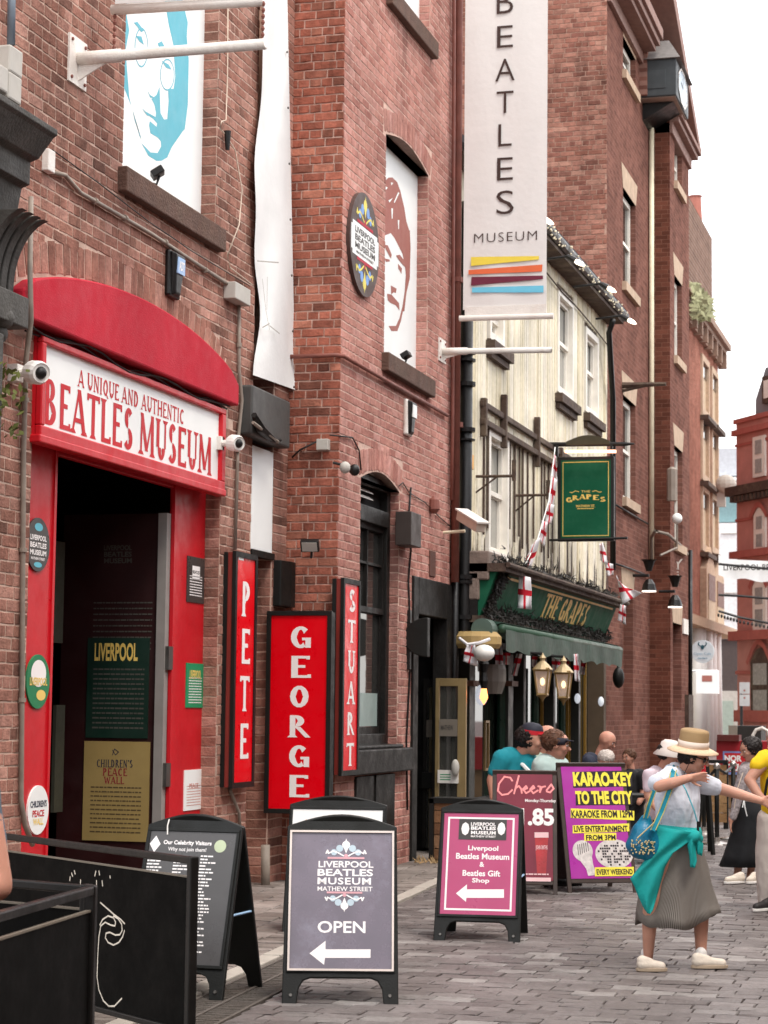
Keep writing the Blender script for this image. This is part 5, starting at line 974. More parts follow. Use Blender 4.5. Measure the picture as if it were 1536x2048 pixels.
mb = MB(); cz = onY(950, 1280, 24.5); mb.lathe((cz.x, 24.6, cz.z - .1), [(.27, 0), (.3, .05), (.3, .14), (.24, .2)], 16); solo('column_cap', mb, mat('beige cap', '#a98e5c', .7, .15, dirt=.2), 'beige round column top below the thick black drainpipe', 'column', loc=(cz.x, 24.6, cz.z - .1))
# door with gold handle frame
mb = MB(); yy = onX(972, 1500, Xw + .1).y
for (z0, z1) in ((1.0, 1.9),): frame(mb, Xw + .12, yy - .1, yy + .12, z0 - .1, z1 - .35, .03, .03)
part('gold_handle', mb, MBRASS, pf)
# lanterns, globe lamps, lit wall lamps
MLAN = mat('warm lantern glass', '#c9a98a', .3, emit='#ffb070', estr=.2); MFL = mat('lantern flame', '#ffe8c0', .4, emit='#ffdca0', estr=2.2)
for k, (px, py) in enumerate(((1085, 1360), (1127, 1366))):
    c = onX(px, py, XG + .75); o = thing('brass_lantern', ['left of the two brass lanterns with glowing bulbs under the awning', 'right of the two brass lanterns with glowing bulbs under the awning'][k], 'lantern', tuple(c), 'brass lanterns under the awning')
    s = FPX / proj(c)[2]; hh = 70 / s; w1 = 17 / s; w0 = 10 / s
    mb = MB(); 
    for a in range(4):
        A_, B_ = [Vector((math.cos(math.pi / 4 + math.pi / 2 * (a + q)), math.sin(math.pi / 4 + math.pi / 2 * (a + q)), 0)) * 1.2 for q in (0, 1)]
        p = [c - UZ * hh * .42 + A_ * w0, c - UZ * hh * .42 + B_ * w0, c + UZ * hh * .3 + B_ * w1, c + UZ * hh * .3 + A_ * w1]; g2 = MB(); g2.add(p, [(0, 1, 2, 3)]); pg = part('pane', g2, glassmat('lantern pane', (.8, .66, .58), .3, .5, .6), o); mb.tube([p[0], p[3]], .014, 5); mb.tube([p[0], p[1]], .02, 5); mb.tube([p[3], p[2]], .024, 5)
    part('frame', mb, MBRASS, o)
    mb = MB(); mb.lathe(c + UZ * hh * .3, [(w1 * 1.25, 0), (w1 * .75, hh * .14), (w1 * .3, hh * .24), (w1 * .3, hh * .28), (w1 * .42, hh * .33), (w1 * .15, hh * .42), (.004, hh * .48)], 12); part('cap', mb, mat('pale brass', '#b7a17c', .45, .1, metal=.3), o, smooth=False)
    mb = MB(); mb.lathe(c - UZ * hh * .42, [(w0 * 1.2, 0), (w0 * .5, -hh * .1), (w0 * .3, -hh * .14), (.004, -hh * .22)], 10); part('finial', mb, MBRASS, o)
    mb = MB(); mb.ball(c - UZ * .02, (.03, .03, .05)); part('bulb', mb, MFL, o, smooth=True)
    mb = MB(); mb.tube([c + UZ * hh * .75, (XG, c.y, c.z + hh * .85)], .02, 6); part('bracket', mb, MCI, o)
for k, (px, py, rr) in enumerate(((1208 - 53, 1397, .06), (1202, 1403, .06), (963, 1390, .1))):
    c = onX(px, py, XG + .15); o = solo('wall_lamp', MB().ball(c, (rr * .8, rr, rr * 1.3)), mat('glowing white lamp', '#c9d0d2', .3, emit='#f0f4ff', estr=.25), ['small glowing white wall lamp on the dark pub front, left one of two', 'small glowing white wall lamp on the dark pub front, beside the brick', 'glowing white oval wall lamp by the left pub pilaster'][k], 'lamp', loc=tuple(c), smooth=True)
c = onX(968, 1306, XG + .45); solo('globe_lamp', MB().ball(c, (.13, .13, .1)), mat('opal globe', '#e6e4de', .3), 'white opal globe lamp next to the red and white flag at the pub corner', 'lamp', loc=tuple(c), smooth=True)
c = onX(968, 1345, XG + .4); mb = MB(); mb.lathe(c, [(.03, -.2), (.05, -.1), (.03, 0), (.06, .1), (.02, .2)], 8); o = thing('wall_bracket', 'brass lamp bracket with an orange glowing bulb under the opal globe', 'bracket', tuple(c)); part('stem', mb, MCI, o); mb = MB(); mb.lathe(c - UZ * .3, [(.001, -.08), (.05, 0), (.03, .12), (.001, .18)], 8); part('bulb', mb, mat('orange bulb', '#ff9a5a', .4, emit='#ff8a48', estr=2.5), o, smooth=True)
c = onX(985, 1355, XG + .3); solo('loudspeaker', MB().lathe(c - UZ * .2, [(.12, 0), (.17, .15), (.17, .3), (.15, .36)], 14), mat('grey speaker', '#6a655f', .6), 'round grey outdoor speaker left of the hanging flags', 'speaker', loc=tuple(c))
c = onX(1237, 1355, XG + .25); mb = MB(); mb.ball(c, (.1, .14, .18)); mb.tube([c, c + UZ * .35, (XG, c.y, c.z + .4)], .03, 6); solo('security_camera', mb, MBK, 'black dome camera at the right end of the awning by the brick', 'camera', loc=tuple(c), smooth=True)
# empty sign arms, hanging pub sign, yellow box, camera on the drainpipe
for k, (x0, x1, y_, lb) in enumerate(((948, 1028, 953, 'empty dark iron sign arm on the cream wall near the drainpipe'), (1030, 1096, 991, 'second empty dark iron sign arm left of the green hanging sign'))):
    a = onX(x0, y_, XG); e = onY(x1, y_ - 1, a.y); mb = MB(); mb.tube([a, e], .02, 6); mb.box((e.x - .025, a.y - .02, e.z - .06), (e.x + .025, a.y + .02, e.z + .2)); mb.tube([a - UZ * .22, a + (e - a) * .6], .012, 5); solo('iron_arm', mb, MTIM, lb, 'bracket', loc=tuple(a))
Ys = 30.25; hs2 = thing('hanging_sign', 'green hanging pub sign with gold lettering THE GRAPES under a black arched top', 'sign', tuple(onY(1115, 1083, Ys)))
P0, P1 = onY(1115, 1083, Ys), onY(1228, 912, Ys); f = Fr((P0.x, Ys, P0.z), UX, UZ); w_, h_ = P1.x - P0.x, P1.z - P0.z
mb = MB(); f.slab(mb, 0, 0, w_, h_, -.08, 0); part('board', mb, MCI, hs2, bevel=.008)
mb = MB(); f.rect(mb, .05, .05, w_ - .05, h_ - .05, .003); part('green_field', mb, MGREEN, hs2)
mb = MB(); 
for q in ((.075, .075, w_ - .075, .085), (.075, h_ - .085, w_ - .075, h_ - .075), (.075, .085, .085, h_ - .085), (w_ - .085, .085, w_ - .075, h_ - .085)): f.rect(mb, *q, .006)
part('gold_border', mb, MGOLD, hs2)
mb = MB(); f.text(mb, 'THE', w_ * .42, h_ * .575, w_ * .58, h_ * .6, .006, .01)
cs = 'GRAPES'; 
for i, ch in enumerate(cs):
    t_ = (i - 2.5) / 2.5; sub = MB(); c0 = w_ * .5 + t_ * w_ * .3; serif(f, mb, ch, c0 - w_ * .062, h_ * (.497 - .035 * t_ * t_), c0 + w_ * .062, h_ * (.555 - .035 * t_ * t_), .006, .24, .09)
f.text(mb, 'MATHEW ST.', w_ * .33, h_ * .4, w_ * .67, h_ * .43, .006, .02); f.greek(mb, w_ * .35, w_ * .66, h_ * .38, .012, .006)
for s_ in (-1, 1): f.line(mb, [(w_ * (.5 + s_ * .12), h_ * .585), (w_ * (.5 + s_ * .18), h_ * .595), (w_ * (.5 + s_ * .24), h_ * .575), (w_ * (.5 + s_ * .28), h_ * .58)], .01, .006)
part('lettering', mb, MGOLD, hs2)
mb = MB(); A_, B_ = onY(1096, 889, Ys), onY(1252, 888, Ys); A_.x = XG; mb.tube([A_, B_, B_ + UX * .12], [.035, .03, .012], 8); mb.tube([(XG, Ys, f.O.z + .02), (onY(1255, 1072, Ys).x, Ys, f.O.z + .04)], .02, 6); part('iron_arm', mb, MCI, hs2)
mb = MB(); zc = B_.z; xm = (onY(1133, 885, Ys).x, onY(1220, 885, Ys).x); mb.prism([(xm[0] + (xm[1] - xm[0]) * i / 10, Ys - .04, zc + .02 + .09 * math.sin(math.pi * i / 10) + .03) for i in range(11)] + [(xm[1], Ys - .04, zc), (xm[0], Ys - .04, zc)], (0, .08, 0)); part('arched_top', mb, mat('olive black', '#3a3626', .6), hs2)
mb = MB(); mb.tube([onY(1130, 903, Ys - .15), onY(1232, 903, Ys - .15)], .022, 8); part('tube_lamp', mb, mat('lit tube', '#ffd0b0', .4, emit='#ffb890', estr=2.0), hs2)
mb = MB(); mb.box((onY(1112, 905, Ys).x, Ys - .08, f.O.z + h_), (onY(1118, 905, Ys).x, Ys - .04, zc)); mb.box((onY(1222, 905, Ys).x, Ys - .08, f.O.z + h_), (onY(1227, 905, Ys).x, Ys - .04, zc)); part('hanger', mb, MCI, hs2)
boxat('warning_lamp', 'small yellow ribbed warning box beside the thick black drainpipe', 'lamp', 938, 905, 948, 935, XG, .12, mat('amber plastic', '#d9971f', .4))
yc = 24.0; a = onY(895, 1065, yc); e = onY(930, 1062, yc); o = thing('security_camera', 'white box security camera on a wall arm pointing down by the drainpipes', 'camera', tuple(e)); mb = MB(); mb.tube([(XB, yc, a.z), e], .02, 6); part('arm', mb, MCREAM, o)
A_, B_ = onY(922, 1030, yc - .1), onY(962, 1055, yc - .5); D_ = (B_ - A_).normalized(); U = D_.cross(UZ).normalized(); V = U.cross(D_); mb = MB(); mb.obox(A_, U, V, D_, (-.06, .06), (-.06, .05), (0, (B_ - A_).length)); part('housing', mb, mat('pale camera box', '#d4c4b4', .5), o, bevel=.01); mb = MB(); mb.obox(A_, U, V, D_, (-.08, .08), (.055, .075), (-.02, (B_ - A_).length + .04)); part('sun_shield', mb, MWP, o)
# ================================================================ tall brick warehouse
tw = thing('brick_building', 'tall dark red brick warehouse with stone lintels and a clock lantern, beyond the cream pub', 'building', (XT, 39, 0))
Y1t, Y2t, Y3t = 35.32, 40.3, 43.15; ZR = 15.5
def wt(X, x0, yt, x1, yb, Yb): a = onX(x0, yb, X).y; b_ = onX(x1, yb, X).y; return (a - Yb, b_ - Yb, onX(x1, yb, X).z, onX(x1, yt, X).z)
wA = [wt(XT, 1246, 120, 1271, 187, Y1t), wt(XT, 1246, 412, 1271, 595, Y1t), wt(XT, 1246, 812, 1271, 1010, Y1t), wt(XT, 1245, 1190, 1266, 1440, Y1t)]
wB = [wt(XP, 1349, 300, 1364, 390, Y2t), wt(XP, 1349, 572, 1364, 730, Y2t), wt(XP, 1349, 905, 1365, 1095, Y2t), wt(XP, 1346, 1250, 1363, 1420, Y2t)]
mb = MB(); panel(mb, (XT, Y1t, 0), UY, UZ, Y2t - Y1t, ZR, [(*h, .22) for h in wA], N=UX, back=False); panel(mb, (XP, Y2t, 0), UY, UZ, Y3t - Y2t, ZR - 1, [(*h, .22) for h in wB], N=UX); part('front_wall', mb, MFAR, tw)
mb = MB(); mb.add([(XT, Y2t, 0), (XP, Y2t, 0), (XP, Y2t, 14), (XT, Y2t, 14)], [(0, 1, 2, 3)]); mb.add([(-14, Y3t, 0), (XP, Y3t, 0), (XP, Y3t, 14), (-14, Y3t, 14)], [(0, 1, 2, 3)])
for hs3, X, Yb in ((wA, XT, Y1t), (wB, XP, Y2t)):
    for h in hs3: mb.add([(X, Yb + h[1] + .001, h[2]), (X - .22, Yb + h[1] + .001, h[2]), (X - .22, Yb + h[1] + .001, h[3]), (X, Yb + h[1] + .001, h[3])], [(0, 1, 2, 3)])
part('return_wall', mb, MFARX, tw)
mb = MB(); mb.add([(-14, Y1t, 0), (XT, Y1t, 0), (XT, Y1t, ZR), (-14, Y1t, ZR)], [(0, 1, 2, 3)]); mb.box((-14, Y1t + .1, ZR), (XT - .1, Y3t, ZR + .1)); part('side_wall', mb, mat('warehouse mortar', '#a88676', .95, .2, 9), tw)
MBS = brickmat('side wall brick', ['#8e5f52', '#9a6c5e', '#a37465', '#835649', '#936355', '#a87d6d', '#744c42', '#895b4f'], .55)
cells = brick_cells((-10.5, Y1t, 4), UX, UZ, -UY, 4.5, 11.4, [], bw=.225, bh=.074, seed=21, hdr=5); lay(cells, tw, MBS, proud=.01, top=300)
for i, (hs3, X, Yb) in enumerate(((wA, XT, Y1t), (wB, XP, Y2t))):
    for j, h in enumerate(hs3):
        if j < 3:
            s = part('window', (lambda q: (frame(q, X - .1, Yb + h[0], Yb + h[1], h[2], h[3], .1, .08), q)[1])(MB()), MSASH, tw)
            q = MB(); q.box((X - .15, Yb + h[0] + .1, h[2] + .1), (X - .14, Yb + h[1] - .1, h[3] - .1)); part('pane', q, MGL, s); q = MB(); q.box((X - .14, Yb + h[0] + .1, (h[2] + h[3]) / 2 - .03), (X - .1, Yb + h[1] - .1, (h[2] + h[3]) / 2 + .03)); part('sash_rail', q, MSASH, s)
            q = MB(); q.box((X - .2, Yb + h[0] - .1, h[2] - .16), (X + .08, Yb + h[1] + .12, h[2])); part('window_sill', q, MSTONE, tw)
        else: q = MB(); q.box((X - .22, Yb + h[0], h[2]), (X - .16, Yb + h[1], h[3])); part('blocked_opening', q, MFAR, tw)
        q = MB(); q.prism([(X - .2, Yb + h[0] - .02, h[3]), (X + .006, Yb + h[0] - .02, h[3])] and [(X + .006, Yb + h[0] - .02, h[3]), (X + .006, Yb + h[1] + .02, h[3]), (X + .006, Yb + h[1] + .2, h[3] + .42), (X + .006, Yb + h[0] - .2, h[3] + .42)], (-.2, 0, 0)); part('stone_lintel', q, MSTONE, tw)
MCOR = mat('brown timber cornice', '#8a6a60', .7, .15, 8, dirt=.3, dcol=(.2, .12, .1))
z = onX(1225, 0, XT).z
q = MB(); q.box((XT, Y1t, z), (XT + .32, 39.0, z + .1)); q.box((XT, Y1t, z + .1), (XT + .4, 39.0, z + .22)); q.box((XT, Y1t - .1, z + .22), (XT + .46, 39.0, z + .42)); q.box((XT, Y1t, z - .22), (XT + .08, 39.0, z)); part('eaves_cornice', q, MCOR, tw, bevel=.01)
z = 13.0; q = MB(); q.box((XP - .3, Y2t, z), (XP + .06, Y3t + .06, z + .22)); q.box((XP - .3, Y2t, z + .22), (XP + .18, Y3t + .18, z + .32)); q.box((XP - .3, Y2t, z + .32), (XP + .24, Y3t + .25, z + .42)); part('eaves_cornice', q, MCOR, tw, bevel=.01)
q = MB(); q.prism([(XP - .4, Y3t + .25, z + .42), (XP - .4, Y3t - .2, z + .42), (XP - .4, 35.6, z + 4.0), (XP - .4, 35.6, z + 4.5)], (.64, 0, 0)); part('raking_cornice', q, MCOR, tw); q = MB(); q.prism([(XT, Y3t - .2, z + .4), (XT, 39.0, z + .4), (XT, 39.0, 14.4), (XT, 36, 14.4), (XT, 36, z + 4.2)], (.15, 0, 0)); part('pediment', q, MFAR, tw)
pipe('drainpipe', 'long cream drainpipe in the corner of the tall brick warehouse', 'drainpipe', [onX(1303, 230, XT + .06), onX(1303, 1125, XT + .06)], .05, MCREAM, n=8)
cl = thing('clock_lantern', 'dark boxed clock with a small slate roof projecting high on the brick warehouse', 'clock', (XT, 39, 13.4)); MLB = mat('lantern box grey', '#3c4144', .5, .2, 6, dirt=.3, dcol=(.03, .03, .03))
q = MB(); zc0, zc1 = 13.38, 14.1; q.box((XT - .1, 39.05, zc0), (-5.3, 40.8, zc1)); part('box', q, MLB, cl, bevel=.02)
q = MB(); q.box((XT, 39.1, zc0 - .012), (-5.33, 40.75, zc0 - .002)); part('underside', q, mat('beige underside', '#a39186', .7), cl); q = MB()
for (a0, a1, b0, b1) in ((-5.85, -5.45, 39.5, 39.56), (-5.85, -5.45, 40.2, 40.26), (-5.85, -5.8, 39.56, 40.2), (-5.5, -5.45, 39.56, 40.2)): q.box((a0, b0, zc0 - .03), (a1, b1, zc0 - .012))
part('hatch_frame', q, MCI, cl); q = MB(); q.prism([(XT, 39.0, zc1), (-5.24, 39.0, zc1), (-5.4, 39.4, zc1 + .45), (XT, 39.4, zc1 + .45)], (0, 0, 0)) if False else q.add([(XT, 38.98, zc1), (-5.22, 38.98, zc1), (-5.22, 40.9, zc1), (XT, 40.9, zc1), (XT, 39.5, zc1 + .5), (-5.5, 39.5, zc1 + .5), (-5.5, 40.4, zc1 + .5), (XT, 40.4, zc1 + .5)], [(0, 1, 5, 4), (1, 2, 6, 5), (2, 3, 7, 6), (4, 5, 6, 7), (0, 3, 2, 1)]); part('slate_roof', q, mat('slate light', '#7c7876', .7, .2, 12), cl)
q = MB(); f = Fr((-5.285, 39.9, zc0 + .36), UY, UZ); f.disc(q, 0, 0, .62, .33, 0, 8); part('clock_face', q, mat('pale clock glass', '#8a9dab', .25), cl); q = MB(); ring = [(.66 * math.cos(k * math.pi / 4 + .39), .35 * math.sin(k * math.pi / 4 + .39)) for k in range(9)]; f.line(q, ring, .04, .003); part('clock_rim', q, MWP, cl); q = MB(); f.line(q, [(0, 0), (.02, .22)], .03, .006); f.line(q, [(0, 0), (-.28, .05)], .03, .006); part('hands', q, MCI, cl)
q = MB(); q.box((XT + .02, 39.045, zc0 + .15), (XT + .5, 39.035, zc0 + .5)); part('side_panel', q, MLB, cl, bevel=.01)
q = MB(); q.prism([(XT, 39.4, zc0 - .02), (-5.4, 39.4, zc0 - .02), (XT, 39.4, zc0 - .35)], (0, 1.3, 0)); part('support_bracket', q, MCI, cl)
# fittings on the warehouse front
def wl(px, py, X, lb): 
    c = onX(px, py, X + .3); o = thing('wall_lamp', lb, 'lamp', tuple(c), 'black up and down lamps on the brick warehouse'); q = MB(); q.lathe(c, [(.05, -.02), (.07, .04), (.11, .16), (.15, .19), (.05, .16)], 12); part('upper_shade', q, MCI, o); q = MB(); q.lathe(c - UZ * .22, [(.14, -.16), (.11, -.04), (.05, .05)], 12); part('lower_shade', q, MCI, o); q = MB(); q.lathe(c - UZ * .38, [(.13, -.0), (.13, -.02)], 12); part('glow_disc', q, mat('lamp glow', '#f5ece0', .4, emit='#fff0e0', estr=1.2), o); q = MB(); q.tube([(X, c.y, c.z - .1), (c.x, c.y, c.z - .1)], .03, 6); part('arm', q, MCI, o)
wl(1298, 1140, XT, 'black up and down wall lamp left of the pilaster on the brick warehouse'); wl(1350, 1172, XP, 'black up and down wall lamp right of the pilaster on the brick warehouse')
c = onX(1354, 1037, XP + .25); o = thing('globe_lamp', 'white globe lamp on a curved grey pipe on the brick warehouse', 'lamp', tuple(c)); q = MB(); q.ball(c, .1); part('globe', q, MWH, o, smooth=True); q = MB(); q.tube([c - UZ * .1, c - UZ * .55, (XP + .05, c.y - .8, c.z - .75)], .02, 6); part('pipe', q, MPIPE, o)
pipe('conduit', 'grey pipe bending over the pilaster of the brick warehouse', 'conduit', [onX(1303, 1120, XT + .12), onX(1303, 1075, XT + .12), onX(1310, 1062, XT + .3), onX(1335, 1068, XP + .1), onX(1362, 1092, XP + .05), onX(1375, 1108, XP + .05)], .03, MPIPE)
for ch, px, yt, yb, lb in (('E', 1349, 1137, 1151, 'small white metal letter E fixed to the brick warehouse'), ('Y', 1356, 1118, 1138, 'small white metal letter Y fixed above the letter E on the brick warehouse')):
    Yl = 41.2; a, b_ = onY(px - 9, yb, Yl), onY(px + 9, yt, Yl); f = Fr((a.x, Yl, a.z), UX, UZ); q = MB(); f.text(q, ch, 0, 0, b_.x - a.x, b_.z - a.z, 0, -.01); f.text(q, ch, 0, 0, b_.x - a.x, b_.z - a.z, -.04, -.01); solo('metal_letter', q, MWP, lb, 'letter', loc=tuple(a))
a = onX(1226, 768, XT); e = onY(1332, 768, a.y + 1); q = MB(); q.tube([(XT, a.y + 1, e.z), e], [.06, .035], 6); q.tube([(XT, a.y + 1, e.z - .1), (XT + .5, a.y + 1, e.z)], .03, 6); solo('flagpole', q, MTIM, 'dark empty timber flagpole arm sticking out over the street past the cream wall', 'pole', loc=(XT, a.y + 1, e.z))
a = onX(1344, 965, XP + .1); q = MB(); q.lathe(a, [(.1, -.35), (.1, .25), (.03, .3)], 8); q.tube([(XP, a.y, a.z - .3), (a.x, a.y, a.z - .3)], .03, 6); solo('wall_lamp', q, MPIPE, 'tall slim grey lantern in front of a warehouse window above the globe lamp', 'lamp', loc=tuple(a))
pipe('cable', 'dark cable strung across the warehouse brick beside the hanging sign', 'cable', [onX(1232, 1010, XT + .04), onX(1262, 1028, XT + .04), onX(1296, 1048, XT + .04)], .02, MCI, n=5)
pipe('cable', 'dark cable sloping across the warehouse brick above the red cross flag', 'cable', [onX(1232, 1128, XT + .04), onX(1262, 1138, XT + .04), onX(1296, 1152, XT + .04)], .02, MCI, n=5)
q = MB(); a, b_ = onX(1367, 1267, XP + .02), onX(1376, 1240, XP + .02); q.box((XP, a.y, a.z), (XP + .03, b_.y, b_.z)); solo('street_nameplate', q, MWP, 'small white wall plate near the corner of the brick warehouse', 'sign', loc=tuple(a))
pipe('drainpipe', 'thin dark drainpipe at the far corner of the brick warehouse', 'drainpipe', [onX(1381, 1100, XP + .04), onX(1381, 1480, XP + .04)], .04, MCI)
q = MB(); a, b_ = onX(1370, 1500, XP), onX(1379, 1390, XP); q.box((XP, a.y, a.z), (XP + .08, b_.y, b_.z)); solo('drainpipe', q, MTIM, 'thick brown post against the far corner of the brick warehouse', 'post', loc=tuple(a))
# ================================================================ building with sandstone windows further on
XC = -12.0; sb = thing('brick_building', 'narrow brick building with pale stone windows and a bracketed cornice beyond the warehouse', 'building', (XC, 96, 0)); yc0, yc1 = 80, onX(1437, 1000, XC).y
MSB = farbrick('distant pink brick', '#9c6a5b', '#87574a', '#a8897c', bw=.3, bh=.1)
zC = onX(1437, 722, XC).z; wc = []
for x0, x1, yy in ((1402, 1415, ((725, 826), (842, 956), (982, 1096))), (1421.6, 1433.5, ((749, 846), (863, 971), (998, 1100)))):
    for a, b_ in yy: wc.append((onX(x0, b_, XC).y - yc0, onX(x1, b_, XC).y - yc0, onX((x0 + x1) / 2, b_, XC).z, onX((x0 + x1) / 2, a, XC).z))
q = MB(); panel(q, (XC, yc0, 0), UY, UZ, yc1 - yc0, zC, [(*h, .3) for h in wc], N=UX); q.add([(XC, yc1, 0), (XC - 14, yc1, 0), (XC - 14, yc1, zC), (XC, yc1, zC)], [(0, 1, 2, 3)]); part('wall', q, MSB, sb)
for i, h in enumerate(wc):
    w_ = part('window', (lambda q: (frame(q, XC + .1, yc0 + h[0] - .15, yc0 + h[1] + .15, h[2] - .2, h[3] + .2, .3, .15), q)[1])(MB()), MSTONE, sb); q = MB(); q.box((XC - .1, yc0 + h[0], h[2]), (XC - .05, yc0 + h[1], h[3])); part('pane', q, mat('pale blind', '#b7a184', .6), w_); q = MB(); q.box((XC - .05, yc0 + h[0], h[3] - (h[3] - h[2]) * .3), (XC - .01, yc0 + h[1], h[3])); part('dark_pane', q, MGL, w_); q = MB(); q.box((XC, yc0 + h[0] - .4, h[2] - .5), (XC + .4, yc0 + h[1] + .4, h[2] - .3)); part('sill', q, MTIM, w_)
q = MB()
for k, (d, h0, h1) in enumerate(((.2, -.3, .0), (.4, .3, .5), (.6, .5, .8))): q.box((XC - .2, yc0, zC + h0), (XC + d, yc1 + d * .8, zC + h1))
part('cornice', q, mat('stone cornice', '#8c7364', .8, .2, 4), sb); q = MB()
for k in range(9): y = yc1 + .3 - k * 1.9; q = MB(); q.box((XC, y - .25, zC - .4), (XC + .4, y + .1, zC + .3)); part('cornice_bracket', q, mat('stone cornice', '#8c7364'), sb)
for k in range(2):
    yy0, yy1 = onX((1403, 1421)[k], 1200, XC).y, onX((1416, 1434)[k], 1200, XC).y; z0, z1 = onX(1410, 1262, XC).z, onX((1409, 1427)[k], (1150, 1165)[k], XC).z
    q = MB(); q.box((XC, yy0 - .5, z0), (XC + .3, yy1 + .4, z1 + .2)); q.prism([(XC, yy0 - .5, z1 + .2), (XC, yy1 + .4, z1 + .2), (XC, (yy0 + yy1) / 2, z1 + 1.3)], (.3, 0, 0)); w_ = part('arched_window', q, MSTONE, sb); q = MB(); q.box((XC + .3, yy0, z0 + .2), (XC + .33, yy1, z1)); part('pane', q, mat('pale blind', '#b7a184'), w_); q = MB(); q.box((XC + .33, yy0, z1 - 1.2), (XC + .35, yy1, z1)); part('dark_pane', q, mat('brown pane', '#6a463c'), w_)
z0 = onX(1430, 1275, XC).z; q = MB(); q.box((XC, yc0, z0), (XC + 1.0, yc1 + .4, z0 + .4)); part('shop_cornice', q, MSTONE, sb); q = MB(); q.box((XC, yc0, 0), (XC + .1, yc1, z0)); part('shop_front', q, MCREAM, sb)
for px in (1393, 1399, 1412, 1420, 1430): q = MB(); yy = onX(px, 1400, XC + .5).y; q.tube([(XC + .5, yy, 0), (XC + .5, yy, z0)], [.36, .3], 10); part('white_column', q, MWH, sb, smooth=True)
q = MB(); yy = onX(1404, 480, XC).y
q.box((XC - 4, yy - 6, zC), (XC, onX(1424, 480, XC).y, onX(1420, 470, XC).z)); q.box((XC - 3, yy - 6, onX(1420, 470, XC).z), (XC - .3, onX(1405, 440, XC).y, onX(1404, 432, XC).z)); part('chimney_stack', q, farbrick('chimney brick', '#7f6355', '#6a5145', '#85736a', bw=.3, bh=.1, axis='X'), sb)
q = MB(); p_ = onX(1391, 432, XC - 1); q.lathe(p_, [(.35, -.5), (.28, .9), (.36, 1.0)], 10); part('chimney_pot', q, mat('terracotta', '#a3675a', .8), sb)
q = MB(); r = random.Random(31)
for i in range(420):
    a = r.random(); p_ = onX(1388 + 30 * a + r.gauss(0, 4), 640 - (1 - a * .5) * 75 * r.random() ** .8, XC + .5 + r.gauss(0, .4)); d = Vector((r.gauss(0, 1), r.gauss(0, 1), r.gauss(0, 1))).normalized() * .28; e = d.orthogonal().normalized() * .12; q.add([p_ - d, p_ + e, p_ + d, p_ - e], [(0, 1, 2, 3)])
solo('roof_shrub', q, mat('sage leaf', '#8a8a68', .8, .3, 3), 'pale green shrub growing on the stone cornice of the narrow building', 'plant', loc=tuple(onX(1400, 640, XC)), norm=False)
# ================================================================ red building on the right, distant blocks
dU = Vector(RW @ np.array([1468.0, -391.0, -FPX])); dU.z = 0; dU.normalize(); Oc = onD(1475, 1400, 92); Oc.z = 0
rb = thing('brick_building', 'bright red brick corner building with bands and white windows at the right edge', 'building', tuple(Oc)); f = Fr(Oc, dU, UZ); MRB = mat('bright red brick', '#c0867c', .85, .1, 2, .2, 8, dirt=.2, dcol=(.3, .1, .08)); Lr = 12  # brick red desaturated, distance haze put into its colour
zt_ = f.uv(1482, 842)[1]; q = MB(); q.obox(f.O, f.U, f.V, f.N, (0, Lr), (0, zt_), (-8, 0)); part('wall', q, MRB, rb)
MRD = mat('red terracotta', '#ac6056', .8, .12, 3)
for (y_, h_, d_) in ((865, .25, .2), (842, .2, .12), (983, .4, .45), (1110, .3, .3), (1040, .12, .06), (1272, .4, .35), (1345, .15, .08), (1432, .5, .15), (890, .12, .06)):
    z = f.uv(1482, y_)[1]; q = MB(); f.slab(q, -d_ * .6, z - h_ / 2, Lr, z + h_ / 2, 0, d_); part('band', q, MRD if y_ != 983 else MTIM, rb)
for k in range(40): q_ = None
q = MB(); z = f.uv(1482, 994)[1]
for k in range(18): f.slab(q, .1 + k * .35, z - .25, .28 + k * .35, z, 0, .4)
part('dentil_row', q, MTIM, rb, kind='stuff')
for k, (x0, yt, x1, yb, ar) in enumerate(((1512, 880, 1530, 950, 0), (1514, 1032, 1531, 1097, 1), (1512, 1174, 1532, 1255, 1), (1508, 1325, 1540, 1425, 1))):
    a, b_ = f.uv(x0, yb), f.uv(x1, yt); b_ = (b_[0], f.uv(x0, yt)[1]); w_ = b_[0] - a[0]; q = MB(); f.slab(q, a[0] - .12, a[1] - .12, b_[0] + .12, b_[1] + (.0 if ar else .12), 0, .1)
    if ar: q.prism([f.P(a[0] - .12 + (w_ + .24) * i / 8, b_[1] + math.sin(math.pi * i / 8) * w_ * .45, 0) for i in range(9)], f.N * .1)
    wo = part('window', q, MSASH if k < 3 else MTIM, rb)
    for v0, v1 in ((a[1], (a[1] + b_[1]) / 2 - .06), ((a[1] + b_[1]) / 2 + .06, b_[1])): q = MB(); f.slab(q, a[0] + .12, v0 + .05, b_[0] - .12, v1 - .05, .1, .12); part('pane', q, mat('grey sky pane', '#9a9c98', .2), wo)
    if ar:
        q = MB(); pts = [(a[0] - .3 + (w_ + .6) * i / 10, b_[1] + math.sin(math.pi * i / 10) * w_ * .62) for i in range(11)]; f.line(q, pts, .22, .16); part('arch_band', q, MRD, rb)
q = MB(); z = zt_; a = f.uv(1510, 750); u0 = f.uv(1509, 800)[0]
q.prism([f.P(u0, z, -.05), f.P(Lr, z, -.05), f.P(Lr, a[1] + .2, -.05), f.P(u0 + .9, a[1] + .2, -.05), f.P(u0, f.uv(1509, 800)[1], -.05)], -f.N * 6); part('mansard_roof', q, mat('blue slate', '#7e8388', .6, .12, 5), rb)
q = MB(); a, b_ = f.uv(1528, 808), f.uv(1560, 745); f.slab(q, a[0], a[1], a[0] + 3, b_[1], -.6, .1); d_ = part('dormer', q, MTIM, rb); q = MB(); f.slab(q, a[0] + .2, a[1] + .2, a[0] + 2.8, b_[1] - .2, .1, .14); part('pane', q, MSASH, d_)
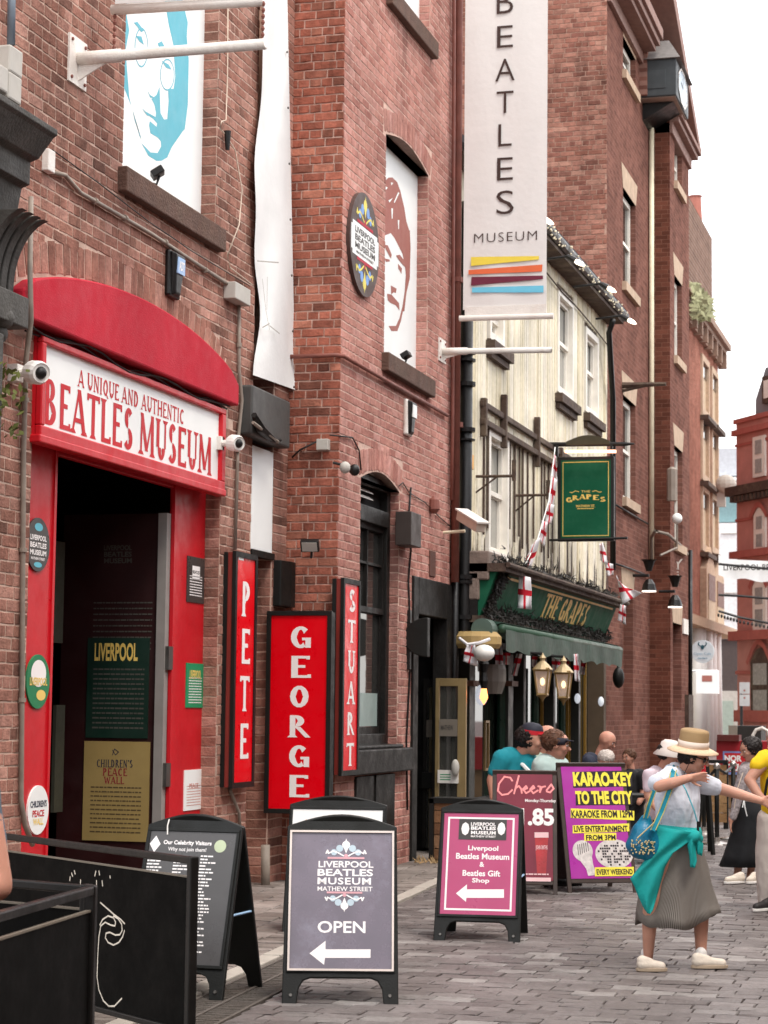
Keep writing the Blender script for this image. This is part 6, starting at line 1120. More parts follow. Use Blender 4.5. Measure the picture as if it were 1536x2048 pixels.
def block(px0, px1, yt, yb, Y, m, parent, nm, d=1.0): a, b_ = onY(px0, yb, Y), onY(px1, yt, Y); q = MB(); q.box((a.x, Y, a.z), (b_.x, Y + d, b_.z)); return part(nm, q, m, parent)
ob = thing('office_building', 'distant white clad building with pale slate roof at the end of the street', 'building', tuple(onY(1456, 1500, 128)))
block(1380, 1530, 895, 953, 128, mat('pale slate', '#b6b9bf', .8), ob, 'roof', 8); block(1380, 1530, 953, 962, 127, MWH, ob, 'eaves_board'); block(1380, 1530, 962, 1045, 128, mat('pale teal glass', '#86a9ad', .4), ob, 'glass_band'); block(1380, 1530, 1045, 1278, 127.6, mat('white cladding', '#dedfe0', .6), ob, 'cladding')
for y_ in (1066, 1130, 1185, 1235): block(1442, 1474, y_, y_ + 1.5, 127.5, MGREY, ob, 'cladding_joint', .1)
block(1380, 1530, 1278, 1520, 127.8, mat('dark brown shopfront', '#4c4240', .7), ob, 'shopfront'); block(1433, 1478, 1382, 1520, 127.4, MGREY, ob, 'door_frame', .5); block(1438, 1466, 1402, 1520, 127.3, mat('pale green door', '#9aa79c', .6), ob, 'door', .3)
q = MB(); p_ = onY(1442, 985, 100); q.box((p_.x - .2, 100, onY(1440, 1013, 100).z), (p_.x + .2, 100.3, onY(1440, 960, 100).z)); q.ball(onY(1452, 968, 100), (.5, .3, .45)); solo('wall_lamp', q, MGREY, 'pale distant street lamp on the corner of the narrow stone windowed building', 'lamp', loc=tuple(p_))
# ================================================================ pavement boards
def aboard(label, FL, FR_, topy, style='plastic', s=.66, group='pavement boards along the street', yaw=None, mfr=None):
    F0, F1 = onZ(*FL), onZ(*FR_); 
    if yaw is not None: U = Vector((math.cos(yaw), math.sin(yaw), 0)); w_ = (F1 - F0).length; F0 = F1 - U * w_ if yaw is not None and FR_[0] < 500 else F0
    else: U = (F1 - F0).normalized(); w_ = (F1 - F0).length
    B = Vector((-U.y, U.x, 0)); mid = F0 + U * w_ / 2 + B * s / 2; Hh = onD((FL[0] + FR_[0]) / 2 + 10, topy, proj(mid)[2]).z
    V = (B * s / 2 + UZ * Hh); Ls = V.length; V = V.normalized(); f = Fr(F0, U, V)
    o = thing('pavement_board', label, 'sign board', tuple(F0), group)
    Bk = Fr(F0 + B * s, U, (-B * s / 2 + UZ * Hh).normalized()); m = mfr or MBK
    if style == 'plastic':
        def outl(g): 
            P = [(0, 0), (.085, 0), (.095, .09), (.12, .135), (.16, .15), (w_ - .16, .15), (w_ - .12, .135), (w_ - .095, .09), (w_ - .085, 0), (w_, 0), (w_ - .012, Ls - .08)]
            P += [(w_ - .012 - (w_ - .024) * i / 12, Ls - .08 + .075 * math.sin(math.pi * i / 12)) for i in range(1, 12)] + [(.012, Ls - .08)]; return [g.P(u, v, 0) for u, v in P]
        mb = MB(); mb.prism(outl(f), -f.N * .03); part('front_frame', mb, m, o, bevel=.006)
        mb = MB(); 
        for q in ((.022, .18, w_ - .022, .2), (.022, Ls - .12, w_ - .022, Ls - .1), (.022, .2, .04, Ls - .12), (w_ - .04, .2, w_ - .022, Ls - .12)): f.slab(mb, *q, 0, .012)
        part('snap_frame', mb, m, o, bevel=.003)
        mb = MB(); q = outl(Bk); mb.prism(q, Bk.N * .028); part('back_frame', mb, m, o, bevel=.006)
        for u in (.05, w_ - .05): mb = MB(); mb.lathe(f.P(u, .05, 0), [(.012, 0), (.009, .008)], 8, f.N); part('foot_bolt', mb, mat('steel', '#6d6a66'), o)
        mb = MB(); mb.tube([f.P(w_ - .02, Ls * .45, -.02), Bk.P(w_ - .02, Ls * .45, .02)], .008, 6); part('stay', mb, mat('blue strap', '#8fb0d0'), o)
        box = (.04, .2, w_ - .04, Ls - .12)
    else:
        mb = MB()
        for q in ((0, 0, .04, Ls), (w_ - .04, 0, w_, Ls), (.04, .1, w_ - .04, .14), (.04, Ls - .04, w_ - .04, Ls)): f.slab(mb, *q, -.025, 0)
        part('front_frame', mb, m, o, bevel=.004); mb = MB()
        for q in ((0, 0, .04, Ls), (w_ - .04, 0, w_, Ls), (.04, .1, w_ - .04, .14), (.04, Ls - .04, w_ - .04, Ls)): Bk.slab(mb, *q, 0, .025)
        Bk.slab(mb, .04, .14, w_ - .04, Ls - .04, .005, .02); part('back_frame', mb, m, o)
        box = (.04, .14, w_ - .04, Ls - .04)
    return o, f, w_, Ls, box
def field(o, f, box, m, n=.004, name='poster'): mb = MB(); f.slab(mb, *box, -.01, n); return part(name, mb, m, o)
def TX(f, mb, s_, x0, yb, x1, yt, n, bold=.02, sp=1, shear=0): a = f.uv(x0, yb); b_ = f.uv(x1, yt); return f.text(mb, s_, a[0], a[1], a[0] + (b_[0] - a[0]), a[1] + (f.uv(x0, yt)[1] - a[1]), n, bold, sp, shear)
def arrow(f, mb, tip, top, bot, sx, sy0, sy1, n):
    P = [tip, top, (top[0], sy0), (sx, sy0), (sx, sy1), (top[0] - 1, sy1), bot]; f.poly(mb, [f.uv(*p) for p in P][::-1], n)
MFLD = mat('mottled purple poster', '#6d6470', .25, .22, 5, spec=.6, dirt=.6, dcol=(.36, .37, .46))  # purple with paler blue-grey blotches mixed in
o, f, w_, Ls, box = aboard('open museum pavement board with purple grey poster, white crest, OPEN and a left arrow', (563, 2008), (797, 2010), 1628)
p = field(o, f, box, MFLD); mb = MB(); u0, v0, u1, v1 = box
for q in ((u0 - .012, v0 - .012, u1 + .012, v0), (u0 - .012, v1, u1 + .012, v1 + .012), (u0 - .012, v0, u0, v1), (u1, v0, u1 + .012, v1)): f.slab(mb, *q, .012, .016)
part('pale_border', mb, mat('pale border', '#d9ccc4', .4), o)
mb = MB(); T = lambda *a, **k: TX(f, mb, *a, **k)
T('LIVERPOOL', 637, 1735, 747, 1722, .005); T('BEATLES', 635, 1752, 746, 1738, .005, .025); T('MUSEUM', 635, 1769, 742, 1755, .005, .02, 1.1); T('MATHEW STREET', 635, 1782, 745, 1773, .005, .01); T('OPEN', 635, 1866, 731, 1842, .005, .02)
arrow(f, mb, (619, 1907), (651, 1882), (648, 1930), 741, 1899, 1916, .005); part('print', mb, MWL, p)
ms = (MB(), MB(), MB()); c = f.uv(692, 1717); emblem(f, ms, c[0], c[1], .235, 1); c = f.uv(689, 1786); emblem(f, ms, c[0], c[1], .225, -1)
for q, m in zip(ms, (MWL, mat('pale blue print', '#b7c8d2'), mat('pale pink print2', '#d3a0a8'))):
    q.v = [tuple(Vector(v) + f.N * .004) for v in q.v]; part('crest', q, m, p)
MPUR = mat('magenta poster', '#b3406f', .35, .07, 3, spec=.5)
o, f, w_, Ls, box = aboard('magenta museum and gift shop pavement board with white arrow, in the middle of the street', (866, 1882), (1040, 1887), 1597)
p = field(o, f, box, MPUR); mb = MB(); u0, v0, u1, v1 = box; i_ = .03
for q in ((u0 + i_, v0 + i_, u1 - i_, v0 + i_ + .014), (u0 + i_, v1 - i_ - .014, u1 - i_, v1 - i_), (u0 + i_, v0 + i_ + .014, u0 + i_ + .014, v1 - i_ - .014), (u1 - i_ - .014, v0 + i_ + .014, u1 - i_, v1 - i_ - .014)): f.rect(mb, *q, .005)
T = lambda *a, **k: TX(f, mb, *a, **k)
T('Liverpool', 936, 1704, 997, 1691, .005, .025); T('Beatles Museum', 912, 1718, 1019, 1706, .005, .025); T('&', 959, 1734, 969, 1724, .005, .025); T('Beatles Gift', 925, 1752, 1001, 1740, .005, .025); T('Shop', 944, 1768, 979, 1756, .005, .025)
arrow(f, mb, (912, 1787), (934, 1769), (932, 1804), 1008, 1779, 1796, .005); part('print', mb, MWL, p)
mb = MB(); a, b_ = f.uv(917, 1679), f.uv(1014, 1640); f.rect(mb, a[0], a[1], b_[0], b_[1], .006); lg = part('logo_panel', mb, MCH, p)
mb = MB(); T = lambda *a, **k: TX(f, mb, *a, **k); T('LIVERPOOL', 942, 1652, 992, 1645, .008, .03); T('BEATLES', 942, 1660, 992, 1653, .008, .04); T('MUSEUM', 942, 1669, 992, 1662, .008, .04, 1.1); T('MATHEW STREET', 942, 1675, 992, 1671, .008, .02); 
for s_ in (-1, 1): c = f.uv(967 + s_ * 36, 1658); f.disc(mb, c[0], c[1], .03, .05, .008, 8)
o2 = bpy.data.objects; q = part('logo_print', mb, MWL, p)
o, f, w_, Ls, box = aboard('dark pavement board listing celebrity visitors, beside the black street barrier', (222, 2005), (444, 2003), 1626, yaw=math.radians(-2))
p = field(o, f, box, mat('charcoal poster', '#4a4848', .3, .08, 4, spec=.5)); mb = MB(); T = lambda *a, **k: TX(f, mb, *a, **k)
T('Our Celebrity Visitors', 327, 1691, 425, 1680, .005, .03); T('Why not join them!', 336, 1704, 414, 1694, .005, .01)
r = random.Random(5)
for col, (x_, ya_) in enumerate(((296, 1716), (348, 1720), (402, 1714))):
    a = f.uv(x_, ya_); top_ = a[1]
    for k in range(30):
        if k in (21, 25): continue
        f.greek(mb, a[0], a[0] + r.uniform(.045, .1), top_ - k * .0195, .0085, .005, k + col * 50)
c = f.uv(311, 1688); f.poly(mb, [(c[0] - .035, c[1]), (c[0], c[1] - .05), (c[0] + .035, c[1]), (c[0], c[1] + .05)], .005); part('print', mb, MWL, p)
mb = MB(); c = f.uv(441, 1693); f.disc(mb, c[0], c[1], .038, .038, .005); part('round_logo', mb, mat('pale green logo', '#b5c0a0'), p)
mb = MB(); c = f.uv(340, 1640); f.line(mb, [(c[0], c[1]), (c[0] - .005, c[1] - .04), (c[0] + .003, c[1] - .09)], .008, .013); part('paint_scratch', mb, MWP, o)
o, f, w_, Ls, box = aboard('white faced pavement board mostly hidden behind the open museum board', (563, 1868), (768, 1872), 1590)
p = field(o, f, box, MWH); mb = MB(); a = f.uv(612, 1634); f.text(mb, 'WELCOME TO THE MUSEUM', a[0], a[1] - .06, a[0] + .48, a[1] - .02, .005, .02); part('print', mb, mat('amber print', '#c98a2a'), p)
MWF = mat('brown black wood frame', '#3f332e', .5, .2, 8)
MCHR = mat('maroon beer poster', '#7c1f35', .4, .2, 3)
o, f, w_, Ls, box = aboard('maroon Cheers beer offer pavement board with a pint glass picture', (984, 1790), (1115, 1792), 1541, style='wood', mfr=MWF)
p = field(o, f, box, MCHR); mb = MB(); T = lambda *a, **k: TX(f, mb, *a, **k); 
a = f.uv(992, 1592); b_ = f.uv(1112, 1553)
sc = lambda P: [(a[0] + (b_[0] - a[0]) * x, a[1] + (b_[1] - a[1]) * y) for x, y in P]
for P in ([(.27, .75), (.24, .9), (.14, .95), (.05, .6), (.03, .25), (.1, .05), (.2, .1), (.27, .3)], [(.3, .12), (.38, 1), (.33, .4), (.38, .5), (.42, .35), (.43, .15)], [(.45, .3), (.52, .4), (.5, .5), (.45, .35), (.5, .15), (.56, .25)], [(.57, .3), (.64, .42), (.62, .52), (.57, .35), (.62, .15), (.7, .3)], [(.7, .5), (.74, .48), (.73, .2), (.76, .45), (.82, .5)], [(.84, .3), (.92, .6), (.96, .4), (.9, .2), (.84, .25)]): f.line(mb, sc(P), .016, .006)
part('neon_script', mb, mat('neon pink', '#ff9a9a', .4), p); mb = MB(); T = lambda *a, **k: TX(f, mb, *a, **k)
T('Monday-Thursday', 1050, 1606, 1112, 1598, .006); T('£1.85', 1010, 1651, 1108, 1616, .006, .04); part('print', mb, MWL, p)
mb = MB(); g0, g1, g2, g3 = f.uv(1069, 1665), f.uv(1097, 1665), f.uv(1092, 1748), f.uv(1074, 1748); f.poly(mb, [g0, g3, g2, g1], .005); part('pint_picture', mb, mat('red ale', '#a8282c', .3, .3, 9), p); mb = MB(); f.poly(mb, [g0, (g0[0], g0[1] - .05), (g1[0], g1[1] - .05), g1], .007); f.text(mb, 'JOHN SMITHS', g0[0] + .01, g0[1] - .17, g1[0] - .01, g0[1] - .12, .007, .02)
a = f.uv(1062, 1765); f.rect(mb, .06, a[1] + .01, w_ - .06, a[1] + .045, .007); f.greek(mb, .08, w_ - .08, a[1] + .07, .012, .007); part('froth_and_stripes', mb, mat('pale pink', '#e8c2c4'), p)
MMAG = mat('magenta karaoke poster', '#a8359a', .35, .06, 3); MYEL = mat('yellow print', '#efe04a', .5, .05); MBLK = mat('black print', '#251c22', .5, .05)
o, f, w_, Ls, box = aboard('magenta and yellow karaoke pavement board outside the pub', (1137, 1788), (1276, 1786), 1526, style='wood', mfr=MWF)
p = field(o, f, box, MMAG); k1, k2, k3, k4 = MB(), MB(), MB(), MB()
def strip(mb, x0, y0, x1, y1, sl, n): f.poly(mb, [f.uv(x0, y1), f.uv(x1, y1 + sl), f.uv(x1, y0 + sl), f.uv(x0, y0)], n)
strip(k1, 1146, 1544, 1264, 1576, -3, .005); strip(k1, 1151, 1583, 1264, 1611, -1, .005); part('black_strip', k1, MBLK, p)
TX(f, k2, 'KARAO-KEY', 1147, 1573, 1264, 1544, .007, .05); TX(f, k2, 'TO THE CITY', 1152, 1609, 1263, 1582, .007, .05); strip(k2, 1141, 1617, 1268, 1636, 5, .006); strip(k2, 1145, 1651, 1258, 1667, -4, .006); strip(k2, 1168, 1667, 1232, 1682, -1, .0064); strip(k2, 1189, 1735, 1267, 1753, -1, .0085); part('yellow_print', k2, MYEL, p)
TX(f, k3, 'KARAOKE FROM 12PM', 1143, 1636, 1264, 1621, .008, .03); TX(f, k3, 'LIVE ENTERTAINMENT', 1148, 1664, 1254, 1652, .008, .03); TX(f, k3, 'FROM 3PM', 1172, 1681, 1230, 1670, .008, .03); TX(f, k3, 'EVERY WEEKEND', 1193, 1750, 1264, 1739, .01, .03); part('black_print', k3, MBLK, p)
c = f.uv(1165, 1702); f.disc(k4, c[0], c[1], .1, .1, .006); f.poly(k4, [f.uv(1150, 1708), f.uv(1172, 1738), f.uv(1186, 1730), f.uv(1180, 1695)], .0066); f.poly(k4, [f.uv(1172, 1738), f.uv(1176, 1752), f.uv(1192, 1750), f.uv(1186, 1730)], .0066); c = f.uv(1228, 1708); f.disc(k4, c[0], c[1], .19, .14, .006); part('silver_print', k4, mat('silver print', '#cfc8c4', .5, .25, 30), p)
k5 = MB(); r = random.Random(2)
for i in range(15):
    for j in range(9):
        x = (i - 7) / 7.5; y = (j - 4) / 4.5
        if x * x + y * y < .95 and r.random() < .6: u, v = c[0] + .165 * x, c[1] + .115 * y; f.rect(k5, u - .009, v - .009, u + .009, v + .009, .0068)
for i in range(6): u, v = f.uv(1155 + i * 4, 1700 - i); f.rect(k5, u, v - .05 + i * .003, u + .006, v + .05, .0075)
part('mirror_tiles', k5, MBLK, p, kind='stuff')
# ================================================================ foreground barriers
def barrier(label, A, B_, label_tag=None, post='both', zt=.95):
    A, B_ = Vector((A.x, A.y, 0)), Vector((B_.x, B_.y, 0)); U = (B_ - A).normalized(); f = Fr(A, U, UZ); L_ = (B_ - A).length; o = thing('street_barrier', label, 'barrier', tuple(A), 'black café style barriers in the foreground')
    for nm, q in (('top_rail', (0, zt - .035, L_, zt)), ('lower_rail', (.03, .09, L_ - .03, .12))): mb = MB(); f.slab(mb, *q, -.02, .02); part(nm, mb, MBKG, o, bevel=.006)
    for u in (0, L_): mb = MB(); f.slab(mb, u - .022, 0, u + .022, zt + .004, -.024, .024); part('post', mb, MBKG, o, bevel=.008)
    mb = MB(); f.slab(mb, .025, .12, L_ - .025, zt - .1, -.006, .006); p = part('panel', mb, MBKF, o)
    mb = MB(); f.slab(mb, .025, zt - .102, L_ - .025, zt - .094, -.01, .01); part('panel_edge', mb, mat('worn edge', '#6e665a', .5), o)
    for u in (.06, L_ - .06): mb = MB(); f.slab(mb, u - .05, 0, u + .05, .012, -.2, .2); part('foot_plate', mb, MBKG, o)
    return o, f, L_, p
MBKG = mat('black gloss rail', '#0a0908', .4, .15, 9, .05, 60, spec=.3, dirt=.3, dcol=(.02, .016, .012)); MBKF = mat('black banner fabric', '#070605', .7, .3, 4, .05, 30, spec=.08, dirt=.3, dcol=(.008, .008, .007))
zt = .95; tt = lambda px, py: onD(px, py, (H - zt) / -(ray(px, py)[2]))
R1, R0 = tt(386, 1714), tt(0, 1665); R0 = R1 + (R0 - R1) * 1.12
o, f, L_, p = barrier('long black street barrier with a torn white scroll logo, in the left foreground', R0, R1)
mb = MB()
S = lambda pts: f.line(mb, [f.uv(x / 2.743 + 11, 1560 + y / 2.743) for x, y in pts], .008, .008)
S([(525, 795), (540, 765), (570, 745), (600, 755), (612, 780), (608, 800), (585, 795), (555, 780), (530, 800), (520, 860), (514, 960), (510, 1080), (520, 1150), (545, 1210), (575, 1240), (605, 1240), (645, 1198)]); S([(660, 825), (650, 860), (630, 890), (600, 905), (570, 890), (556, 865), (560, 840), (580, 835), (610, 850), (635, 848), (648, 825), (645, 790), (625, 760), (600, 745)]); S([(528, 672), (560, 700), (600, 735), (640, 765), (662, 788)])
r = random.Random(3)
for i in range(9): x, y = r.uniform(275, 640), r.uniform(495, 560); S([(x, y), (x + r.uniform(-6, 6), y + r.uniform(8, 30))])
part('torn_logo', mb, mat('dirty white vinyl', '#d8cfc0', .5, .2, 30), p)
C0 = tt(182, 1772); C1 = tt(0, 1822); C1 = C0 + (C1 - C0) * 1.5; C2 = tt(29, 1759); C2 = C0 + (C2 - C0) * 1.9
barrier('nearest black street barrier panel cut off by the left edge of the picture', C1, C0)
barrier('black street barrier panel running back behind the nearest one', C2, Vector((C0.x - .03, C0.y + .03, 0)))
# ================================================================ planter and furniture outside the pub
MWOOD = brickmat('planter boards', ['#8f6a4e', '#7a5840', '#a07c5c', '#6b4c38', '#96755a'], .6)
Yp = 22.7; A_ = onY(862, 1738, Yp); B_ = onY(990, 1738, Yp); zp = onY(862, 1597, Yp).z; o = thing('wooden_planter', 'slatted wooden planter box in a black frame behind the magenta board', 'planter', (A_.x, Yp, 0))
zz = .04; k = 0
while zz < zp - .08: h_ = (.12, .15, .13, .14, .12, .13)[k % 6]; q = MB(); q.box((A_.x + .03, Yp, zz), (B_.x, Yp + .02, min(zz + h_ - .008, zp - .05))); part('board', q, MWOOD, o, bevel=.004); zz += h_; k += 1
q = MB(); q.box((A_.x - .02, Yp - .03, 0), (A_.x + .03, Yp + .05, zp)); q.box((B_.x, Yp - .03, 0), (B_.x + .05, Yp + .05, zp)); q.box((A_.x - .02, Yp - .03, zp - .05), (B_.x + .05, Yp + .35, zp + .01)); q.box((A_.x, Yp + .03, .02), (B_.x, Yp + .3, zp - .06)); part('frame', q, MBK, o)
q = MB(); r = random.Random(9)
for i in range(40): c = Vector((A_.x + r.uniform(-.12, .3), Yp - .1 - r.random() * .25, .02)); d = Vector((r.uniform(-1, 1), r.uniform(-.5, .5), r.uniform(.2, 1.4))).normalized() * .09; e = d.orthogonal().normalized() * .012; q.add([c - e, c + e, c + d], [(0, 1, 2)])
solo('dry_grass', q, mat('straw', '#9a7f5a', .8), kind='stuff', norm=False)
for k, (px, pt, lb) in enumerate(((1110, 1500, 'black round pub table behind the maroon beer board'), (1250, 1525, 'black pub table behind the karaoke board where people sit'))):
    c = onD(px, 1560, 22.5 + k); q = MB(); o = thing('pub_table', lb, 'table', (c.x, c.y, 0)); q.lathe((c.x, c.y, .74), [(.35, 0), (.35, .03)], 20); part('table_top', q, MBK, o); q = MB(); q.tube([(c.x, c.y, 0.03), (c.x, c.y, .74)], .03, 8); q.lathe((c.x, c.y, 0), [(.24, 0), (.22, .03)], 16); part('stem', q, MCI, o)
def stanchion(px, py, lb, hh=1.0):
    c = onZ(px, py); o = thing('barrier_post', lb, 'post', tuple(c), 'black rope posts by the wooden screen'); q = MB(); q.lathe(c, [(.19, 0), (.18, .025), (.03, .05)], 18); part('base', q, mat('chrome', '#b9b4ae', .25, metal=.8), o); q = MB(); q.tube([c + UZ * .04, c + UZ * hh], .03, 10); part('post', q, MBK, o, smooth=True); q = MB(); q.lathe(c + UZ * (hh * .05), [(.04, 0), (.04, .05)], 10); part('collar', q, mat('chrome', '#b9b4ae'), o); q = MB(); q.ball(c + UZ * hh, .045); part('finial', q, mat('chrome', '#b9b4ae'), o, smooth=True); return c
c1 = stanchion(1434, 1690, 'black rope post with chrome base just right of the hat woman'); c2 = stanchion(1467, 1680, 'black rope post with chrome base hidden behind the long black skirt'); c3 = stanchion(1408, 1668, 'black rope post further back beside the wooden screen')
pipe('rope', 'black sagging rope between the rope posts by the wooden screen', 'rope', [c3 + UZ * .98, (c3 + c1) / 2 + UZ * .84, c1 + UZ * .98, (c1 + c2) / 2 + UZ * .9, c2 + UZ * .98], .02, MBK, n=6)
Yw = 31.0; A_, B_ = onY(1398, 1660, Yw), onY(1446, 1548, Yw); o = thing('wooden_screen', 'low plank screen of pale brown boards beyond the hat woman', 'screen', (A_.x, Yw, 0))
for k in range(6): z = .1 + k * .14; q = MB(); q.box((A_.x - .2, Yw, z), (B_.x + .05, Yw + .03, z + .13)); part('board', q, brickmat('pale screen boards', ['#a5825c', '#8a6a4a', '#b39068', '#7a5c40']), o)
q = MB(); q.box((A_.x - .25, Yw + .03, 0), (A_.x - .18, Yw + .08, 1.0)); q.box((B_.x, Yw + .03, 0), (B_.x + .07, Yw + .08, 1.0)); q.box((A_.x - .25, Yw - .01, .95), (B_.x + .07, Yw + .09, 1.0)); part('frame', q, MBK, o)
Yr = 38; A_, B_ = onY(1433, 1548, Yr), onY(1560, 1483, Yr); o = thing('red_kiosk_counter', 'red counter panel with a white and blue lettered poster behind the dark haired woman', 'counter', (A_.x, Yr, 0)); q = MB(); q.box((A_.x, Yr, A_.z), (B_.x, Yr + .8, B_.z)); part('panel', q, mat('kiosk red', '#a31a26', .5, .1), o); q = MB(); q.box((A_.x + .05, Yr + .05, 0), (B_.x, Yr + .75, A_.z)); part('plank_base', q, mat('worn plank', '#8a6d50', .8, .3, 5), o)
f = Fr((A_.x, Yr - .01, A_.z), UX, UZ); a, b_ = f.uv(1446, 1549), f.uv(1490, 1503); q = MB(); f.rect(q, a[0], a[1], b_[0], b_[1], .004); pp = part('poster', q, mat('poster blue', '#7d90c8', .5), o); q = MB(); f.rect(q, a[0] + .03, a[1] + .05, b_[0], b_[1] - .03, .006); part('red_field', q, MREDP, pp)
q = MB(); TX(f, q, 'NOR', 1449, 1523, 1484, 1510, .009, .05); TX(f, q, 'CU', 1450, 1542, 1478, 1527, .009, .06); part('print', q, MWL, pp)
Yq = 41; A_, B_ = onY(1458, 1490, Yq), onY(1522, 1452, Yq); q = MB(); q.box((A_.x, Yq, 0), (B_.x, Yq + 1, B_.z)); o = solo('market_booth', q, mat('booth dark', '#2c2a28', .6), 'dark low booth with pale left side in front of the red corner building', 'booth', loc=(A_.x, Yq, 0))
q = MB(); A_, B_ = onY(1457, 1490, Yq - .1), onY(1474, 1451, Yq - .1); q.box((A_.x, Yq - .1, A_.z), (B_.x, Yq - .01, B_.z)); part('side_board', q, mat('beige booth side', '#8f887c', .7), o)
q = MB(); A_ = onY(1434, 1482, 37.9); B_ = onY(1478, 1470, 37.9); q.box((A_.x, 37.9, A_.z), (B_.x, 38.3, B_.z)); solo('bench_back', q, mat('maroon', '#5a2420', .6), 'dark maroon bench back on top of the red counter', 'bench', loc=tuple(A_))
q = MB(); q.tube([onY(1506, 1500, 36), onY(1506, 1470, 36), onY(1512, 1460, 36), onY(1524, 1456, 36), onY(1536, 1462, 36), onY(1540, 1500, 36)], .03, 8); solo('hoop_rail', q, MWP, 'white curved hoop rail at the right edge behind the woman with dark hair', 'rail', loc=tuple(onY(1506, 1500, 36)))
Yk = 24.5; A_, B_ = onY(1386, 1548, Yk), onY(1411, 1500, Yk); o = thing('pavement_board', 'small red and white pavement board seen between the hat brim and the raised hand', 'sign board', (A_.x, Yk, 0)); f = Fr(A_, UX, UZ); q = MB(); q.box((A_.x - .1, Yk, A_.z - .05), (B_.x, Yk + .03, B_.z + .02)); part('board', q, MREDP, o); q = MB(); TX(f, q, 'KE', 1388, 1537, 1408, 1520, .006, .05); part('print', q, MWL, o); q = MB(); f.disc(q, .09, .25, .06, .05, .006, 8); part('yellow_spot', q, MYEL, o)
q = MB(); q.tube([onY(1412, 1505, Yk + 1), (onY(1430, 1600, Yk + 1).x, Yk + .8, 0)], .03, 5); q.tube([onY(1412, 1505, Yk + 1), (onY(1395, 1600, Yk + 1).x, Yk + .8, 0)], .03, 5); q.tube([onY(1412, 1505, Yk + 1), (onY(1412, 1600, Yk + 1).x, Yk + 1.4, 0)], .03, 5); part('easel_legs', q, MBK, o)
# round white sign, boxed sign, signpost, street banner, wires
Yr = 44; c = onY(1405, 1303, Yr); o = thing('hanging_sign', 'round white sign with a blue stag head emblem at the far end of the warehouse', 'sign', tuple(c)); r_ = 23 / FPX * Yr; q = MB(); q.lathe(c, [(r_, 0), (r_, .06)], 28, UY); part('disc', q, mat('pale blue white', '#dfeaf0', .4), o)
f = Fr(c - UY * .012, UX, UZ); q = MB(); f.disc(q, 0, .09, .035, .05, 0, 10); f.line(q, [(0, .1), (-.06, .12), (-.085, .16), (-.07, .19)], .02, .002); f.line(q, [(0, .1), (.06, .12), (.085, .16), (.07, .19)], .02, .004); part('stag_emblem', q, mat('navy teal', '#2a5a6a'), o); q = MB(); f.text(q, 'Open Cafe', -.18, -.09, .18, -.02, .002, 0); f.greek(q, -.1, .1, -.15, .02, .002); part('print', q, mat('soft blue', '#7ea3b8'), o); q = MB(); q.tube([(XP, Yr + .03, c.z + .05), (c.x, Yr + .03, c.z + .05)], .02, 5); part('arm', q, MCI, o)
Yr = 60; A_, B_ = onY(1392, 1387, Yr), onY(1436, 1342, Yr); o = thing('hanging_sign', 'white boxed sign with a small dark screen beyond the round white sign', 'sign', tuple(A_)); q = MB(); q.box((A_.x, Yr, A_.z), (B_.x, Yr + .3, B_.z)); q.tube([(A_.x - 1, Yr + .1, B_.z), (B_.x, Yr + .1, B_.z)], .03, 5); part('box', q, MWH, o); q = MB(); f = Fr((A_.x, Yr - .01, A_.z), UX, UZ); a, b_ = f.uv(1404, 1363), f.uv(1424, 1351); f.rect(q, a[0], a[1], b_[0], b_[1], .0); part('dark_screen', q, MBRN, o)
Yr = 52; A_, B_ = onY(1479, 1412, Yr), onY(1499, 1366, Yr); o = thing('street_sign', 'tall grey parking sign plates on a post before the red corner building', 'sign', (A_.x, Yr, 0)); q = MB(); q.tube([((A_.x + B_.x) / 2 - .08, Yr + .04, 0), ((A_.x + B_.x) / 2 - .08, Yr + .04, B_.z)], .04, 6); part('post', q, MCI, o)
for k in (0, 1): q = MB(); q.box((A_.x, Yr, A_.z + k * .3), (B_.x, Yr + .02, A_.z + k * .3 + .28)); pl = part('plate', q, mat('pale sign plate', '#c2c4c4', .5), o); q = MB(); q.lathe(((A_.x + B_.x) / 2, Yr - .005, A_.z + k * .3 + (.2 if k == 0 else .08)), [(.025, 0), (.025, .004)], 8, UY); part('dot', q, MBRN, pl)
Yr = 62; ss = thing('street_banner', 'white banner with dark lettering strung high across the far street', 'banner', tuple(onY(1440, 1140, Yr))); q = MB(); n = 24; V_ = []
for i in range(n + 1):
    t_ = i / n; px = 1437 + 260 * t_
    for j in range(3): V_.append(onY(px, 1116 + 30 * t_ ** .7 * .4 + j * (20 + 1.5 * math.sin(i)) - 6 * (t_ < .06), Yr + .05 * math.sin(i * 1.3 + j)))
q.add(V_, [(i * 3 + j, i * 3 + 3 + j, i * 3 + 4 + j, i * 3 + 1 + j) for i in range(n) for j in (0, 1)]); part('cloth', q, mat('white drape cloth', '#e6e6e4'), ss, smooth=True)
f = Fr(onY(1440, 1140, Yr - .12), UX, UZ); q = MB(); TX(f, q, 'LIVERPOOL BEATLES MUSEUM', 1447, 1141, 1640, 1129, 0, .02); part('lettering', q, MCH, ss)
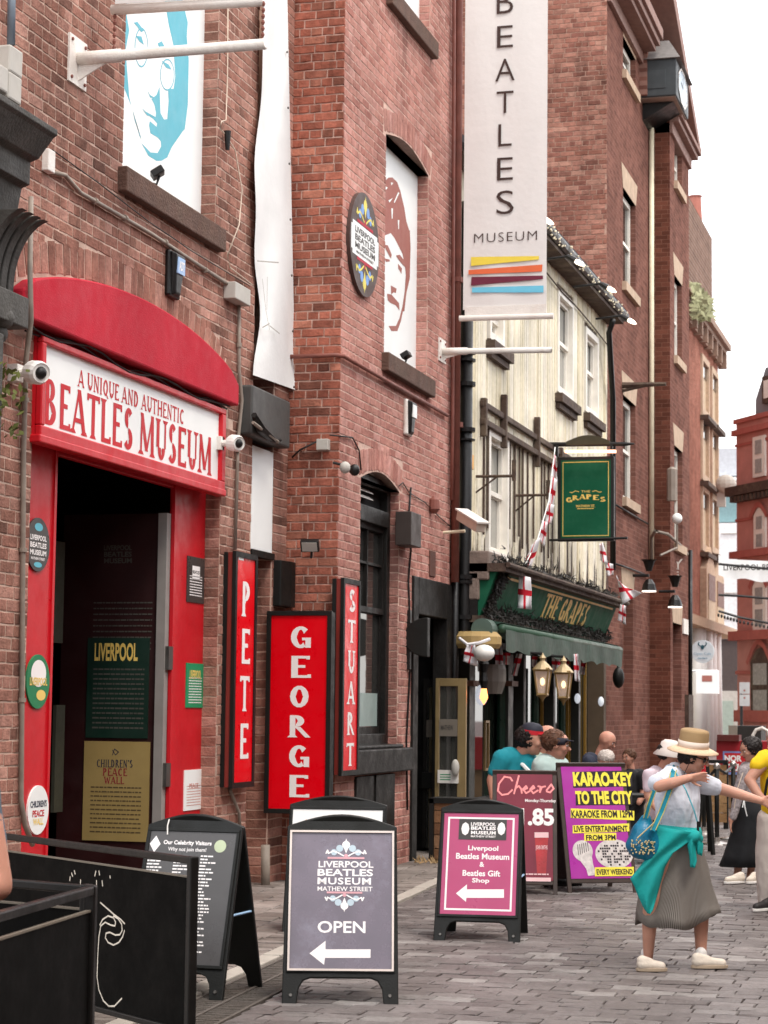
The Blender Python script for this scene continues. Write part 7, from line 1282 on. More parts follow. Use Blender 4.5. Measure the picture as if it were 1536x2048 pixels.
for k, (pts, lb, bul) in enumerate((([(1437, 1190), (1480, 1192), (1536, 1197), (1650, 1200)], 'thin black cable strung across the far street above the lamp string', 0), ([(1437, 1222), (1480, 1235), (1536, 1246), (1650, 1235)], 'string of small dark festoon bulbs across the far street', 1), ([(1437, 1128), (1490, 1133), (1560, 1140), (1650, 1140)], 'thin support cable above the white street banner', 0))):
    P = [onY(x, y, Yr - 2) for x, y in pts]; q = MB(); q.tube(P, .035, 5); o = thing('festoon_cable', lb, 'cable', tuple(P[0])); part('cable', q, MCI, o)
    if bul:
        for a, b_ in zip(P, P[1:]):
            for i in range(7): c = a + (b_ - a) * i / 7; q = MB(); q.lathe(c - UZ * .12, [(.02, -.05), (.035, 0), (.02, .05)], 6); part('bulb', q, MCI, o)
# ================================================================ flags
MFW = mat('flag white', '#e6e3e6', .75, .06, 4); MFR = mat('flag red', '#c41a2e', .7, .06, 4)
def flag(label, C, Y, amp=.03, n=10, m_=8, group='red cross bunting flags', dY=0, rows=None):
    P = [onY(x, y, Y) for x, y in C]; o_ = MB(); V_ = []; rc = (.42, .58)
    us = sorted({i / n for i in range(n + 1)} | {.43, .57}); vs_ = sorted({j / m_ for j in range(m_ + 1)} | {.41, .59})
    for v in vs_:
        for u in us:
            p = (P[0] * (1 - u) + P[1] * u) * (1 - v) + (P[3] * (1 - u) + P[2] * u) * v; p = p + UY * (amp * math.sin(u * 7 + v * 3 + C[0][0]) + amp * .5 * math.sin(v * 9 + u * 4)) ; V_.append(p)
    F_, mi = [], []
    for j in range(len(vs_) - 1):
        for i in range(len(us) - 1):
            F_.append((j * len(us) + i, j * len(us) + i + 1, (j + 1) * len(us) + i + 1, (j + 1) * len(us) + i)); cu, cv = (us[i] + us[i + 1]) / 2, (vs_[j] + vs_[j + 1]) / 2; mi.append(1 if .43 < cu < .57 or .41 < cv < .59 else 0)
    o_.add(V_, F_); ob = solo('flag', o_, [MFW, MFR], label, 'flag', group, loc=tuple(P[0]), smooth=True, norm=False); ob.data.polygons.foreach_set('material_index', mi); sd = ob.modifiers.new('thickness', 'SOLIDIFY'); sd.thickness = .003; return ob
Yb = 25.6
pipe('bunting_string', 'white bunting string from the hanging sign arm down to the fascia', 'string', [onY(1110, 895, 28.5), onY(1098, 1000, 27.5), onY(1075, 1080, 26.5), onY(1040, 1150, 25.6)], .008, MWH, n=5)
for k, (C, Y, lb) in enumerate((
    ([(1108, 905), (1112, 915), (1116, 965), (1101, 955)], 28.3, 'topmost small twisted red cross flag beside the hanging sign'),
    ([(1101, 950), (1114, 960), (1108, 1015), (1096, 1010)], 27.9, 'second twisted red cross flag down beside the hanging sign'),
    ([(1094, 1005), (1108, 1010), (1104, 1050), (1090, 1045)], 27.5, 'third twisted red cross flag, level with the pub sign name'),
    ([(1083, 1040), (1096, 1045), (1090, 1095), (1078, 1080)], 27.0, 'fourth twisted red cross flag below the pub sign name'),
    ([(1062, 1090), (1080, 1075), (1062, 1140), (1042, 1145)], 26.2, 'bunched red cross flag just above the green fascia'),
    ([(1037, 1150), (1061, 1155), (1064, 1219), (1034, 1216)], 25.5, 'largest flat red cross flag hanging over the green fascia'),
    ([(1199, 1088), (1206, 1085), (1216, 1130), (1200, 1120)], 30.0, 'small red cross flag under the right corner of the hanging sign'),
    ([(1208, 1125), (1226, 1128), (1228, 1150), (1216, 1152)], 30.6, 'crumpled red cross flag by the right end of the cream wall'),
    ([(1232, 1150), (1242, 1170), (1284, 1186), (1244, 1210)], 31.2, 'red cross flag blown sideways over the brick beyond the fascia'),
    ([(1240, 1208), (1252, 1212), (1252, 1250), (1236, 1240)], 31.4, 'small folded red cross flag below the one blown sideways'),
    ([(934, 1290), (952, 1290), (954, 1333), (925, 1322)], 24.2, 'red cross flag draped at the corner beside the globe lamp'))):
    flag(lb, C, Y)
for k, (x0, x1, y0_, y1_, tl, lb) in enumerate(((990, 1005, 1282, 1350, 2, 'hanging red cross flag under the awning, leftmost'), (1005, 1020, 1286, 1330, 0, 'short hanging red cross flag second from the left under the awning'), (1036, 1048, 1292, 1352, -14, 'slanting red cross flag under the awning left of the lanterns'), (1064, 1075, 1298, 1335, 0, 'narrow red cross flag under the awning just left of the brass lanterns'), (1104, 1120, 1305, 1348, 0, 'crumpled red cross flag between the two brass lanterns'), (1146, 1156, 1308, 1364, 4, 'long narrow red cross flag right of the brass lanterns'), (1128, 1138, 1305, 1345, 0, 'narrow red cross flag above the right brass lantern'), (1083, 1094, 1300, 1325, 0, 'small red cross flag above the left brass lantern'), (1022, 1032, 1290, 1330, 3, 'narrow red cross flag left of the slanting one'), (1164, 1174, 1310, 1350, -4, 'red cross flag near the right end of the awning'))):
    flag(lb, [(x0, y0_), (x1, y0_), (x1 + tl, y1_), (x0 + tl, y1_ - 2)], 25.6 + k * .7, amp=.02, group='red cross flags under the awning')
pipe('bunting_string', 'white bunting string looped round the pub corner column', 'string', [onY(918, 1276, 24.2), onY(935, 1289, 24.2), onY(958, 1286, 24.2), onY(980, 1278, 24.2)], .02, MFW, n=5)
# ================================================================ people
SRt = Vector(cright); SRt.z = 0; SRt.normalize(); SDp = Vector(cdir); SDp.z = 0; SDp.normalize()
def skinmat(n, c): 
    m = mat(n, c, .55, .07, 14, .08, 120); m.node_tree.nodes['Principled BSDF'].inputs['Subsurface Weight'].default_value = .08; return m
SK1 = skinmat('skin tan', '#c4917b'); SK2 = skinmat('skin pink', '#c48e79'); SK3 = skinmat('skin brown', '#8a5a42')
def cloth(n, c, var=.1, bump=.35): return mat(n, c, .85, var, 6, bump, 9)
MHAIRD = mat('dark hair', '#1e1613', .5, .3, 30, .4, 80); MHAIRB = mat('brown hair', '#5a3a28', .6, .3, 30, .4, 80); MHAIRW = mat('white hair', '#cfc4bc', .7, .1, 30, .3, 60)
class Fig:
    def __init__(s, label, t, foot, group=None):
        s.t = t; c = onD(foot[0], foot[1], t); s.o = thing('person', label, 'person', (c.x, c.y, 0), group); s.k = t / FPX; s.skin = MB()
    def J(s, x, y, d=0): return onD(x, y, s.t + d)
    def chain(s, mb, pts):   # (x, y, depth, radius px)
        P = [(s.J(p[0], p[1], p[2]), p[3] * s.k) for p in pts]
        for a, b_ in zip(P, P[1:]): mb.cap(a[0], b_[0], a[1], b_[1])
        return mb
    def head(s, x, y, r, F, tilt=0, d=0, neck=None):
        """F facing, tilt forward in radians"""
        F = Vector(F).normalized(); Rt = F.cross(UZ).normalized(); U = (UZ * math.cos(tilt) + F * math.sin(tilt)).normalized(); Fw = (F * math.cos(tilt) - UZ * math.sin(tilt)).normalized()
        c = s.J(x, y, d); r = r * s.k; s.hc, s.hr, s.F, s.U, s.R = c, r, Fw, U, Rt; m = s.skin
        m.ball(c + U * r * .22, (r * .86, r * .98, r * .9), 16, 12, Rt, Fw, U); m.ball(c - U * r * .45 + Fw * r * .18, (r * .62, r * .66, r * .62), 14, 10, Rt, Fw, U)
        m.cap(c + U * r * .0 + Fw * r * .86, c - U * r * .2 + Fw * r * 1.08, r * .1, r * .16); m.ball(c - U * r * .85 + Fw * r * .55, r * .24); m.ball(c - U * r * .52 + Fw * r * .74, (r * .28, r * .16, r * .12), 10, 8, Rt, Fw, U)
        m.ball(c + U * r * .24 + Fw * r * .84, (r * .5, r * .12, r * .08), 10, 6, Rt, Fw, U)
        for q in (-1, 1): m.ball(c + Rt * q * r * .86 - U * r * .08, (r * .09, r * .16, r * .26), 8, 8, Rt, Fw, U); m.ball(c + Rt * q * r * .42 - U * r * .18 + Fw * r * .62, r * .26)
        if neck: m.cap(c - U * r * .4 - Fw * r * .1, s.J(*neck[:3]), r * .5, neck[3] * s.k)
    def face(s):
        c, r, F, U, R = s.hc, s.hr, s.F, s.U, s.R
        for q in (-1, 1):
            mb = MB(); mb.ball(c + R * q * r * .36 + U * r * .08 + F * r * .82, (r * .13, r * .09, r * .075), 10, 8, R, F, U); e = part('eye', mb, mat('eye white', '#d8cfc8', .3), s.o, smooth=True)
            mb = MB(); mb.ball(c + R * q * r * .36 + U * r * .08 + F * r * .88, (r * .065, r * .05, r * .065), 8, 6, R, F, U); part('iris', mb, MHAIRD, e)
            mb = MB(); mb.cap(c + R * q * r * .2 + U * r * .27 + F * r * .93, c + R * q * r * .55 + U * r * .28 + F * r * .8, r * .04, r * .03); part('eyebrow', mb, s.hairm if hasattr(s, 'hairm') else MHAIRD, s.o)
        mb = MB(); mb.cap(c + R * r * .2 - U * r * .52 + F * r * .84, c - R * r * .2 - U * r * .52 + F * r * .84, r * .05, r * .05); part('mouth', mb, mat('lip', '#9a4f48', .5), s.o, smooth=True)
    def hair(s, m, back=.16, up_=.2, sc=1.0, extra=(), jag=True):
        c, r, F, U, R = s.hc, s.hr, s.F, s.U, s.R; s.hairm = m; mb = MB(); mb.ball(c + U * r * (.22 + up_) - F * r * back, (r * .97 * sc, r * 1.02 * sc, r * .92 * sc), 18, 12, R, F, U)
        for (a, b_, d, q) in extra: mb.ball(c + R * r * a + F * r * b_ + U * r * d, r * q)
        for q in (-1, 1): mb.cap(c + R * q * r * .82 + U * r * .45 - F * r * .1, c + R * q * r * .86 - F * r * .05 + U * r * .05, r * .2, r * .12)
        mb = remesh(mb, max(r * .09, .006), 2); rr = random.Random(3)
        mb.v = [tuple(Vector(v) * 1 + Vector((rr.gauss(0, 1), rr.gauss(0, 1), rr.gauss(0, 1))) * r * .035) for v in mb.v]; part('hair', mb, m, s.o, smooth=True)
    def hand(s, w_, d, spread, r=5.2, curl=.4, flip=1):
        """w_ wrist point, d direction, spread = across-the-palm direction"""
        d = Vector(d).normalized(); sp = (Vector(spread) - d * d.dot(Vector(spread))).normalized(); n = d.cross(sp) * flip; u = .0155; m = s.skin
        for q in (-1.3, -.4, .5, 1.3): m.cap(w_ + sp * q * u * .5, w_ + d * u * 4.6 + sp * q * u, u * .95, u * .72)
        for i, (q, l) in enumerate(((-1.45, 3.4), (-.5, 4.2), (.5, 4.4), (1.45, 3.9))):
            a = w_ + d * u * 4.8 + sp * q * u * 1.12; b_ = a + (d * math.cos(curl * .6) + n * math.sin(curl * .6) + sp * q * .13).normalized() * u * l * .5; c = b_ + (d * math.cos(curl * 1.8) + n * math.sin(curl * 1.8) + sp * q * .1).normalized() * u * l * .5; m.cap(a, b_, u * .5, u * .45); m.cap(b_, c, u * .45, u * .36)
        a = w_ + d * u * 1.2 + sp * 1.7 * u; b_ = a + (d + sp * .9 + n * .3).normalized() * u * 2.4; c = b_ + (d + sp * .2 + n * .5).normalized() * u * 1.8; m.cap(w_ + d * u * .6 + sp * u, a, u * .8, u * .7); m.cap(a, b_, u * .68, u * .58); m.cap(b_, c, u * .56, u * .44)
    def body(s, m, vox=.011, sm=3): mb = remesh(s.skin, vox, sm); part('body', mb, m, s.o, smooth=True)
    def wear(s, name, mb, m, vox=.014, sm=4, wr=0.0, seed=1, label=None):
        mb = remesh(mb, vox, sm)
        if wr:
            from mathutils import noise as N_
            mb.v = [tuple(Vector(v) + N_.noise_vector(Vector((v[0] * 11 + seed, v[1] * 11, v[2] * 6 + v[0] * 5))) * wr * 2.2 + N_.noise_vector(Vector((v[0] * 28, v[1] * 28, v[2] * 14 + seed))) * wr * .9) for v in mb.v]
        if 0: mb.v = [tuple(Vector(v) + Vector((math.sin(v[2] * 31 + v[0] * 17 + seed), math.sin(v[2] * 23 + v[1] * 19 + seed * 2), 0)) * wr) for v in mb.v]
        return part(name, mb, m, s.o, smooth=True, label=label)
    def shoe(s, heel, toe, m, sole, hpx=9, g=.0):
        a, b_ = Vector(heel), Vector(toe); mb = MB(); d = (b_ - a).normalized(); h_ = hpx * s.k; L_ = (b_ - a).length
        mb.cap(a + d * h_ + UZ * h_ * 1.05, b_ - d * h_ * .9 + UZ * h_ * .75, h_ * 1.0, h_ * .72); mb.cap(a + d * h_ * .9 + UZ * h_ * 1.6, a + d * L_ * .45 + UZ * h_ * 1.3, h_ * .85, h_ * .7); q = remesh(mb, .006, 2); p = part('shoe', q, m, s.o, smooth=True)
        mb = MB(); sd = d.cross(UZ).normalized(); n = 16; pts = [a + d * L_ * (.5 - .52 * math.cos(2 * math.pi * i / n)) + sd * h_ * 1.02 * math.sin(2 * math.pi * i / n) for i in range(n)]; mb.prism([Vector((v.x, v.y, v.z)) for v in pts], (0, 0, h_ * .5)); part('sole', mb, sole, p, bevel=.003)
def loft(rows, n=48, pleat=0, k=12, seed=0):
    """rows of (left point, right point, front depth radius) -> closed skirt like surface"""
    V_ = []; r = random.Random(seed); ph = [r.uniform(0, 6) for _ in range(4)]
    for j, (a, b_, dr_) in enumerate(rows):
        c = (a + b_) / 2; h_ = (b_ - a) / 2; w_ = j / (len(rows) - 1)
        for i in range(n):
            t_ = 2 * math.pi * i / n; f_ = 1 + pleat * w_ * (math.sin(k * t_ + ph[0]) + .5 * math.sin((k // 2 + 1) * t_ + ph[1])); V_.append(c + h_ * math.cos(t_) * f_ - SDp * dr_ * math.sin(t_) * f_)
    mb = MB(); mb.add(V_, [(j * n + i, j * n + (i + 1) % n, (j + 1) * n + (i + 1) % n, (j + 1) * n + i) for j in range(len(rows) - 1) for i in range(n)]); return mb
def sheetc(fig, lf, rt, d, n=10, amp=.012, sub=3, ph=0, freq=8, bulge=.02):
    rows = []
    for (a, b_) in zip(zip(lf, lf[1:]), zip(rt, rt[1:])):
        for k in range(sub): q = k / sub; rows.append(((a[0][0] + (a[1][0] - a[0][0]) * q, a[0][1] + (a[1][1] - a[0][1]) * q), (b_[0][0] + (b_[1][0] - b_[0][0]) * q, b_[0][1] + (b_[1][1] - b_[0][1]) * q)))
    rows.append((lf[-1], rt[-1])); V_ = []
    for j, (a, b_) in enumerate(rows):
        for i in range(n + 1): q = i / n; V_.append(fig.J(a[0] + (b_[0] - a[0]) * q, a[1] + (b_[1] - a[1]) * q, d - bulge * math.sin(math.pi * q) + amp * math.sin(q * freq + j * .35 + ph)))
    mb = MB(); mb.add(V_, [(j * (n + 1) + i, j * (n + 1) + i + 1, (j + 1) * (n + 1) + i + 1, (j + 1) * (n + 1) + i) for j in range(len(rows) - 1) for i in range(n)]); return mb
# ---------------------------------------------------------------- the woman in the straw hat
T = 14.0; h = Fig('person in straw boater hat, white shirt and striped grey skirt, walking with arms out', T, (1350, 1940))
FW = (SRt * .93 - SDp * .36)
h.head(1389, 1515, 27, FW, .3, neck=(1360, 1548, .02, 14))
s = h.skin
h.chain(s, [(1345, 1556, -.02, 20), (1340, 1640, 0, 24), (1356, 1680, 0, 24)]); h.chain(s, [(1372, 1560, .06, 20), (1368, 1640, .02, 24), (1362, 1690, 0, 24)])
h.chain(s, [(1336, 1556, -.1, 15), (1318, 1572, -.22, 13), (1345, 1566, -.28, 11), (1378, 1556, -.3, 8)])
h.chain(s, [(1392, 1566, .12, 15), (1436, 1576, .14, 12.5), (1474, 1587, .12, 11), (1521, 1601, .08, 7.5)])
h.chain(s, [(1330, 1690, -.08, 26), (1306, 1790, -.1, 20), (1299, 1850, -.08, 15), (1296, 1918, -.05, 9.5)]); h.chain(s, [(1376, 1690, .06, 26), (1400, 1790, .03, 20), (1402, 1850, .03, 15), (1402, 1915, .03, 10)])
h.hand(h.J(1378, 1556, -.3), SRt + UZ * .12, -UZ * .7 + SRt * .1 + SDp * .3, curl=.5, flip=-1); h.hand(h.J(1521, 1601, .08), SRt - UZ * .35, UZ, curl=.3)
h.body(SK1, .0062, 2)
h.hair(MHAIRD, .3, -.02, 1.0, extra=((.6, -.1, -.05, .34), (-.6, -.1, -.05, .34), (0, -.75, -.25, .5), (.75, .05, .1, .25)))
mb = MB(); c = h.hc
mb.cap(c + h.R * -.16 * h.hr - h.U * h.hr * .53 + h.F * h.hr * .82, c + h.R * .16 * h.hr - h.U * h.hr * .53 + h.F * h.hr * .82, h.hr * .05, h.hr * .05); part('mouth', mb, mat('lip', '#9a4f48', .5), h.o, smooth=True)
mb = MB()
for q in (-1, 1): mb.ball(c + h.R * q * h.hr * .4 + h.U * h.hr * .08 + h.F * h.hr * .88, (h.hr * .3, h.hr * .12, h.hr * .22), 12, 8, h.R, h.F, h.U); mb.cap(c + h.R * q * h.hr * .66 + h.U * h.hr * .14 + h.F * h.hr * .75, c + h.R * q * h.hr * .9 + h.U * h.hr * .1, .004, .004)
part('sunglasses', mb, mat('dark lens', '#15110f', .12, spec=.7), h.o, smooth=True)
mb = MB(); hp = [c + h.R * h.hr * .9 + h.U * h.hr * .1, c + h.R * h.hr * .9 - h.U * h.hr * .7 - h.F * h.hr * .1, h.J(1368, 1548, -.15)]; mb.tube(hp, .0025, 5); part('glasses_cord', mb, MHAIRD, h.o)
# hat
STR = mat('straw', '#d9bb85', .8, .12, 60, .5, 120); A = (UZ + FW * .10 - SDp * .10).normalized(); bc = h.J(1386, 1498, 0); k = h.k
mb = MB(); mb.lathe(bc, [(27 * k, -.005), (38 * k, -.002), (51 * k, -.018), (51.5 * k, -.012), (38 * k, .008), (29.5 * k, .014)], 40, A); part('hat_brim', mb, mat('pale straw brim', '#dcbc9c', .8, .1, 60, .4, 120), h.o, smooth=True)
mb = MB(); mb.lathe(bc, [(31 * k, .0), (30 * k, .045), (29 * k, .115), (27 * k, .127), (22 * k, .132), (.001, .134)], 36, A); part('hat_crown', mb, STR, h.o, smooth=True)
mb = MB(); mb.lathe(bc, [(31.6 * k, .012), (31.2 * k, .055), (30 * k, .056)], 36, A); part('hat_ribbon', mb, mat('cream ribbon', '#dccdbf', .7), h.o, smooth=True)
# shirt
m = MB(); h.chain(m, [(1346, 1553, -.03, 24), (1336, 1600, -.02, 30), (1342, 1652, 0, 27)]); h.chain(m, [(1374, 1558, .06, 24), (1372, 1600, .02, 30), (1372, 1655, 0, 26)]); h.chain(m, [(1352, 1552, .02, 24), (1356, 1610, -.05, 32), (1356, 1655, -.02, 29)])
h.chain(m, [(1342, 1553, -.1, 21), (1326, 1562, -.18, 20)]); h.chain(m, [(1392, 1563, .12, 20), (1428, 1574, .14, 18)]); h.chain(m, [(1352, 1540, .03, 17), (1352, 1552, .03, 20)])
h.wear('shirt', m, mat('white cotton shirt', '#d3d6e0', .85, .05, 8, .6, 14), .008, 2, .006)
mb = MB(); mb.lathe(h.J(1353, 1541, .01), [(16 * k, -.02), (19 * k, .02), (23 * k, .005), (25 * k, -.02)], 20, (UZ + FW * .4).normalized()); part('collar', mb, mat('pale blue collar', '#c4d4e0', .8), h.o, smooth=True)
mb = MB(); mb.lathe(h.J(1313, 1566, -.22), [(16 * k, -.01), (17.5 * k, 0), (17 * k, .02)], 18, -SRt * .2 + UZ * -.2 - SDp); part('cuff', mb, mat('white cotton shirt', '#d3d6e0'), h.o, smooth=True)
# skirt
STRIPE = bpy.data.materials.new('striped skirt cloth'); STRIPE.use_nodes = True; nt = STRIPE.node_tree; bs = nt.nodes['Principled BSDF']; at = nt.nodes.new('ShaderNodeAttribute'); at.attribute_name = 'rnd'
cr_ = nt.nodes.new('ShaderNodeValToRGB'); L(nt, at.outputs['Fac'], cr_.inputs[0]); cr_.color_ramp.interpolation = 'CONSTANT'; cr_.color_ramp.elements[0].color = srgb('#565049'); cr_.color_ramp.elements[1].position = .5; cr_.color_ramp.elements[1].color = srgb('#8a837c'); L(nt, cr_.outputs[0], bs.inputs['Base Color']); bs.inputs['Roughness'].default_value = .9
def P_(x, y, d=0): return h.J(x, y, d)
rows = []
for (xl, yl, xr, yr_, dr_) in ((1320, 1655, 1398, 1663, .11), (1316, 1668, 1403, 1672, .14), (1306, 1700, 1409, 1700, .16), (1297, 1735, 1414, 1735, .175), (1288, 1765, 1419, 1765, .185), (1279, 1800, 1426, 1796, .19), (1272, 1824, 1430, 1814, .195), (1268, 1840, 1432, 1828, .2)): rows.append((P_(xl, yl), P_(xr, yr_), dr_))
nn = 360; mb = loft(rows, nn, .03, 7, 4); mb.r = [.8 if (i % nn) % 2 else .2 for i in range(len(mb.f))]
for i, v in enumerate(mb.v):      # hem dips in the middle
    j, a = divmod(i, nn)
    if j >= 5: mb.v[i] = (v[0], v[1], v[2] - .045 * (j - 4) / 3 * max(0, math.sin(2 * math.pi * a / nn)) + .02 * (j - 4) / 3 * math.sin(3 * 2 * math.pi * a / nn))
from mathutils import noise as N_
mb.v = [tuple(Vector(v) + N_.noise_vector(Vector((v[0] * 7, v[1] * 7, v[2] * 3.5))) * .06 * (i / len(mb.v)) + N_.noise_vector(Vector((v[0] * 16, v[1] * 16, v[2] * 7))) * .012) for i, v in enumerate(mb.v)]
sk = part('skirt', mb, STRIPE, h.o, smooth=True, norm=False); sd = sk.modifiers.new('t', 'SOLIDIFY'); sd.thickness = .004
# teal shirt tied round the waist
MTL = mat('teal jersey', '#129a96', .75, .12, 5, .35, 12)
mb = loft([(P_(1316, 1648), P_(1401, 1655), .15), (P_(1313, 1658), P_(1404, 1664), .17), (P_(1313, 1670), P_(1404, 1677), .175)], 40, .02, 9); tj = part('tied_shirt', mb, MTL, h.o, smooth=True, label='teal shirt tied round the waist'); sd = tj.modifiers.new('t', 'SOLIDIFY'); sd.thickness = .012
mb = sheetc(h, [(1318, 1652), (1304, 1690), (1288, 1722), (1260, 1757), (1270, 1775), (1276, 1792), (1288, 1818), (1295, 1827)], [(1398, 1668), (1376, 1684), (1346, 1706), (1330, 1735), (1322, 1765), (1312, 1800), (1305, 1820), (1301, 1828)], -.235, 12, .014, 4); q = part('hanging_tail', mb, MTL, h.o, smooth=True); sd = q.modifiers.new('t', 'SOLIDIFY'); sd.thickness = .006
m = MB(); h.chain(m, [(1374, 1668, -.2, 10), (1388, 1672, -.22, 13), (1398, 1678, -.2, 9)]); h.wear('knot', m, MTL, .007, 2, .003)
for lf, rt_, dd in (([(1376, 1672), (1374, 1690), (1378, 1712), (1380, 1734)], [(1392, 1676), (1392, 1700), (1394, 1722), (1390, 1736)], -.23), ([(1388, 1672), (1390, 1690), (1394, 1708)], [(1402, 1674), (1407, 1690), (1404, 1712)], -.215)):
    q = part('knot_end', sheetc(h, lf, rt_, dd, 6, .01, 3), MTL, h.o, smooth=True); sd = q.modifiers.new('t', 'SOLIDIFY'); sd.thickness = .006
# bag on the shoulder
m = MB(); MBAG = mat('blue teal bag leather', '#0f6e8c', .35, .45, 7, .3, 25, dirt=.5, dcol=(.02, .05, .16)); h.chain(m, [(1292, 1640, -.2, 12), (1286, 1668, -.2, 26), (1282, 1690, -.2, 30)]); h.chain(m, [(1300, 1660, -.2, 14), (1302, 1695, -.2, 22)]); h.chain(m, [(1268, 1690, -.2, 18), (1296, 1702, -.2, 22)])
bag = h.wear('shoulder_bag', m, MBAG, .009, 3, .003); mb = MB(); r = random.Random(2)
for i in range(70): x, y = 1262 + r.random() * 48, 1680 + r.random() * 28; c_ = h.J(x, y, -.2 - .1 * math.sqrt(max(0, 1 - ((x - 1285) / 33) ** 2))); mb.ball(c_, .006, 6, 4)
for i in range(26): c_ = h.J(1275 + i * 1.3, 1676 - i * 1.2, -.31 + .0 * i); mb.ball(c_, .005, 6, 4)
part('studs', mb, mat('pale gold stud', '#cdb98a', .3, metal=.6), bag, kind='stuff')
for pts, ww in (([(1291, 1636, -.24), (1298, 1610, -.26), (1308, 1582, -.27)], 4), ([(1306, 1660, -.3), (1322, 1625, -.27), (1339, 1580, -.26), (1346, 1545, -.2), (1350, 1533, -.05)], 5)):
    mb = MB(); P = [h.J(*p) for p in pts]; 
    for a, b_ in zip(P, P[1:]): d_ = (b_ - a).normalized(); u = d_.cross(SDp).normalized(); mb.obox(a, u, d_, u.cross(d_), (-ww * k, ww * k), (-.004, (b_ - a).length + .004), (-.003, .003))
    part('bag_strap', mb, mat('strap teal', '#1789a0', .5), bag); mb = MB(); 
    for a, b_ in zip(P, P[1:]): mb.tube([a - SDp * .004 - SRt * ww * k, b_ - SDp * .004 - SRt * ww * k], .003, 5); mb.tube([a - SDp * .004 + SRt * ww * k, b_ - SDp * .004 + SRt * ww * k], .003, 5)
    part('strap_piping', mb, mat('yellow piping', '#c9b85a', .6), bag)
mb = MB(); mb.tube([h.J(1352, 1545, -.16), h.J(1372, 1580, -.22), h.J(1388, 1620, -.2), h.J(1395, 1645, -.16)], .005, 6); part('lanyard', mb, mat('sky blue lanyard', '#6fc3d3', .6), h.o); mb = MB(); mb.obox(h.J(1396, 1655, -.17), SRt, UZ, -SDp, (-.008, .008), (-.05, .04), (-.004, .004)); part('lanyard_tag', mb, MBK, h.o)
MSHOE = mat('cream suede shoe', '#cfc3b4', .8, .1, 20, .2, 60); MSOLE = mat('pale brown sole', '#a3917c', .7); MSOCK = mat('white sock', '#e3dfda', .9)
for (hx, hy, hd), (tx, ty, td), sx in (((1273, 1946, -.0), (1334, 1946, -.12), 1293), ((1383, 1940, .0), (1455, 1940, -.1), 1402)):
    a, b_ = onZ(hx, hy), onZ(tx, ty); a.z = b_.z = .012; h.shoe(a, b_, MSHOE, MSOLE, 12.5); mb = MB(); h.chain(mb, [(sx, 1906, -.03, 12), (sx + 2, 1926, -.03, 13)]); h.wear('sock', mb, MSOCK, .008, 2)
# ---------------------------------------------------------------- other people
def simple(label, t, foot, head, F, tilt, neck, torso, arms, legs, skin, shirt, lower, hair=None, vox=.014, hands=(), group=None, face=True, hsc=1.0, hb=.16, hu=.2, shoes=None):
    p = Fig(label, t, foot, group); p.head(*head, F, tilt, neck=neck)
    for c_ in torso: p.chain(p.skin, [(x, y, d, r * .82) for x, y, d, r in c_])
    for a_ in arms: p.chain(p.skin, a_)
    for l_ in legs: p.chain(p.skin, [(x, y, d, r * .8) for x, y, d, r in l_])
    for w_, d_, sp_ in hands: p.hand(p.J(*w_), d_, sp_)
    p.body(skin, vox, 3); m = MB()
    for c_ in torso: p.chain(m, c_)
    for a_ in arms: (x0, y0, d0, r0), (x1, y1, d1, r1) = a_[:2]; q = .62; p.chain(m, [(x0, y0, d0, r0 * 1.2), (x0 + (x1 - x0) * q, y0 + (y1 - y0) * q, d0 + (d1 - d0) * q, r1 * 1.35)])
    p.wear('shirt', m, shirt, vox, 3, .004, len(label)); m = MB()
    if legs:
        for l_ in legs: p.chain(m, l_)
        p.wear('trousers', m, lower, vox, 3, .004)
        for l_ in legs:
            x, y, d, r = l_[-1]; g_ = p.J(x, y, d); g_.z = .01; f_ = Vector((F[0], F[1], 0)).normalized(); p.shoe(g_ - f_ * .09, g_ + f_ * .17, shoes or MBK, MBK, .045 / p.k)
    if hair: p.hair(hair, hb, hu, hsc)
    if face: p.face()
    return p
Fr_ = SRt * .9 - SDp * .3
def legs_(x, t, r=14, y0=1600, dx=12): g_ = 1432 + H * FPX / t; return [[(x - dx * .6, y0, 0, r * 1.3), (x - dx, (y0 + g_) / 2, 0, r), (x - dx, g_ - 12, 0, r * .7)], [(x + dx * .6, y0, .05, r * 1.3), (x + dx, (y0 + g_) / 2, .05, r), (x + dx, g_ - 12, .05, r * .7)]]
TEALS = cloth('teal polo', '#137f8c'); 
p = simple('person in navy and red baseball cap and teal shirt, behind the maroon board', 20.6, (1040, 1790), (1062, 1480, 27), Fr_, .12, (1040, 1506, .02, 13), [[(1018, 1522, 0, 29), (1016, 1600, 0, 30)], [(1050, 1528, .05, 28), (1044, 1600, .05, 29)]], [[(1004, 1520, -.08, 18), (986, 1560, -.12, 13), (990, 1600, -.2, 10), (1015, 1622, -.3, 8)]], legs_(1036, 20.6), SK1, TEALS, cloth('navy trousers', '#23283a'), MHAIRD, hb=.28, hu=-.05)
k = p.k; A = (p.U).normalized(); c = p.hc + p.U * p.hr * .5; mb = MB(); mb.lathe(c, [(23 * k, -.01), (23 * k, .03), (20 * k, .075), (12 * k, .1), (.001, .108)], 20, A); cp_ = part('cap', mb, mat('navy cap', '#232532', .7), p.o, smooth=True)
mb = MB(); mb.lathe(c, [(23.6 * k, -.012), (23.6 * k, .03)], 20, A); part('cap_band', mb, mat('cap red', '#c01f2c', .6), cp_); mb = MB(); n = 12; base_ = [c + p.F * 18 * k + p.R * 19 * k * math.cos(math.pi * i / n) + p.F * 26 * k * math.sin(math.pi * i / n) - p.U * .0 for i in range(n + 1)]; mb.prism(base_, p.U * .012); part('cap_peak', mb, mat('cap red', '#c01f2c'), cp_)
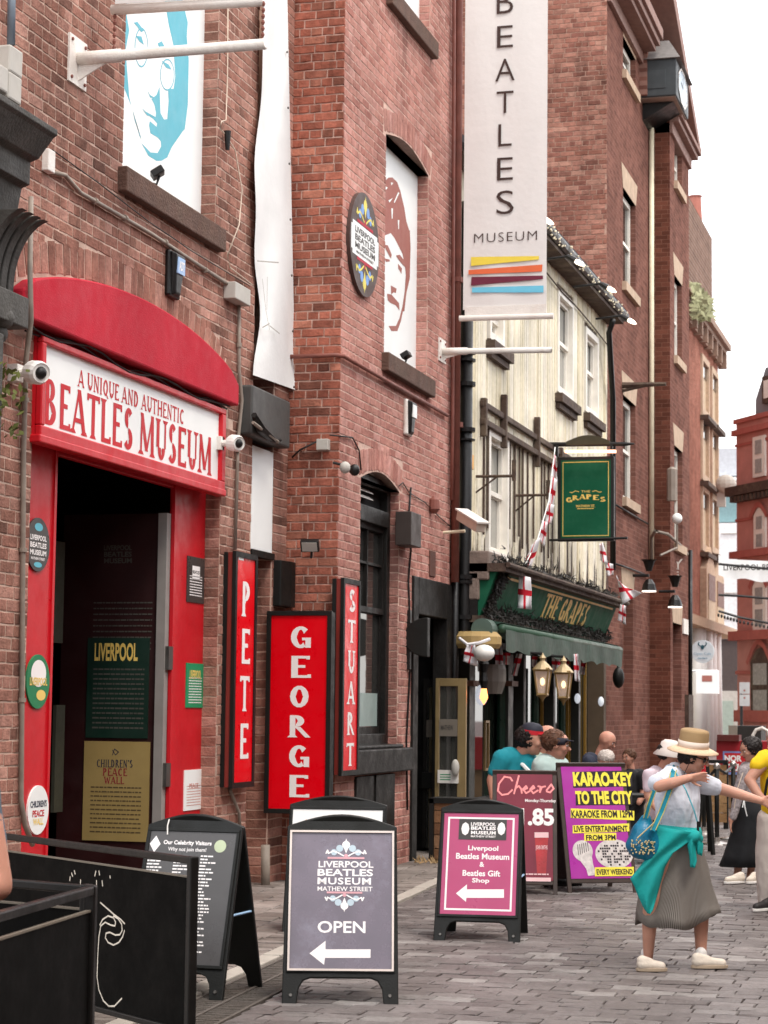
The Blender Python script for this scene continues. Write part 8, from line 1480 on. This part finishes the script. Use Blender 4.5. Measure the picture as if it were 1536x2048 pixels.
mb = MB(); mb.tube([p.J(1033, 1524, .0), p.J(1046, 1530, -.1), p.J(1060, 1545, -.12)], .02, 6); part('collar', mb, MWH, p.o); mb = MB()
for q in (-1, 1): mb.tube([p.hc + p.R * q * p.hr * (.35 + .22 * math.cos(a)) + p.U * p.hr * (.08 + .18 * math.sin(a)) + p.F * p.hr * .98 for a in [i * math.pi / 5 for i in range(11)]], .0022, 4)
part('spectacles', mb, MCI, p.o)
simple('bald person in a pale green shirt standing between the red cap and the dark visor', 21.6, (1092, 1780), (1094, 1474, 21), Fr_, .05, (1086, 1505, .02, 11), [[(1078, 1526, 0, 22), (1080, 1590, 0, 24)], [(1100, 1526, .05, 22), (1098, 1590, .05, 24)]], [], legs_(1090, 21.6), SK2, cloth('pale green shirt', '#a9bfae'), cloth('khaki trousers', '#6d6250'))
p = simple('person in a dark sun visor and pale mint shirt, back turned beside the karaoke board', 20.2, (1106, 1795), (1112, 1491, 26), (SRt * .95 - SDp * .1), .1, (1104, 1525, .02, 13), [[(1092, 1536, 0, 30), (1092, 1600, 0, 31), (1098, 1640, 0, 28)], [(1114, 1538, .03, 28), (1112, 1600, .03, 28), (1112, 1640, 0, 27)]], [[(1122, 1548, -.06, 16), (1133, 1590, -.08, 13), (1134, 1610, -.1, 10), (1128, 1640, -.16, 8)]], legs_(1116, 20.2, 15, 1640), SK2, cloth('mint shirt', '#b9cfca'), cloth('blue jeans', '#3c4c66'), MHAIRB, hb=.2, hu=.12)
k = p.k; mb = MB(); mb.lathe(p.hc + p.U * p.hr * .3, [(23.5 * k, -.03), (24 * k, 0), (23.5 * k, .035)], 20, (p.U - p.F * .1).normalized()); vs2 = part('visor_band', mb, mat('visor navy', '#2a2833', .7), p.o, smooth=True); mb = MB(); c = p.hc + p.U * p.hr * .45; mb.prism([c + p.F * 18 * k + p.R * 18 * k * math.cos(math.pi * i / 10) + p.F * 16 * k * math.sin(math.pi * i / 10) for i in range(11)], p.U * .01); part('visor_peak', mb, mat('visor navy', '#2a2833'), p.o)
simple('bald person with glasses in a dark navy shirt looking down, right of the glowing lanterns', 23.5, (1190, 1735), (1213, 1482, 18), Fr_, .45, (1200, 1506, .02, 10), [[(1182, 1524, 0, 20), (1182, 1580, 0, 21)], [(1196, 1526, .05, 19), (1194, 1580, .05, 20)]], [[(1178, 1524, -.1, 12), (1172, 1560, -.12, 9), (1195, 1585, -.2, 7)]], legs_(1192, 23.5, 11, 1585, 9), SK2, cloth('dark navy shirt', '#2b3040'), cloth('black trousers', '#1d1d20'))
simple('white haired person whose head top shows above the karaoke board', 23.0, (1212, 1740), (1212, 1522, 17), -Fr_, .2, (1212, 1548, .02, 9), [[(1204, 1566, 0, 19), (1206, 1620, 0, 20)], [(1222, 1566, .05, 19), (1220, 1620, .05, 20)]], [], legs_(1212, 23, 11, 1620, 9), SK2, cloth('grey shirt', '#8d8f90'), cloth('black trousers', '#1d1d20'), MHAIRW, hb=.1, hu=.22)
simple('person with brown hair and black shirt against the brick, beyond the karaoke board', 25.5, (1268, 1705), (1258, 1516, 14), (-SRt * .8 - SDp * .6), .1, (1262, 1537, .02, 8), [[(1262, 1552, 0, 16), (1262, 1600, 0, 17)], [(1278, 1552, .05, 15), (1276, 1600, .05, 16)]], [[(1284, 1552, -.06, 10), (1288, 1585, -.08, 8), (1278, 1605, -.15, 6)]], legs_(1270, 25.5, 10, 1600, 8), SK2, cloth('black shirt', '#202023'), cloth('black trousers', '#1d1d20'), MHAIRB)
p = simple('person in a white bucket hat and pale pink blouse just behind the straw hat', 18.2, (1330, 1820), (1338, 1508, 20), Fr_, .15, (1326, 1534, .02, 11), [[(1312, 1552, 0, 21), (1314, 1620, 0, 22)], [(1334, 1552, .05, 21), (1332, 1620, .05, 22)]], [[(1300, 1552, -.08, 13), (1297, 1590, -.1, 10), (1312, 1615, -.16, 8)]], legs_(1326, 18.2, 12, 1620, 9), SK1, cloth('pale pink blouse', '#d4c3cc'), cloth('dark trousers', '#35353c'), MHAIRD, hb=.3, hu=-.02)
k = p.k; mb = MB(); mb.lathe(p.hc + p.U * p.hr * .3, [(31 * k, -.045), (32 * k, -.04), (21 * k, .02), (19 * k, .07), (12 * k, .095), (.001, .1)], 24, (p.U + p.F * .0).normalized()); q = part('bucket_hat', mb, mat('white hat cotton', '#ddd2ca', .85), p.o, smooth=True)
# dark haired woman in a long black skirt
TD = 21.2; p = Fig('person with short dark hair, patterned grey cardigan and long black skirt at the right', TD, (1480, 1768)); Fl = (-SRt * .92 - SDp * .3); p.head(1500, 1500, 20, Fl, .3, neck=(1508, 1526, .02, 10)); s = p.skin
p.chain(s, [(1497, 1544, 0, 17), (1492, 1600, 0, 18)]); p.chain(s, [(1512, 1544, .05, 16), (1508, 1600, .05, 18)]); p.chain(s, [(1488, 1546, -.1, 10), (1478, 1590, -.14, 8), (1462, 1640, -.18, 6)]); p.hand(p.J(1462, 1640, -.18), -UZ - SRt * .1, SDp)
for x in (1476, 1502): p.chain(s, [(x + 6, 1660, 0, 14), (x, 1740, 0, 8), (x - 4, 1758, 0, 6)])
p.body(SK1, .011, 3); p.hair(MHAIRD, .26, .08, 1.1, extra=((.6, -.3, -.3, .4), (-.6, -.3, -.3, .4))); p.face(); m = MB()
p.chain(m, [(1495, 1542, 0, 20), (1490, 1590, 0, 20), (1492, 1606, 0, 19)]); p.chain(m, [(1513, 1544, .05, 18), (1508, 1600, .05, 20)]); p.chain(m, [(1488, 1544, -.1, 13), (1478, 1590, -.14, 11), (1466, 1634, -.18, 8)]); p.wear('cardigan', m, mat('grey flecked knit', '#9a9192', .9, .5, 40, .5, 60), .011, 3, .004)
rows = [(p.J(a, y, 0), p.J(b_, y, 0), d) for a, b_, y, d in ((1474, 1520, 1602, .12), (1469, 1524, 1630, .15), (1460, 1526, 1670, .19), (1447, 1528, 1710, .22), (1438, 1526, 1732, .24))]; q = part('skirt', loft(rows, 64, .05, 7, 3), mat('black cotton skirt', '#16171a', .9, .2, 6, .3, 10), p.o, smooth=True, norm=False); sd = q.modifiers.new('t', 'SOLIDIFY'); sd.thickness = .004
mb = MB(); mb.tube([p.J(1488, 1600, -.2), p.J(1490, 1616, -.22), p.J(1494, 1632, -.22)], .006, 5); mb.tube([p.J(1488, 1600, -.2), p.J(1485, 1615, -.22)], .006, 5); part('drawstring', mb, MWH, p.o)
mb = MB(); mb.tube([p.J(1486, 1545, -.2), p.J(1474, 1580, -.24), p.J(1468, 1618, -.2)], .005, 5); part('bag_cord', mb, mat('cream cable', '#d8c7b4'), p.o)
for hx, tx in ((1488, 1449), (1513, 1494)): a, b_ = onZ(hx, 1768), onZ(tx, 1770); a.z = b_.z = .012; p.shoe(a, b_, MSHOE, mat('white sole', '#e6e2dc', .7), 9)
# yellow shirt at the right edge
p = Fig('person in a bright yellow shirt and pale trousers cut by the right edge', 18.0, (1545, 1825)); p.head(1556, 1484, 22, Fl, .3, neck=(1560, 1512, .02, 12)); s = p.skin
p.chain(s, [(1545, 1530, 0, 22), (1552, 1620, 0, 22)]); p.chain(s, [(1570, 1530, .05, 22), (1566, 1620, .05, 22)]); p.chain(s, [(1528, 1522, -.08, 15), (1498, 1560, -.14, 10.5), (1516, 1588, -.2, 9), (1532, 1606, -.24, 7)]); p.hand(p.J(1532, 1606, -.24), SRt * .6 - UZ, SDp - SRt * .3)
for x in (1528, 1562): p.chain(s, [(x + 8, 1640, 0, 18), (x, 1740, 0, 13), (x - 2, 1806, 0, 9)])
p.body(SK1, .011, 3); p.hair(MHAIRD, .2, .12, 1.05); p.face(); m = MB(); p.chain(m, [(1546, 1526, 0, 26), (1550, 1620, 0, 27)]); p.chain(m, [(1572, 1528, .05, 26), (1568, 1620, .05, 27)]); p.chain(m, [(1532, 1518, -.06, 20), (1514, 1530, -.1, 16)]); p.wear('shirt', m, cloth('yellow cotton', '#e8c21c'), .012, 3, .004)
m = MB()
for x in (1530, 1564): p.chain(m, [(x + 8, 1640, 0, 25), (x, 1740, 0, 20), (x - 2, 1800, 0, 14)])
p.wear('trousers', m, cloth('pale grey trousers', '#c4b9b0'), .012, 3, .005)
mb = MB(); mb.tube([p.J(1560, 1515, -.14), p.J(1535, 1560, -.2), p.J(1528, 1600, -.18)], .012, 6); part('bag_strap', mb, MBK, p.o)
for hx, tx in ((1548, 1507), (1580, 1540)): a, b_ = onZ(hx, 1822), onZ(tx, 1826); a.z = b_.z = .012; p.shoe(a, b_, mat('black trainer', '#2a2626', .6, .5, 30), mat('white sole', '#e6e2dc'), 11)
# arm at the left edge
p = Fig('person at the left edge with only a bare elbow and blue grey sleeve in view', 8.35, (-160, 1900)); p.head(-150, 1330, 50, SDp, 0, neck=(-150, 1420, 0, 26)); s = p.skin
p.chain(s, [(-190, 1480, 0, 60), (-180, 1800, 0, 60)]); p.chain(s, [(-110, 1480, 0, 60), (-120, 1800, 0, 60)]); p.chain(s, [(-60, 1490, 0, 42), (-8, 1770, -.05, 34), (-150, 1800, -.4, 22)]); p.hand(p.J(-150, 1800, -.4), -SRt, SDp)
for x in (-190, -100): p.chain(s, [(x, 1800, 0, 55), (x, 2100, .1, 38), (x, 2290, 0, 24)])
p.body(SK2, .014, 4); p.hair(MHAIRB); m = MB(); p.chain(m, [(-190, 1480, 0, 68), (-180, 1800, 0, 68)]); p.chain(m, [(-110, 1480, 0, 68), (-120, 1800, 0, 68)]); p.chain(m, [(-66, 1485, 0, 52), (-30, 1700, -.03, 46)]); p.wear('shirt', m, cloth('blue grey cotton', '#5b6a78'), .016, 4, .005); m = MB()
for x in (-190, -100): p.chain(m, [(x, 1820, 0, 66), (x, 2100, .1, 48), (x, 2270, 0, 34)])
p.wear('trousers', m, cloth('dark trousers', '#35353c'), .018, 3, .005)
# ================================================================ the other side of the street (closes the canyon of light)
ob2 = thing('brick_building', 'plain brick building row along the opposite side of the street, outside the picture', 'building', (4.2, 14, 0))
q = MB(); q.box((4.2, -30, 0), (5.0, 44, 8.5)); part('wall', q, MFAR, ob2)
for i in range(9):
    for z in (1.0, 4.8):
        q = MB(); q.box((4.16, -22 + i * 7, z), (4.2, -20.4 + i * 7, z + 2.4)); part('window', q, MGL, ob2)
